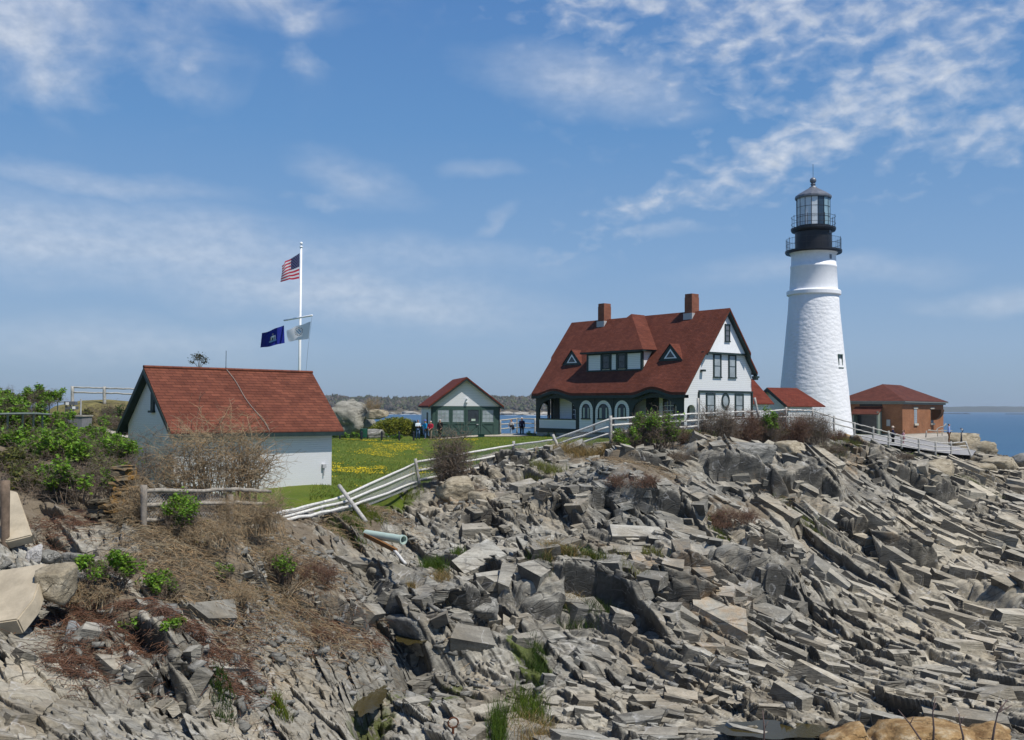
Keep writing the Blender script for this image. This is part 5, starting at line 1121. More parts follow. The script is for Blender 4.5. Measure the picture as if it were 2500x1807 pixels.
def person(label, loc, face, H_=1.7, top=None, legs=None, hair=None, hairlen=0.0, cap=None, arms=((.05, .0), (.05, .0)), stride=0.0, sit=False, top2=None, coat=0.0, bag=None, group=None, shoes=None, bulk=1.0):
    # face: heading in the ground plane; arms: (swing forward, elbow bend) per side
    root = thing('person', label, 'person', tuple(loc), face-pi/2*3, group); k = H_/1.7   # local -Y is forward
    hip = .9; kz = .48; V = []; E = []; Rd = []
    def add(p, r, par=None):
        V.append(p); Rd.append(r)
        if par is not None: E.append((par, len(V)-1))
        return len(V)-1
    J = {}
    dz = -.42 if sit else 0
    p0 = add((0, 0, hip+.03+dz), (.15*bulk, .105)); sp = add((0, .01, 1.12+dz), (.13*bulk, .10), p0); chh = add((0, .01, 1.32+dz), (.16*bulk, .105), sp); nk = add((0, 0, 1.44+dz), (.06, .06), chh); hb = add((0, -.015, 1.53+dz), (.075, .085), nk); hm = add((0, -.02, 1.61+dz), (.08, .095), hb); ht_ = add((0, -.01, 1.665+dz), (.06, .07), hm)
    add((0, -.125, 1.585+dz), .014, hm)
    J['torso'] = [V[p0], V[sp], V[chh], V[nk]]; Jarm = []; Jleg = []
    for si, sx in enumerate((-1, 1)):
        sw, el = arms[si]; sh0 = (sx*.18*bulk, .01, 1.37+dz); el_p = (sx*(.225*bulk), .01-.27*sin(sw), 1.37-.27*cos(sw)+dz); w_p = (sx*(.225*bulk-.10*min(1, el)), el_p[1]-.25*sin(sw+el), el_p[2]-.25*cos(sw+el))
        a = add(sh0, .052, chh); b = add(el_p, .042, a); c = add(w_p, .028, b); dn = np.array(w_p)-np.array(el_p); dn = dn/np.linalg.norm(dn)
        pm = np.array(w_p)+dn*.05; h = add(tuple(pm), (.034, .018), c); sd_ = np.array([0, 1.0, 0]) if abs(dn[1]) < .8 else np.array([0, 0, 1.0])
        for fi, (off, ln) in enumerate(((-.027, .055), (-.009, .068), (.009, .064), (.026, .048))):
            q1 = pm+dn*.04+sd_*off; i1 = add(tuple(q1), .009, h); i2 = add(tuple(q1+dn*ln*.6+np.array([-sx*.006, 0, 0])), .008, i1); add(tuple(q1+dn*ln+np.array([-sx*.02, 0, 0])), .007, i2)
        i1 = add(tuple(np.array(w_p)+dn*.03-sd_*.035), .010, c); add(tuple(np.array(w_p)+dn*.07-sd_*.055), .008, i1)
        Jarm.append((sh0, el_p, w_p))
        st = stride*(1 if si else -1)
        if sit: hp = (sx*.095, -.02, hip-.02+dz); kn = (sx*.12, -.44, .50); an = (sx*.12, -.44, .09)
        else: hp = (sx*.09, 0, hip-.04); kn = (sx*.095, -.42*sin(st)-.02, hip-.04-.42*cos(st)); an = (sx*.095, kn[1]-.42*sin(st-.12*abs(stride > .05)), .09)
        a = add(hp, .082, p0); b = add(kn, .056, a); c = add(an, .036, b); add((an[0]+sx*.01, an[1]-.13, .035), (.036, .026), c)
        Jleg.append((hp, kn, an))
    Vs, Fs = skin_mesh([tuple(np.array(v)*k) for v in V], E, [tuple(np.array(r)*k) if hasattr(r, '__len__') else r*k for r in Rd])
    mesh_obj('body', Vs, Fs, m_skin, root, None, True)
    # upper garment
    T = J['torso']; lo = (0, 0, hip-.02-coat+dz); V2 = [lo, T[0], T[1], T[2], (0, 0, 1.43+dz)]; r2 = [(.175*bulk+.06*coat, .13+.03*coat), (.17*bulk, .125), (.155*bulk, .125), (.175*bulk, .125), (.085, .08)]; E2 = [(0, 1), (1, 2), (2, 3), (3, 4)]
    for sh0, ep, wp in Jarm:
        i = len(V2); wq = np.array(ep)+(np.array(wp)-np.array(ep))*.93; V2 += [sh0, ep, tuple(wq)]; r2 += [.07*bulk, .058, .046]; E2 += [(3, i), (i, i+1), (i+1, i+2)]
    Vs, Fs = skin_mesh([tuple(np.array(v)*k) for v in V2], E2, [tuple(np.array(r)*k) if hasattr(r, '__len__') else r*k for r in r2])
    mats = [top]; mi = None
    if top2 is not None:
        mats = [top, top2]; Z = np.array(Vs)[:, 2]; mi = [1 if np.mean(Z[list(q)]) < 1.14*k+dz*k else 0 for q in Fs]
    mesh_obj('jacket', Vs, Fs, mats, root, mi, True)
    V3 = [(0, 0, hip+.04+dz)]; r3 = [(.15*bulk, .115)]; E3 = []
    for hp, kn, an in Jleg:
        i = len(V3); V3 += [hp, kn, an]; r3 += [.10*bulk, .072, .06]; E3 += [(0, i), (i, i+1), (i+1, i+2)]
    Vs, Fs = skin_mesh([tuple(np.array(v)*k) for v in V3], E3, [tuple(np.array(r)*k) if hasattr(r, '__len__') else r*k for r in r3])
    mesh_obj('trousers', Vs, Fs, legs, root, None, True)
    for hp, kn, an in Jleg:
        Vs, Fs = skin_mesh([tuple(np.array(v)*k) for v in [(an[0], an[1]+.03, .05), (an[0], an[1]-.06, .045), (an[0], an[1]-.16, .035)]], [(0, 1), (1, 2)], [.045*k, .045*k, .035*k], 1)
        mesh_obj('shoe', Vs, Fs, shoes or m_black, root, None, True)
    if hair is not None:
        V4 = [(0, .01, 1.665+dz), (0, .035, 1.63+dz), (0, .055, 1.57+dz)]; r4 = [(.092, .10), (.10, .085), (.088, .05)]; E4 = [(0, 1), (1, 2)]
        if hairlen > 0: V4.append((0, .075, 1.55-hairlen+dz)); r4.append((.085, .035)); E4.append((2, 3))
        Vs, Fs = skin_mesh([tuple(np.array(v)*k) for v in V4], E4, [tuple(np.array(r)*k) for r in r4]); mesh_obj('hair', Vs, Fs, hair, root, None, True)
    if cap is not None:
        f = MB(); f.lathe([(.112*k, 1.62*k+dz*k), (.112*k, 1.68*k+dz*k), (.085*k, 1.735*k+dz*k), (.03*k, 1.755*k+dz*k), (.002, 1.757*k+dz*k)], 16); f.obox((0, -.14*k, (1.645+dz)*k), (.07*k, 0, 0), (0, .06*k, 0), (0, 0, .007)); f.build('cap', cap, root, True)
    if bag is not None:
        f = MB(); f.obox((.22*k, .02, .85*k), (.05, 0, 0), (0, .13, 0), (0, 0, .11)); f.tube([(.2*k, -.05, .95*k), (.12, -.02, 1.40*k), (.2*k, .1, .95*k)], .012, 5); f.build('bag', bag, root)
    return root
hw, hg, hd, hbn = cloth('white_hair', (.62, .60, .57)), cloth('grey_hair', (.42, .40, .38)), cloth('dark_hair', (.03, .02, .017)), cloth('brown_hair', (.07, .035, .022))
navy, black_, jean, pale, khaki = cloth('navy_cloth', (.016, .016, .045)), cloth('black_cloth', (.012, .012, .013)), cloth('blue_denim', (.09, .15, .26)), cloth('pale_denim', (.24, .32, .42)), cloth('khaki_cloth', (.24, .20, .15))
def stand(px, py, Y): p = P(px, py, Y); return (p[0], p[1], p[2])
CAM = R_(270)   # heading towards the camera
person('person in white and black jacket with folded arms, among four on the lawn', stand(1020, 1072.5, 85.8), CAM+.5, 1.66, cloth('ice_white_cloth', (.66, .74, .78)), jean, hbn, 0, None, ((.2, 1.4), (.2, 1.4)), .12, False, black_)
person('person in bright blue jacket and violet hat among the group on the lawn', stand(1038, 1072.5, 85.2), CAM-.9, 1.62, cloth('bright_blue_cloth', (.02, .27, .52)), jean, None, 0, cloth('violet_cloth', (.12, .15, .42)), ((.5, 1.5), (.1, .2)), .1, False, None, .1, black_)
person('person with grey hair in a red jacket and khaki trousers', stand(1051, 1072.5, 85.6), CAM-.4, 1.56, cloth('red_cloth', (.42, .03, .055)), khaki, hw, 0, None, ((.2, .9), (.2, .9)), .15, False, None, 0, None, None, None, 1.12)
person('person with white hair in a long black coat before the garage door', stand(1074, 1073, 85.9), CAM-.3, 1.72, black_, black_, hw, 0, None, ((.05, .3), (.1, .6)), .1, False, None, .12)
person('person with long brown hair in open dark jacket and pale jeans, walking past the garage', stand(1248, 1068.5, 90), CAM-.6, 1.66, cloth('white_blouse', (.55, .52, .50)), pale, hbn, .26, None, ((.2, 1.2), (-.2, .3)), .3, False, cloth('dark_brown_cloth', (.03, .022, .02)), .04, black_, None, m_white)
person('person with white hair in navy coat and dark trousers standing by the porch steps', stand(1274, 1067.5, 90), CAM+.1, 1.78, navy, black_, hw, 0, None, ((.05, .1), (.05, .1)), .06, False, None, .12)
q = np.array([16.545+cos(PH)*-16.75+sin(PH)*-3.75, 76-sin(PH)*-16.75+cos(PH)*-3.75, -1.92]); person('person in white shirt seated behind the porch rail', tuple(q), CAM+.3, 1.7, cloth('white_shirt', (.7, .7, .68)), black_, hd, 0, None, ((.3, .8), (.3, .8)), 0, True)
person('person in pale cap and dark jacket behind the grey fence near the brick building', stand(2180, 1089, 90), R_(330), 1.74, navy, black_, hg, 0, cloth('pale_cap', (.62, .50, .40)), ((.3, 1.1), (.3, 1.1)), .1)
person('person with long black hair and pink top behind the grey fence', stand(2206, 1091, 90.5), R_(175), 1.52, cloth('pink_cloth', (.55, .30, .32)), cloth('pink_grey_cloth', (.35, .22, .22)), hd, .24, None, ((.5, 1.0), (.3, .6)), .1)
person('person in light blue shirt and brown trousers facing the sea', stand(2317, 1079.5, 95), R_(350), 1.74, cloth('light_blue_shirt', (.33, .42, .66)), cloth('brown_cloth', (.13, .065, .03)), hd, 0, None, ((-.1, .1), (-.05, .1)), .06)
person('person with bald head just showing above the leafy roses', stand(21, 1032, 62), CAM+.5, 1.7, navy, black_, None)
person('person with dark hair and white top just showing above the leafy roses', stand(53, 1033, 62), CAM+1.2, 1.7, cloth('white_top', (.7, .7, .7)), black_, hd)
# coin viewer
c0 = P(2347, 1079, 95); cvw = thing('coin_viewer', 'black pedestal viewer with grey binocular head at the sea edge', 'viewer', tuple(c0), 0, None, True)
f = MB(); f.tube([c0, c0+(0, 0, .25), c0+(.02, 0, .9)], [.12, .08, .06], 10); f.build('pedestal', m_black, cvw, True)
f = MB(); f.tube([c0+(.02, 0, .88), c0+(.16, 0, 1.0), c0+(.2, 0, 1.14), c0+(.1, 0, 1.26), c0+(-.08, 0, 1.28)], .035, 8); f.build('yoke', m_black, cvw, True)
f = MB(); f.tube([c0+(.02, -.15, 1.14), c0+(.06, 0, 1.16), c0+(.1, .18, 1.18)], [.08, .1, .09], 12); f.build('binocular_head', m_flash, cvw, True)
# bollards, chain, bin
bol = [(829.5, 1074, 84.5), (883, 1074, 84.5), (932, 1074, 84.5), (974.5, 1074, 84.5), (1010, 1074, 84.5)]; proto = None
for i, q in enumerate(bol):
    c0 = P(*q); c0[2] = lawn_z(c0[0], c0[1])
    nm = ('black bollard nearest the white shed', 'black bollard standing beside the green bin', 'black bollard in front of the small grey rock', 'black bollard in front of the yellow green mound', 'black bollard beside the four people')[i]
    if proto is None:
        proto = thing('bollard', nm, 'bollard', tuple(c0), 0, 'black bollards along the lawn edge'); f = MB(); f.lathe([(.075, -.1), (.075, .74), (.05, .78), (.001, .79)], 10); f.build('bollard_shaft', m_black, proto, True); f = MB(); f.lathe([(.09, .60), (.09, .66)], 10); f.build('collar', m_black, proto, True)
    else:
        o = proto.copy(); COL.objects.link(o); o.location = tuple(c0); o['label'] = nm
        for ch in list(proto.children):
            c2 = ch.copy(); COL.objects.link(c2); c2.parent = o
f = MB()
for a, b in zip(bol[:-1], bol[1:]):
    A, B = P(*a), P(*b); A[2] = lawn_z(A[0], A[1])+.62; B[2] = lawn_z(B[0], B[1])+.62
    f.tube([A+(B-A)*k/8+np.array([0, 0, -.22*(1-(k/4-1)**2)]) for k in range(9)], .015, 4)
tag(f.build('barrier_chain', m_black), 'dark chain sagging between the black bollards', 'chain')
c0 = P(888, 1074, 86); c0[2] = lawn_z(c0[0], c0[1]); bn = thing('litter_bin', 'green litter bin on two legs at the lawn edge', 'bin', tuple(c0))
f = MB(); f.lathe([(.30, .28), (.33, .95), (.34, .96), (.33, .98), (.2, 1.0), (.0, 1.0)], 16); f.build('bin_body', plain('bin_green', (.012, .075, .045), .5), bn)
for s_ in (-.3, .3): f = MB(); f.box(s_-.03, s_+.03, -.03, .03, -.05, .9); f.build('leg', m_black, bn)
c0 = P(1175, 1071, 86.6); c0[2] = lawn_z(c0[0], c0[1]); bx = thing('ground_box', 'small dark green box on the grass before the garage doors', 'box', tuple(c0)); f = MB(); f.box(-.28, .28, -.2, .2, -.05, .22); f.build('box_body', plain('box_green', (.015, .05, .04), .5), bx); f = MB(); f.box(-.31, .31, -.23, .23, .22, .27); f.build('lid', plain('box_green', (.015, .05, .04), .5), bx)
# drain pipe, plank, ring bolt
a, b = P(898, 1304, 31.0), P(985, 1318, 29.8); dp = thing('drain_pipe', 'pale green plastic drain pipe sticking out of the bank', 'pipe', tuple(a), 0, None, True); m_pvc = plain('pale_green_plastic', (.42, .52, .45), .45, .3, .08, 3)
f = MB(); d = (b-a)/np.linalg.norm(b-a); e1 = np.cross(d, (0, 0, 1)); e1 /= np.linalg.norm(e1); e2 = np.cross(e1, d); N = 24
for r0, s0, r1, s1 in ((.125, -.05, .125, 1.0), (.125, 1.0, .105, 1.0), (.105, 1.0, .105, .3)):
    L = np.linalg.norm(b-a); V = [a+d*L*s+r*(e1*cos(2*pi*k/N)+e2*sin(2*pi*k/N)) for r, s in ((r0, s0), (r1, s1)) for k in range(N)]; f.add(V, [(k, (k+1) % N, N+(k+1) % N, N+k) for k in range(N)])
f.build('pipe_wall', m_pvc, dp, True); f = MB(); V = [b+d*(-.02+s)+r*(e1*cos(2*pi*k/N)+e2*sin(2*pi*k/N)) for s, r in ((-.08, .127), (-.08, .142), (.03, .142), (.03, .105)) for k in range(N)]; f.add(V, [(i*N+k, i*N+(k+1) % N, (i+1)*N+(k+1) % N, (i+1)*N+k) for i in range(3) for k in range(N)]); f.build('pipe_collar', m_pvc, dp)
a, b = P(890, 1305, 31), P(968, 1345, 29.6); f = MB(); f.obox((a+b)/2, (b-a)/2, (.03, .05, 0), (0, 0, .06)); pk = thing('plank', 'rusty brown plank below the drain pipe', 'plank', tuple(a), 0, None, True); f.build('board', plain('rusty_wood', (.20, .10, .04), .85, .1, .3), pk)
a, b = P(955, 1335, 30), P(990, 1376, 28.6); f = MB(); pole(f, a, b, .045, 7); pk = thing('driftwood_stick', 'pale stick lying down the rock under the plank', 'stick', tuple(a), 0, None, True); f.build('stick', m_woodw, pk, True)
h_ = hit(1106, 1795); rb = thing('ring_bolt', 'rusty iron ring bolt set in the smooth rock', 'ring bolt', tuple(h_), 0, None, True); m_rust = plain('rusty_iron', (.10, .035, .015), .8)
f = MB(); f.tube([h_+np.array([.11*cos(2*pi*k/16), .04*cos(2*pi*k/16), .14+.11*sin(2*pi*k/16)]) for k in range(17)], .02, 6); f.build('ring', m_rust, rb, True); f = MB(); f.tube([h_+(0, 0, -.1), h_+(0, 0, .05)], .03, 8); f.build('bolt', m_rust, rb)
# ------------------------------------------------------------------ boulders, slabs, stone wall
_ico = None
def boulder_mesh(c, rad, seed, cuts=9, rough=.06, sub=4, flat=(0, 0, 1)):
    global _ico
    if _ico is None:
        bm = bmesh.new(); bmesh.ops.create_icosphere(bm, subdivisions=sub, radius=1); _ico = (np.array([v.co[:] for v in bm.verts]), np.array([[v.index for v in f.verts] for f in bm.faces])); bm.free()
    D, F = _ico; r_ = np.random.default_rng(seed); n = np.concatenate([np.concatenate([np.eye(3), -np.eye(3)])+r_.normal(size=(6, 3))*.28, r_.normal(size=(max(4, cuts//3), 3))]); n /= np.linalg.norm(n, axis=1, keepdims=True); d = np.concatenate([.58+.22*r_.random(6), .72+.22*r_.random(len(n)-6)])
    q = D@n.T; R = np.min(np.where(q > .05, d[None]/np.maximum(q, .05), 9), axis=1); R = np.minimum(R, 1.25)
    nn = fbm(D[:, 0]*3+seed+D[:, 2]*1.7, D[:, 1]*3-D[:, 2]*2.3, seed, 4)*rough*2+fbm(D[:, 2]*11+D[:, 0]*2, D[:, 1]*9+seed, seed+3, 2)*rough
    return D*(R+nn)[:, None]*np.asarray(rad)[None]+np.asarray(c)[None], F
def rock_mat(name, c1, c2, c3, scale=2.0):
    t = NT(name); o = t.objc(); a = t.noise(t.mapv(o, (1, 1, 2.2)), scale, 7, .65); b = t.noise(o, scale*.35, 4); d = t.noise(o, scale*7, 5, .7)
    c = t.ramp(a, [(.3, c1), (.5, c2), (.72, c3)]); c = t.mix(1.0, c, t.ramp(d, [(.3, .78), (.7, 1.18)]), 'MULTIPLY'); c = t.mix(1.0, c, t.ramp(b, [(.3, .85), (.7, 1.1)]), 'MULTIPLY')
    vo = t.n('ShaderNodeTexVoronoi', feature='DISTANCE_TO_EDGE'); vo.inputs['Scale'].default_value = scale*.8; t.l(t.mix(.9, t.mapv(o, (.7, 1.6, 2.8), rot=(.2, .3, .5)), t.noise(o, 2.0, 5, .65), 'ADD'), vo.inputs['Vector']); ck = t.ramp(vo.outputs['Distance'], [(0.0, 1.0), (.025, 0.0)]); ck = t.math('MULTIPLY', ck, t.ramp(b, [(.45, 0.0), (.6, 1.0)])); c = t.mix(t.math('MULTIPLY', ck, .5), c, (.06, .05, .04)); MATS[name] = t.bsdf(c, .9, .15, t.bump(t.math('SUBTRACT', t.math('ADD', a, t.math('MULTIPLY', d, .5)), ck), .9, .07)); return MATS[name]
m_rg = rock_mat('grey_boulder', (.11, .107, .095), (.24, .232, .205), (.38, .368, .33)); m_rt = rock_mat('tan_boulder', (.20, .165, .11), (.34, .29, .205), (.47, .42, .32)); m_ro = rock_mat('orange_boulder', (.13, .065, .025), (.34, .22, .10), (.56, .48, .34), 1.9); m_cs = plain('worn_concrete', (.41, .35, .255), .92, .1, .2, 2.2, 0, .5)
def boulder(label, c, rad, seed, m, rz=0.0, name='boulder', group=None, cuts=26, rough=.07, cat='rock'):
    V, F = boulder_mesh((0, 0, 0), rad, seed, cuts, rough); o = mesh_obj(name, V, F, m); o.location = tuple(c); o.rotation_euler = (0, 0, rz)
    return tag(o, label, cat, group)
def at(px, py, Y, dz=0.0):
    p = P(px, py, Y); p[2] += dz; return p
boulder('large pale boulder with sharp edge beside the broken tan slab', at(134, 1430, 19.3), (.42, .42, .44), 5, m_rt, .4)
boulder('orange stained ledge crossing the bottom edge behind bare twigs', at(2250, 1836, 22.5), (1.7, 1.1, .74), 14, m_ro, -.2, 'boulder', None, 30, .15)
boulder('low orange stained block at the left foot of the stained ledge', at(2065, 1822, 22.3), (.75, .7, .42), 15, m_ro, .3, 'boulder', None, 20, .14)
boulder('pale orange block at the right end of the stained ledge', at(2400, 1822, 22.6), (.8, .7, .5), 17, m_ro, -.5, 'boulder', None, 20, .14)
boulder('white stone block standing under the concrete slab', at(84, 1358, 21.8), (.19, .16, .25), 21, rock_mat('white_stone', (.36, .34, .31), (.5, .48, .45), (.6, .58, .55)))
boulder('grey block at the foot of the stone wall, beside the white stone', at(122, 1360, 22.0), (.22, .2, .19), 22, m_rg)
boulder('blue grey block at the foot of the stone wall, third along', at(175, 1362, 22.2), (.29, .2, .17), 23, m_rg, .1)
boulder('flat grey stone lying in the red brown vines', at(178, 1550, 19.3, .05), (.2, .15, .2), 24, rock_mat('slate_stone', (.16, .17, .175), (.24, .25, .25), (.32, .33, .33)), .2)
boulder('small dark block under the broken tan slab', at(98, 1505, 20.2), (.22, .2, .15), 26, m_rg, .3)
boulder('big rounded grey boulder overhanging the dark cleft', at(1030, 1555, 28.2, .1), (.92, 1.1, .72), 33, m_rg, .5, 'boulder', None, 18, .06)
boulder('broken grey block leaning behind the rounded boulder of the cleft', at(1165, 1495, 30.5, .1), (.8, .9, .55), 35, m_rg, .9)
boulder('brown faced boulder below the fence bush', at(1115, 1195, 42.6), (.9, .8, .62), 41, m_rt, .3)
boulder('split tan block beside the brown faced boulder', at(1175, 1222, 41.5), (.8, .7, .5), 42, m_rt, 1.1)
boulder('rounded ribbed rock under the second fence post', at(1268, 1146, 50.2), (1.0, .9, .6), 43, m_rg, .2)
boulder('squat orange rock in the brown vine hollow', at(1535, 1246, 43.6), (.28, .25, .17), 44, m_ro)
boulder('pale broad boulder at the top of the black cliff block', at(1810, 1110, 52.5), (1.7, 1.4, .85), 46, m_rg, .1, 'boulder', None, 18, .06)
boulder('brown topped block right of the pale broad boulder', at(1925, 1100, 56), (1.1, 1.0, .75), 47, m_rt, .7)
boulder('upright split stone below the grey rail fence', at(2075, 1080, 74.5), (.55, .5, .85), 48, m_ro, .3)
boulder('dark leaning crag at the end of the grey rail fence', at(2290, 1155, 75), (1.6, 1.3, 1.25), 49, m_rt, .4)
boulder('bare tan ledge dropping into the sea behind the grey fence end', at(2378, 1110, 104), (3.0, 3.2, 1.5), 51, m_rt, .2, 'rock_ledge', None, 30, .16)
boulder('low tan ledge behind the man facing the sea', at(2322, 1075, 108), (3.4, 2.6, 1.3), 52, m_rt, .1, 'rock_ledge', None, 20, .06)
boulder('smooth tan slab of rock below the grey fence end', at(2370, 1142, 84, -.3), (2.6, 2.2, 1.0), 53, m_rt, .3, 'rock_ledge')
boulder('jagged dark rock on the right edge against the sea', at(2500, 1128, 88), (1.3, 1.2, .95), 54, m_rg, .8)
boulder('pale rock hump rising from the sea edge at the right', at(2440, 1140, 86), (1.9, 1.6, 1.0), 57, m_rt, .5)
boulder('pale grey rock outcrop rising behind the lawn by the white shed', at(856, 1030, 102), (2.7, 2.3, 2.2), 61, rock_mat('pale_outcrop', (.13, .125, .105), (.26, .25, .21), (.38, .365, .31), 1.3), .3, 'rock_outcrop', None, 24, .22)
boulder('small grey rock on the lawn edge behind the bollards', at(907, 1058, 92, -.1), (1.25, .8, .6), 62, m_rg, .1)
boulder('pale rock showing at the top of the yellow green mound', at(922, 1010, 101), (1.2, 1.0, .7), 63, m_rt, .3)
# dark cleft stones and tide pool rims
def slab(name, label, face, depth, m, cat='slab'):
    pts = [P(*q) for q in face]; f = MB(); n = np.cross(pts[1]-pts[0], pts[-1]-pts[0]); n /= np.linalg.norm(n)
    if n[1] < 0: n = -n
    f.prism(pts, n*depth); o = f.build(name, m); 
    bm = bmesh.new(); bm.from_mesh(o.data); bmesh.ops.recalc_face_normals(bm, faces=bm.faces); bmesh.ops.bevel(bm, geom=bm.edges[:], offset=.025, segments=2, affect='EDGES'); bm.to_mesh(o.data); bm.free()
    return tag(o, label, cat)
slab('concrete_slab', 'tilted concrete slab leaning behind the brown post', [(8, 1192, 23.6), (42, 1200, 23.5), (79, 1306, 22.0), (18, 1322, 21.9), (-6, 1318, 21.9)], .22, m_cs)
slab('concrete_slab', 'broken tan concrete slab lying on the rocks at the left edge', [(-40, 1398, 19.9), (112, 1374, 19.7), (82, 1462, 18.5), (42, 1512, 18.0), (-40, 1524, 18.0)], .32, m_cs)
f = MB()     # dry stone wall end
for row in range(15):
    y_ = 1212+row*11.5
    for k in range(9):
        x_ = 150+k*20+random.uniform(-7, 7)+(row % 2)*10
        if x_ > 292 or (row < 5 and x_ < 232) or random.random() < .1: continue
        c_ = P(x_, y_, 24.3+.25*sin(k*1.3+row)*.5); lich = random.random() < (.3 if x_ > 255 or row < 5 else .08)
        v_ = random.uniform(.5, 1.2); col = (v_*.8, v_*.77, v_*.69, .55 if lich else .08)
        w_, h_ = random.uniform(.06, .14), random.uniform(.035, .058)
        a_ = random.uniform(-.08, .08); f.obox(c_, (w_*cos(a_), random.uniform(-.05, .05), w_*sin(a_)), (.05, .26, 0), (-h_*sin(a_), 0, h_*cos(a_)), 0, col)
for row in range(18):
    for k in range(2):
        c_ = P(292+k*22+random.uniform(-6, 6)+row*.5, 1142+row*12.5, 24.6+k*.3); v_ = random.uniform(.5, 1.1); col = (v_, v_*.95, v_*.85, random.choice((.8, .4, .1)))
        f.obox(c_, (random.uniform(.08, .15), .03, random.uniform(-.01, .01)), (.03, .2, 0), (0, 0, random.uniform(.045, .062)), 0, col)
t = NT('wall_stones'); o_ = t.objc(); nn = t.noise(o_, 9, 6, .7); c = t.mix(1.0, t.mix(nn, (.08, .074, .06), (.27, .25, .21)), t.attr('col', True), 'MULTIPLY'); an = t.n('ShaderNodeAttribute', attribute_name='col'); lm_ = t.math('MULTIPLY', an.outputs['Alpha'], t.ramp(t.noise(o_, 4.5, 6, .7), [(.40, 0.0), (.58, 1.0)]), clamp=True); c = t.mix(lm_, c, t.mix(nn, (.20, .085, .012), (.42, .22, .03))); t.bsdf(c, .9, .1, t.bump(nn, .9, .04))
sw = f.build('stone_wall', t.mat, None, False, True); tag(sw, 'crumbling dry stone wall end spotted with orange lichen', 'wall')
bm = bmesh.new(); bm.from_mesh(sw.data); bmesh.ops.subdivide_edges(bm, edges=bm.edges[:], cuts=1); bm.to_mesh(sw.data); bm.free()
co = np.empty(len(sw.data.vertices)*3, np.float32); sw.data.vertices.foreach_get('co', co); co = co.reshape(-1, 3); co += rng.normal(size=co.shape)*.014; sw.data.vertices.foreach_set('co', co.ravel()); sw.data.update()
# rubble
def scatter_px(n, blobs):
    # points on the ground round given photo spots, by weight
    L = []
    tot = sum(b[4] for b in blobs)
    for cx, cy, wx, wy, wt_ in blobs:
        k = int(n*wt_/tot); g0 = hit(cx, cy); ex = wx/2450*g0[1]; ey = wy/2450*g0[1]*2.3
        L.append(g0[None, :2]+rng.normal(size=(k, 2))*[ex*.6, ey*.6])
    return np.concatenate(L)
xy = scatter_px(2400, [(120, 1400, 120, 50, 1), (330, 1600, 200, 60, 1), (620, 1500, 160, 80, 2), (760, 1400, 140, 60, 2), (850, 1450, 100, 90, 1.5), (700, 1330, 200, 40, 1), (1180, 1260, 150, 60, 1), (1430, 1170, 160, 40, 1), (1000, 1330, 100, 60, 1), (560, 1620, 120, 60, 1), (1050, 1700, 150, 60, 1), (2150, 1250, 150, 60, 1), (1900, 1640, 200, 60, 1)])
zz_ = gz_at(xy[:, 0], xy[:, 1]); sz = .028+.085*rng.random(len(xy))**2.4; f8 = np.array([[-1, -1, -1], [1, -1, -1], [1, 1, -1], [-1, 1, -1], [-1, -1, 1], [1, -1, 1], [1, 1, 1], [-1, 1, 1]], float)
A = rng.normal(size=(len(xy), 3, 3))*.35+np.eye(3)[None]*1.0; A[:, :2, :2] += rng.normal(size=(len(xy), 2, 2)); Qs = np.linalg.qr(A)[0]; sc = np.array([1.5, .9, .38])[None]*(.7+.6*rng.random((len(xy), 3)))
V = (f8[None]+rng.normal(size=(len(xy), 8, 3))*.22)*sc[:, None]*sz[:, None, None]; V = np.einsum('nij,nkj->nki', Qs, V)+np.concatenate([xy, zz_[:, None]+sz[:, None]*.25], 1)[:, None]
F = np.array([[0, 3, 2, 1], [4, 5, 6, 7], [0, 1, 5, 4], [1, 2, 6, 5], [2, 3, 7, 6], [3, 0, 4, 7]])[None]+np.arange(len(xy))[:, None, None]*8
tag(mesh_obj('rubble', V.reshape(-1, 3), F.reshape(-1, 4), m_rg), 'small broken stones scattered on the bank and ledges', None, None, 'stuff')
# tide pools
t = NT('pool_water'); o_ = t.objc(); c = t.mix(t.noise(o_, 1.2, 4), (.035, .026, .008), (.06, .05, .018)); t.bsdf(c, .12, .15, t.bump(t.noise(o_, 6, 3), .15, .02)); MATS['pool'] = t.mat
for nm, cx, cy, wx, wy, lift in (('brown tide pool in the rocks at the bottom right', 1885, 1785, 105, 20, .34), ('dark water in the narrow cleft', 905, 1740, 26, 40, .25), ('shallow green water below the rounded boulder', 1010, 1615, 32, 26, .2)):
    g0 = hit(cx, cy); n = 40; _q = rng.normal(size=(400, 2)); lv = np.percentile(gz_at(g0[0]+_q[:, 0]*wx/2450*g0[1]*.6, g0[1]+_q[:, 1]*wy/2450*g0[1]*1.6), 72); lift = lv-g0[2]; ex = wx/2450*g0[1]*1.35; ey = wy/2450*g0[1]*3.4
    V = [(g0[0]+ex*cos(2*pi*k/n)*(1+.15*sin(3*k)), g0[1]+ey*sin(2*pi*k/n)*(1+.12*cos(5*k)), g0[2]+lift) for k in range(n)]
    tag(mesh_obj('pool_water', V, [tuple(range(n))], MATS['pool']), nm, None, None, 'structure')
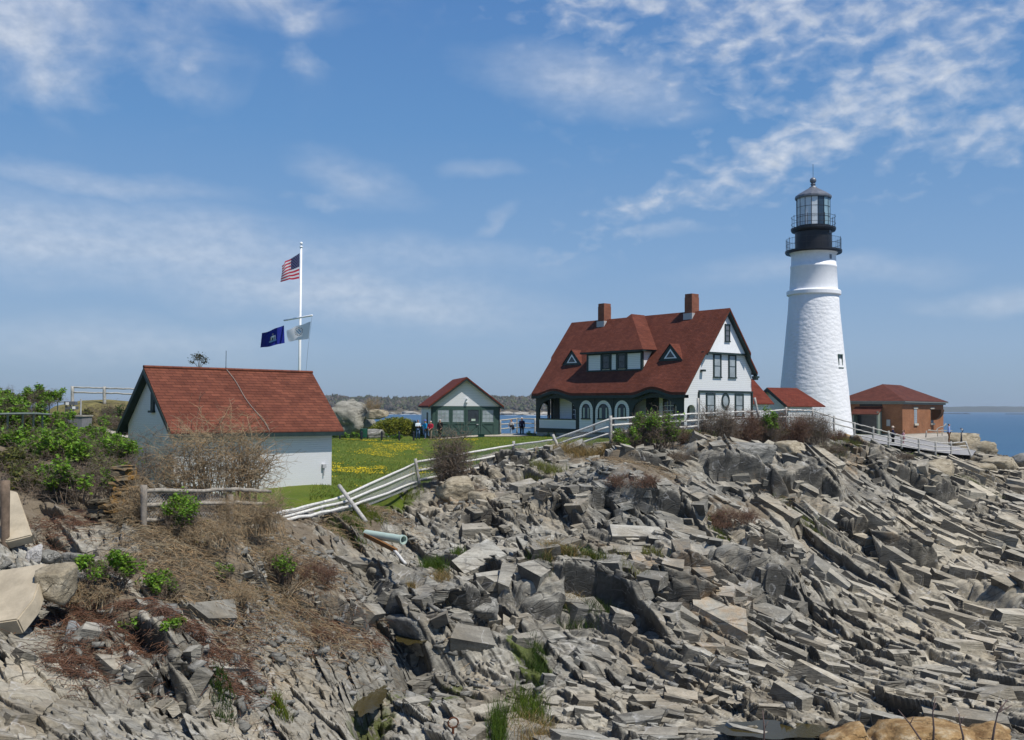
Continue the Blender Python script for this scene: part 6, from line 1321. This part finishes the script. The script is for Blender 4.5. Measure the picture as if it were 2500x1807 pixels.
# ------------------------------------------------------------------ paths and terrace
def sheet(name, label, pts, m, dz=.05, n=24):
    # ground-following strip between two edges given as (px, py, Y) lists
    A, B = pts; V = []; A = [P(*q) for q in A]; B = [P(*q) for q in B]
    def lerp(L, q): k = min(int(q*(len(L)-1)), len(L)-2); u = q*(len(L)-1)-k; return L[k]*(1-u)+L[k+1]*u
    for i in range(n+1):
        a, b = lerp(A, i/n), lerp(B, i/n)
        for j in range(9):
            p = a*(1-j/8)+b*j/8; V.append((p[0], p[1], lawn_z(p[0], p[1])+dz))
    F = [(i*9+j, i*9+j+1, i*9+j+10, i*9+j+9) for i in range(n) for j in range(8)]
    return tag(mesh_obj(name, V, F, m), label, None, None, 'structure')
m_path = plain('pale_path', (.40, .36, .29), .95, .1, .15, 2, 0, .2); m_pave = plain('grey_paving', (.27, .265, .26), .9, .15, .15, 1.5, 0, .2)
sheet('path', 'pale path in front of the garage and porch steps', ([(1085, 1071.5, 86.6), (1180, 1071, 86.6), (1310, 1071, 86.2)], [(1060, 1068, 87.6), (1180, 1066, 89), (1310, 1062, 94)]), m_path)
sheet('path', 'sloping concrete walk between garage and porch', ([(1224, 1066, 90), (1225, 1058, 97)], [(1310, 1064, 90), (1310, 1056, 97)]), m_pave, .08)
sheet('path', 'tan path curving past the planter to the shed', ([(196, 1034, 66), (240, 1046, 61), (290, 1060, 56), (340, 1064, 53)], [(215, 1043, 60), (240, 1056, 56), (290, 1069, 52), (340, 1072, 50)]), m_path, .06)
sheet('path', 'short pale strip of path beside the shed wall', ([(255, 1083, 46.5), (340, 1078, 47.5)], [(255, 1086, 45.2), (340, 1083, 45.8)]), m_path, .06)
sheet('terrace', 'grey paved terrace around the brick building', ([(2090, 1066, 80), (2180, 1080, 84), (2290, 1104, 86), (2375, 1108, 88)], [(2080, 1056, 99), (2180, 1058, 99), (2300, 1060, 103), (2390, 1066, 104)]), m_pave, .07)
tr = P(2250, 1075, 95)
f = MB(); pts = [P(2192, 1062, 99.0), P(2315, 1058, 104), P(2315, 1064, 101), P(2210, 1076, 95)]; f.prism(pts, (0, 0, -1.2)); tag(f.build('concrete_platform', m_conc), 'pale concrete platform edge below the orange brick corner', 'platform')
hr = thing('bent_handrail', 'pale bent pipe handrail on the platform corner', 'railing', tuple(P(2262, 1068, 96)), 0, None, True)
f = MB(); f.tube([P(2260, 1068, 96), P(2262, 1052, 96), P(2268, 1050, 96), P(2285, 1053, 97), P(2290, 1046, 97), P(2296, 1043, 97), P(2304, 1041, 97), P(2310, 1034.5, 97)], .06, 7); f.build('handrail', m_conc, hr, True)
f = MB(); f.tube([P(2285, 1053, 97), P(2300, 1051, 98), P(2325, 1052, 99)], .04, 6); f.build('rail', m_conc, hr, True)
for q in ((2289, 1066, 97), (2300, 1064, 98)): f = MB(); f.tube([P(*q), P(q[0], 1048, q[2])], .035, 6); f.build('post', m_conc, hr, True)
f = MB(); 
mound = MB(); c0 = P(262, 1005, 64); prof = [(5.2, -2.6), (4.6, -1.5), (3.8, -.4), (2.8, .35), (1.5, .65), (0, .75)]
mound.lathe(prof, 28); V = np.array(mound.v); V[:, 0] *= 1.1; V += fbm(V[:, 0]*.7, V[:, 1]*.7, 8, 3)[:, None]*np.array([.4, .4, .5]); V += c0
tag(mesh_obj('hill', V, mound.f, plain('dry_hill_ground', (.16, .14, .06), .95, .05, .4, 2, 0, .5), None, None, True), 'low scrubby rise behind the planter', None, None, 'structure')
# ------------------------------------------------------------------ shrubs
shrub('bramble_thicket', 'large leafless bramble thicket arching in front of the white shed', at(535, 1235, 29.0), 1.9, 1.0, 2.9, 150, 6, 0, .06, None, m_straw, .6, .014, .3, None, 'shrub', .6, 0, 2, .05)
shrub('bramble_thicket', 'thin grey canes against the shaded end wall of the shed', at(375, 1205, 31), 1.1, .6, 2.3, 60, 7, 0, .06, None, m_twig, .5, .010, .25, None, 'shrub', .7)
shrub('dry_vines', 'straw coloured dry vines hanging over the stone wall end', at(332, 1370, 24.0), .42, .3, 2.3, 90, 6, 0, .05, None, m_straw, .6, .009, .22, None, 'vines', .7)
shrub('dry_bramble', 'tangled pale bramble at the foot of the thicket, right of the fence rails', at(600, 1300, 26.0), 1.3, .6, 1.35, 120, 6, 0, .06, None, m_straw, .8, .008, .35, None, 'shrub', .8)
for px_q, py_q, w_q, h_q, nm_q in ((500, 1345, 1.0, .8, 'low pale bramble below the buried fence'), (640, 1390, .9, .7, 'low bramble among stones on the dry slope'), (760, 1420, .8, .6, 'low red brown bramble near the rock edge of the slope'), (560, 1470, .8, .5, 'low bramble above the grey ledges of the near bank'), (230, 1475, .7, .6, 'grey brown bramble behind the flat grey stone')):
    shrub('dry_bramble', nm_q, hit(px_q, py_q), w_q, .6, h_q, 90, 6, 40, .06, m_lfo, m_twigr if 'red' in nm_q else m_straw, .7, .008, .38, 'low brambles on the dry slope', 'shrub', .8)
shrub('twiggy_bush', 'rounded grey brown twiggy bush growing through the fence', at(1102, 1182, 44.2), 1.05, .8, 2.65, 130, 7, 450, .08, m_lfo, m_twig, .0, .015, .24, None, 'bush', .55, .6, 2, .075)
shrub('leafy_shrub', 'green leafy shrub with dark twigs before the porch arches', at(1600, 1092, 50), 1.5, 1.0, 2.05, 170, 8, 3600, .12, m_lf, m_twig, .2, .013, .25, None, 'bush', .6, .35)
shrub('leafy_shrub', 'low bright green shrub left of the taller twiggy one before the porch', at(1528, 1092, 49.3), .8, .7, 1.15, 80, 7, 2000, .12, m_lf, m_twig, .25, .011, .28, None, 'bush', .6, .2)
shrub('leafy_shrub', 'ochre green low shrub at the foot of the tall fence post', at(1682, 1090, 52.5), .75, .6, 1.15, 90, 7, 900, .10, m_lfo, m_twigr, .2, .010, .3, None, 'bush', .6, .2)
for i, (px, Y, w_, h_, nm) in enumerate(((1745, 55.5, 1.3, 1.75, 'leafless red brown brush beneath the oval window'), (1812, 58, 1.3, 1.7, 'leafless brush under the right ground floor window of the house'), (1868, 60, 1.0, 1.5, 'leafless brush around the bright green shrub'), (1925, 62, 1.3, 1.7, 'leafless brush before the small red roofed outbuilding'), (1985, 65, 1.3, 1.75, 'leafless brush at the foot of the tower, left of the grey posts'), (2040, 69, .9, .8, 'low dry scrub below the tower'))):
    g0 = P(px, 1084, Y); shrub('dry_brush', nm, g0, w_, 1.0, h_*1.35, 170, 8, 120, .07, m_lfo, m_twigr if i % 2 else m_twig, .2, .012, .28, 'leafless brush along the cliff top', 'brush', .75)
shrub('leafy_shrub', 'bright green shrub standing out of the leafless brush by the house', at(1878, 1062, 59.0), .55, .5, 1.6, 60, 7, 1700, .12, m_lf, m_twig, .1, .011, .25, None, 'bush', .5, .3)
for px, py, w_, h_, nm, mm in ((1790, 1275, 1.3, .75, 'brown scrub patch in the middle of the rock face', m_twigr), (1760, 1295, .7, .4, 'low ochre tuft of scrub under the brown patch', m_twigr), (1545, 1190, 1.3, .7, 'tangle of dead brown vines below the porch shrub', m_twigr), (1640, 1125, 1.0, .6, 'grey brown vine tangle on the upper ledge', m_twig), (2030, 1105, 1.2, .7, 'dry scrub on the slope below the tower', m_twig), (2205, 1125, .9, .5, 'dry scrub clump below the grey rail fence', m_twig)):
    g0 = hit(px, py); shrub('dry_scrub', nm, g0, w_, .9, h_, 120, 7, 60, .06, m_lfo, mm, .5, .010, .35, 'brown scrub on the rock face', 'scrub', .8)
# leafy roses on the left bank
for i, (px, py, Y, w_, h_, lf, nm) in enumerate(((20, 1050, 33.5, 1.3, 1.15, 4200, 'leafy rose bush behind the front pipe railing at the left edge'), (105, 1062, 34, 1.2, .95, 3600, 'leafy rose bush crossing the front pipe railing'), (190, 1088, 33, 1.1, .75, 2600, 'low leafy rose bush beside the planter'), (40, 1112, 30, 1.2, .95, 3200, 'leafy rose bush below the pipe railing'), (140, 1130, 29, 1.2, 1.05, 2800, 'rose bush in the middle of the bank, half green'), (245, 1150, 29, 1.1, 1.1, 1700, 'thin rose bush with bare tops beside the shed end'), (15, 1175, 26.5, 1.0, .95, 1400, 'bare stemmed rose bush above the brown post'), (105, 1230, 25.5, 1.15, 1.15, 1300, 'brown stemmed rose bush above the concrete slab'), (205, 1225, 25.3, 1.1, 1.15, 1300, 'brown stemmed rose bush on top of the stone wall'), (60, 1000, 44, 1.6, 1.1, 3000, 'tall leafy roses hiding two people'), (275, 1195, 27.5, .8, 1.0, 500, 'grey twiggy bush touching the stone wall corner'))):
    shrub('rose_bush', nm, at(px, py, Y), w_*1.1, .9, h_*1.08, 80, 8, int(lf*1.9), .10, m_lf if i not in (6, 7, 10) else m_lfo, m_twig, .3, .010, .28, 'wild roses on the left bank', 'bush', .75, .35 if i > 4 else .05, 3)
for i, (px, py, w_, h_, lf, nm) in enumerate(((440, 1320, .62, 1.35, 1500, 'tall green tipped rose below the buried fence'), (268, 1440, .75, .85, 1500, 'spreading green rose right of the tan boulder'), (395, 1465, .5, .8, 900, 'dark stemmed rose between the two green ones'), (330, 1545, .4, .4, 350, 'small rose sprout over the red brown vines'), (415, 1560, .35, .3, 350, 'lowest bright green sprout on the red brown vines'), (690, 1440, .4, .9, 330, 'slender green sapling on the dry slope'), (545, 1415, .35, .45, 220, 'small green sprout on the dry slope'))):
    shrub('rose_bush', nm, hit(px, py), w_, .5, h_, 46, 7, int(lf*1.5), .075, m_lf, m_twig, .25, .009, .3, 'green roses low on the bank', 'bush', .5, .4)
for px, Y, w_, h_, lf, mm, tm_, nm in ((205, 61, 1.3, 1.4, 900, m_lfo, m_twig, 'brown green scrub behind the utility boxes'), (240, 60.5, 1.4, 1.5, 1500, m_lfo, m_twig, 'olive scrub on the rise under the two rail fence'), (292, 59, 1.3, 1.6, 1200, m_lfd, m_twig, 'dark scrub on the rise beside the shed roof'), (270, 57, .9, .8, 800, m_lf, m_twig, 'low green clump beside the tan path'), (180, 52, 1.0, .5, 700, m_lf, m_twig, 'low green weeds behind the planter')):
    shrub('scrub', nm, P(px, 1042, Y), w_, 1.0, h_, 90, 7, lf, .13, mm, tm_, .2, .012, .28, 'scrub on the rise', 'bush', .7)
c0 = P(486, 960, 70); tree = thing('stunted_tree', 'stunted bare branched tree with three dark tufts above the shed roof', 'tree', tuple(c0), 0, None, True); top_ = [P(486, 870, 70), P(470, 884, 70), P(500, 884, 70.5), P(480, 872, 69.5), P(494, 876, 70)]
f = MB(); f.tube([c0, P(487, 915, 70), P(486, 895, 70)], [.08, .05, .035], 6)
for q in top_: f.tube([P(486, 905, 70), (P(486, 893, 70)+q)/2+(.03, 0, -.06), q], [.03, .018, .01], 5)
f.build('trunk', m_twigb if 'm_twigb' in globals() else m_woodb, tree)
src = np.concatenate([q+rng.normal(size=(150, 3))*[.20, .2, .11] for q in top_[:1]+top_[3:]]+[q+rng.normal(size=(90, 3))*[.11, .12, .07] for q in top_[1:3]])
V, F = leaves(src, .10); mesh_obj('crown', V, F, m_leaf('dry_pine', (.055, .052, .025)), tree, None, False, {'col': vcol(len(src), 4, .5, 1.5)})
mc = P(955, 1066, 93); shrub('spreading_juniper', 'yellow green spreading mound on the lawn edge behind the bollards', mc+(.2, 2.0, -.1), 2.2, 1.6, 1.9, 160, 8, 7000, .17, m_juni, m_lfd, .1, .012, .25, None, 'shrub', .9)
src = rng.normal(size=(9000, 3)); src /= np.linalg.norm(src, axis=1, keepdims=True); src[:, 2] = np.abs(src[:, 2]); V, F = leaves(src*[3.0, 2.2, 2.1]*(.75+.28*rng.random((9000, 1)))+(mc+np.array([.25, 2.4, -.35])), .17); mesh_obj('foliage', V, F, m_juni, bpy.data.objects['spreading_juniper'], None, False, {'col': vcol(9000, 4, .55, 1.35)})
shrub('dry_brush', 'reddish bare shrub on the pale rock outcrop', P(910, 1005, 101), 1.0, .8, 1.6, 70, 7, 0, .1, None, m_straw, .1, .012, .3, None, 'brush', .5)
for px, Y, w_, nm in ((1296, 87.5, .6, 'leafy green plant at the porch corner'), (1338, 86, .55, 'leafy green plant under the porch rail'), (1366, 85, .6, 'ochre plant along the porch foundation')):
    shrub('garden_plant', nm, P(px, 1072, Y), w_, .5, .75, 40, 6, 700, .13, m_lf if 'green' in nm else m_lfo, m_twig, .2, .009, .3, None, 'plant', .6)
for px, py, w_, nm in ((840, 1068, 1.6, 'row of low green weeds below the pale outcrop'), (955, 1072, 1.2, 'low green weeds below the yellow green mound')):
    shrub('weeds', nm, P(px, py, 88.5), w_, .4, .5, 50, 6, 1200, .13, m_lf, m_lfd, .2, .008, .3, None, 'plant', .9)
for a, nm in (([(2193, 1733, 13), (2222, 1768, 13), (2252, 1812, 13), (2262, 1840, 13)], 'bare sprig leaning left over the orange boulder'), ([(2284, 1704, 13), (2277, 1740, 13), (2280, 1780, 13), (2276, 1845, 13)], 'upright bare sprig in front of the orange boulder'), ([(2341, 1742, 12.5), (2344, 1770, 12.5), (2352, 1800, 12.5), (2350, 1850, 12.5)], 'short bare sprig right of the upright one'), ([(2460, 1708, 13), (2436, 1740, 13), (2428, 1776, 13), (2416, 1850, 13)], 'forked bare sprig at the right end of the orange boulder'), ([(1862, 1735, 13), (1866, 1780, 13), (1864, 1850, 13)], 'thin bare sprig rising before the tide pool')):
    q = [P(*p) for p in a]; rt = thing('bare_sprig', nm, 'sprig', tuple(q[-1]), 0, 'bare sprigs at the near edge', True); f = MB(); f.tube(q, np.linspace(.006, .017, len(q)), 6)
    if 'forked' in nm: f.tube([q[1], P(2470, 1722, 13.1)], [.010, .005], 5)
    f.tube([q[1], q[1]+np.array([.05, 0, .10])], [.007, .004], 5); f.build('stem', plain('purple_brown_bark', (.11, .075, .065), .8), rt, True)
# ------------------------------------------------------------------ ground litter and grasses
xy = scatter_px(9500, [(620, 1300, 220, 50, 2), (560, 1380, 200, 70, 3), (720, 1410, 130, 70, 2), (480, 1470, 130, 60, 1.5), (840, 1290, 70, 30, .6), (760, 1510, 110, 50, 1.2), (400, 1330, 90, 60, 1), (930, 1255, 90, 18, .7), (1430, 1098, 70, 16, .7), (600, 1270, 90, 18, 1), (1560, 1140, 120, 30, 1), (1720, 1085, 250, 12, 1.6)])
def litter(xy, lo, hi, r_, lift=.12):
    n = len(xy); z = gz_at(xy[:, 0], xy[:, 1]); a = rng.random(n)*2*pi; L = lo+(hi-lo)*rng.random(n); s = np.linspace(-.5, .5, 5); bend = rng.normal(size=n)*.5
    p = np.stack([xy[:, :1]+np.cos(a[:, None]+bend[:, None]*s)*L[:, None]*s, xy[:, 1:]+np.sin(a[:, None]+bend[:, None]*s)*L[:, None]*s, z[:, None]+lift*rng.random((n, 1))+(.25-s**2)*L[:, None]*(.25+.6*rng.random((n, 1)))], 2)
    return tubes(p, r_)
V, F = litter(xy, .2, .75, .0052); tag(mesh_obj('dry_grass', V, F, m_straw, None, None, False, {'col': np.repeat(vcol(len(xy), 1, .35, 1.3), 15, axis=0)}), 'tangled dry grass and dead stems over the bank', None, None, 'stuff')
xy = scatter_px(6500, [(330, 1590, 150, 50, 3), (210, 1500, 90, 60, 1.5), (180, 1620, 60, 40, 1.2), (450, 1560, 110, 40, 2), (560, 1660, 80, 40, 1.3), (570, 1580, 60, 60, 1), (800, 1450, 90, 40, 1.5), (780, 1530, 60, 50, 1.5), (900, 1560, 40, 40, .6), (150, 1300, 70, 40, .8)])
V, F = litter(xy, .15, .6, .0048, .1); tag(mesh_obj('dead_vines', V, F, m_leaf('rust_vines', (.155, .08, .048), 0, 0), None, None, False, {'col': np.repeat(vcol(len(xy), 1, .4, 1.4), 15, axis=0)}), 'mat of dead red brown vines low on the bank', None, None, 'stuff')
G = []; C_ = []
def patch(n, px, py, wx, wy, lo, hi, col, lean=.3, w_=.007, rot=0.0):
    g0 = hit(px, py); V, F = grass_patch(n, g0[0], g0[1], wx/2450*g0[1], wy/2450*g0[1]*2.6, rot, lo, hi, lean, w_)
    k = len(V)//12; G.append((V, F)); c = vcol(k, 12, .55, 1.4)*np.array([*col, 1]); C_.append(c)
GR, DG, ST, YG = (1, 1, 1), (.55, .6, .7), (4.2, 1.75, 6), (1.7, 1.25, 1)
patch(2600, 1400, 1400, 95, 36, .15, .4, DG); patch(900, 1375, 1440, 55, 20, .3, .55, ST, .55); patch(900, 1480, 1375, 110, 16, .1, .3, (2.2, 1.4, 2)); patch(700, 1570, 1345, 90, 14, .1, .3, (2.4, 1.4, 2.5))
patch(1100, 1062, 1395, 30, 24, .2, .5, GR); patch(300, 1075, 1425, 26, 12, .2, .4, ST, .5); patch(350, 1000, 1440, 14, 10, .15, .3, ST)
patch(500, 1310, 1620, 22, 40, .1, .3, DG); patch(700, 1290, 1760, 50, 50, .2, .5, (1.3, 1.15, 1), .3); patch(600, 1300, 1790, 50, 30, .15, .45, ST, .5); patch(400, 1215, 1790, 22, 40, .35, .85, GR, .15)
patch(900, 960, 1215, 70, 14, .12, .35, YG); patch(900, 880, 1245, 60, 16, .12, .35, YG); patch(600, 850, 1275, 50, 14, .1, .35, (1.2, 1.1, 1)); patch(1600, 1420, 1108, 90, 14, .2, .6, ST, .5); patch(700, 1330, 1150, 50, 12, .15, .4, (2.4, 1.5, 3))
patch(1500, 2180, 1090, 120, 10, .12, .35, GR); patch(600, 2060, 1085, 60, 12, .15, .4, (2, 1.3, 2)); patch(500, 2385, 1185, 60, 20, .1, .25, YG); patch(400, 2400, 1165, 50, 12, .1, .25, ST); patch(400, 1960, 1270, 60, 14, .1, .25, YG)
patch(250, 1760, 1310, 24, 12, .1, .3, YG); patch(400, 600, 1205, 110, 8, .1, .25, (1.5, 1.2, 1.5)); patch(700, 640, 1228, 110, 10, .15, .35, (2, 1.4, 2.5)); patch(300, 540, 1690, 30, 14, .08, .25, DG); patch(240, 680, 1720, 30, 10, .1, .3, YG); patch(260, 1120, 1350, 20, 12, .1, .25, GR)
V, F = join(G); tag(mesh_obj('grass_tufts', V, F, m_grass, None, None, False, {'col': np.concatenate(C_)}), 'wild grass tufts in the rock crevices and along the cliff top', None, None, 'stuff')
# lawn blades and dandelions
n = 60000; u = rng.random(n); x = (rng.random(n)*.62-.20); Yv = 33+62*u**1.4; X = x*Yv; ok = sdpoly(X, Yv, LAWN) > .1; X, Yv = X[ok], Yv[ok]
zl = base_h(X, Yv)+fbm(X*.5, Yv*.5, 5, 3)*.1+.05; V, F = blades(X, Yv, .05, .13, .5, .012, zl); tag(mesh_obj('lawn_grass', V, F, m_grass, None, None, False, {'col': np.repeat(vcol(len(X), 1, .6, 1.6, .3), 12, axis=0)*np.array([1.35, 1.05, 1, 1])}), 'short grass blades of the lawn', None, None, 'stuff')
n = 26000; py_ = 1078+112*rng.random(n)**1.1; px_ = 700+780*rng.random(n); Yv = 84-(py_-1078)/112*46; X = (px_-1250)/2450*Yv
dens = vn(X*.35, Yv*.12, 71)*.7+vn(X*1.3, Yv*.5, 72)*.5+.25*gb(px_, py_, 960, 1105, 120, 12)+.12*gb(px_, py_, 870, 1130, 130, 50); ok = (dens+.10*rng.random(n)**4 > .86+.14*sst(1180, 1300, px_)) | (rng.random(n) < .018) ; ok &= (sdpoly(X, Yv, LAWN) > .3); X, Yv = X[ok], Yv[ok]
zl = base_h(X, Yv)+fbm(X*.5, Yv*.5, 5, 3)*.1+.11; r_ = .016+.018*rng.random(len(X)); a = np.arange(6)*pi/3
V = np.stack([X[:, None]+r_[:, None]*np.cos(a), Yv[:, None]+r_[:, None]*np.sin(a)*1.0, zl[:, None]+r_[:, None]*.45*np.sin(a*2+1)], 2); F = np.arange(len(X)*6).reshape(-1, 6)
tag(mesh_obj('dandelions', V.reshape(-1, 3), F, plain('dandelion_yellow', (.78, .56, .015), .8, .1, .15)), 'yellow dandelions dotting the lawn', None, None, 'stuff')
# ------------------------------------------------------------------ far shore
far = []; fc = []; YS = 1550.0
X = np.linspace(-560, 330, 90); hgt = 13+5*vn(X*.012, X*0, 5)+3*vn(X*.05, X*0, 6)
V = []; 
for x, h in zip(X, hgt): e = sst(-560, -380, x)*sst(330, 230, x); V += [(x, YS, -12.3), (x, YS+8, -10+3*e*vn(np.array([x*.06]), np.array([2.]), 9)[0]), (x, YS+30, -7+2*e), (x, YS+140, -6+h*e), (x, YS+420, -8)]
F = [(i*5+j, (i+1)*5+j, (i+1)*5+j+1, i*5+j+1) for i in range(89) for j in range(4)]
tag(mesh_obj('far_land', V, F, plain('far_undergrowth', (.10, .085, .055), .95, .05, .3, .02)), 'low wooded land across the water', None, None, 'structure')
N = 4200; x = -560+890*rng.random(N); yy = YS+22+150*rng.random(N)**.8; e = sst(-560, -400, x)*sst(330, 240, x); zt = -8.5+(yy-YS-22)/120*np.interp(x, X, hgt)*.95; zt = np.minimum(zt, -6+np.interp(x, X, hgt))
bm = bmesh.new(); bmesh.ops.create_icosphere(bm, subdivisions=2, radius=1); bv = np.array([v.co[:] for v in bm.verts]); bf = np.array([[v.index for v in f.verts] for f in bm.faces]); bm.free()
sz = np.stack([2.0+2.0*rng.random(N), 2.0+2.0*rng.random(N), 2.6+2.2*rng.random(N)], 1); con = rng.random(N) < .2; sz[con] *= [.7, .7, 1.25]
bb_ = bv[None]*(1+.28*rng.normal(size=(N, len(bv), 1))); tp_ = np.clip((bb_[..., 2:]+1)/2, 0, 1); bb_[..., :2] = np.where(con[:, None, None], bb_[..., :2]*(1.15-.9*tp_), bb_[..., :2])
keep = e > .05; V = (bb_*sz[:, None]+np.stack([x, yy, zt+2.5+e*1.0], 1)[:, None])[keep]; Nk = keep.sum(); F = (bf[None]+np.arange(Nk)[:, None, None]*len(bv)).reshape(-1, 3)
pal = np.array([(.085, .075, .05), (.11, .095, .07), (.075, .09, .035), (.10, .115, .04), (.13, .11, .085), (.06, .065, .035)]); cc = pal[rng.integers(0, 6, N)]; cc[con] = (.03, .04, .022); cc = cc[keep]*(.45+.4*rng.random((Nk, 1)))
tag(mesh_obj('far_woods', V.reshape(-1, 3), F, m_leaf('far_foliage', (1, 1, 1), 0, 0), None, None, False, {'col': np.repeat(np.concatenate([cc, np.ones((Nk, 1))], 1), len(bv), axis=0)}), 'mixed bare and evergreen woods on the far shore', None, None, 'stuff')
N = 420; x = -560+890*rng.random(N); V = []; parts = []
for i in range(N): 
    s_ = 1.5+4.5*rng.random()**2; c_ = np.array([x[i], YS-4+26*rng.random(), -11.6+rng.random()*2.0]); parts.append((bv*(1+.25*rng.normal(size=(len(bv), 1)))*[s_*2.2, s_, s_*.55]+c_, bf))
V, F = join(parts); tag(mesh_obj('far_rocks', V, F, rock_mat('far_rock', (.22, .20, .17), (.38, .355, .30), (.50, .47, .41), .1)), 'pale shore rocks under the far woods', None, None, 'stuff')
# breaking foam along the far shore, islands to seaward
parts = []
for i in range(60):
    c_ = np.array([-520+820*rng.random(), YS-14-22*rng.random(), -11.95]); parts.append((bv*[3+9*rng.random(), .8, .35]+c_, bf))
V, F = join(parts); tag(mesh_obj('surf_foam', V, F, plain('foam', (.8, .82, .83), .9, .1, .05)), 'thin white surf along the far shore', None, None, 'stuff')
YI = 6200.0; Xi = np.linspace(2330, 3900, 60); V = []
for x in Xi: h = 26*math.sin(pi*min(1, max(0, (x-2330)/1650)))**.8+2.5*float(vn(np.array([x*.02]), np.array([1.]), 3)[0]); V += [(x, YI, -12.5), (x, YI+40, -12+h*.6), (x, YI+200, -12+h+10), (x, YI+600, -13)]
F = [(i*4+j, (i+1)*4+j, (i+1)*4+j+1, i*4+j+1) for i in range(59) for j in range(3)]
tag(mesh_obj('far_island', V, F, plain('far_island_green', (.05, .06, .035), .95, .05, .3, .01), None, None, True), 'long low island on the horizon at the right', None, None, 'structure')
for nm, xa, xb, Yr in (('low dark reef out at sea right of the brick building', 1262, 1420, 3100), ('second dark reef at the far right of the sea', 1560, 1700, 3150)):
    parts = []
    for i in range(26): parts.append((bv*(1+.2*rng.normal(size=(len(bv), 1)))*[9+6*rng.random(), 4, 1.0+1.2*rng.random()]+np.array([xa+(xb-xa)*rng.random(), Yr+8*rng.random(), -12.0]), bf))
    V, F = join(parts); tag(mesh_obj('sea_reef', V, F, plain('dark_reef', (.03, .032, .03), .9)), nm, 'reef')
# ------------------------------------------------------------------ sea air
hz = MB(); hz.box(-3200, 6500, -40, 7200, -13, 27); t = NT('sea_haze'); v = t.n('ShaderNodeVolumePrincipled'); v.inputs['Color'].default_value = (.80, .88, 1, 1); v.inputs['Density'].default_value = .00010; v.inputs['Anisotropy'].default_value = .2
t.l(v.outputs[0], t.out.inputs['Volume']); ho = hz.build('haze', t.mat); tag(ho, 'thin sea haze over the water', None, None, 'stuff')
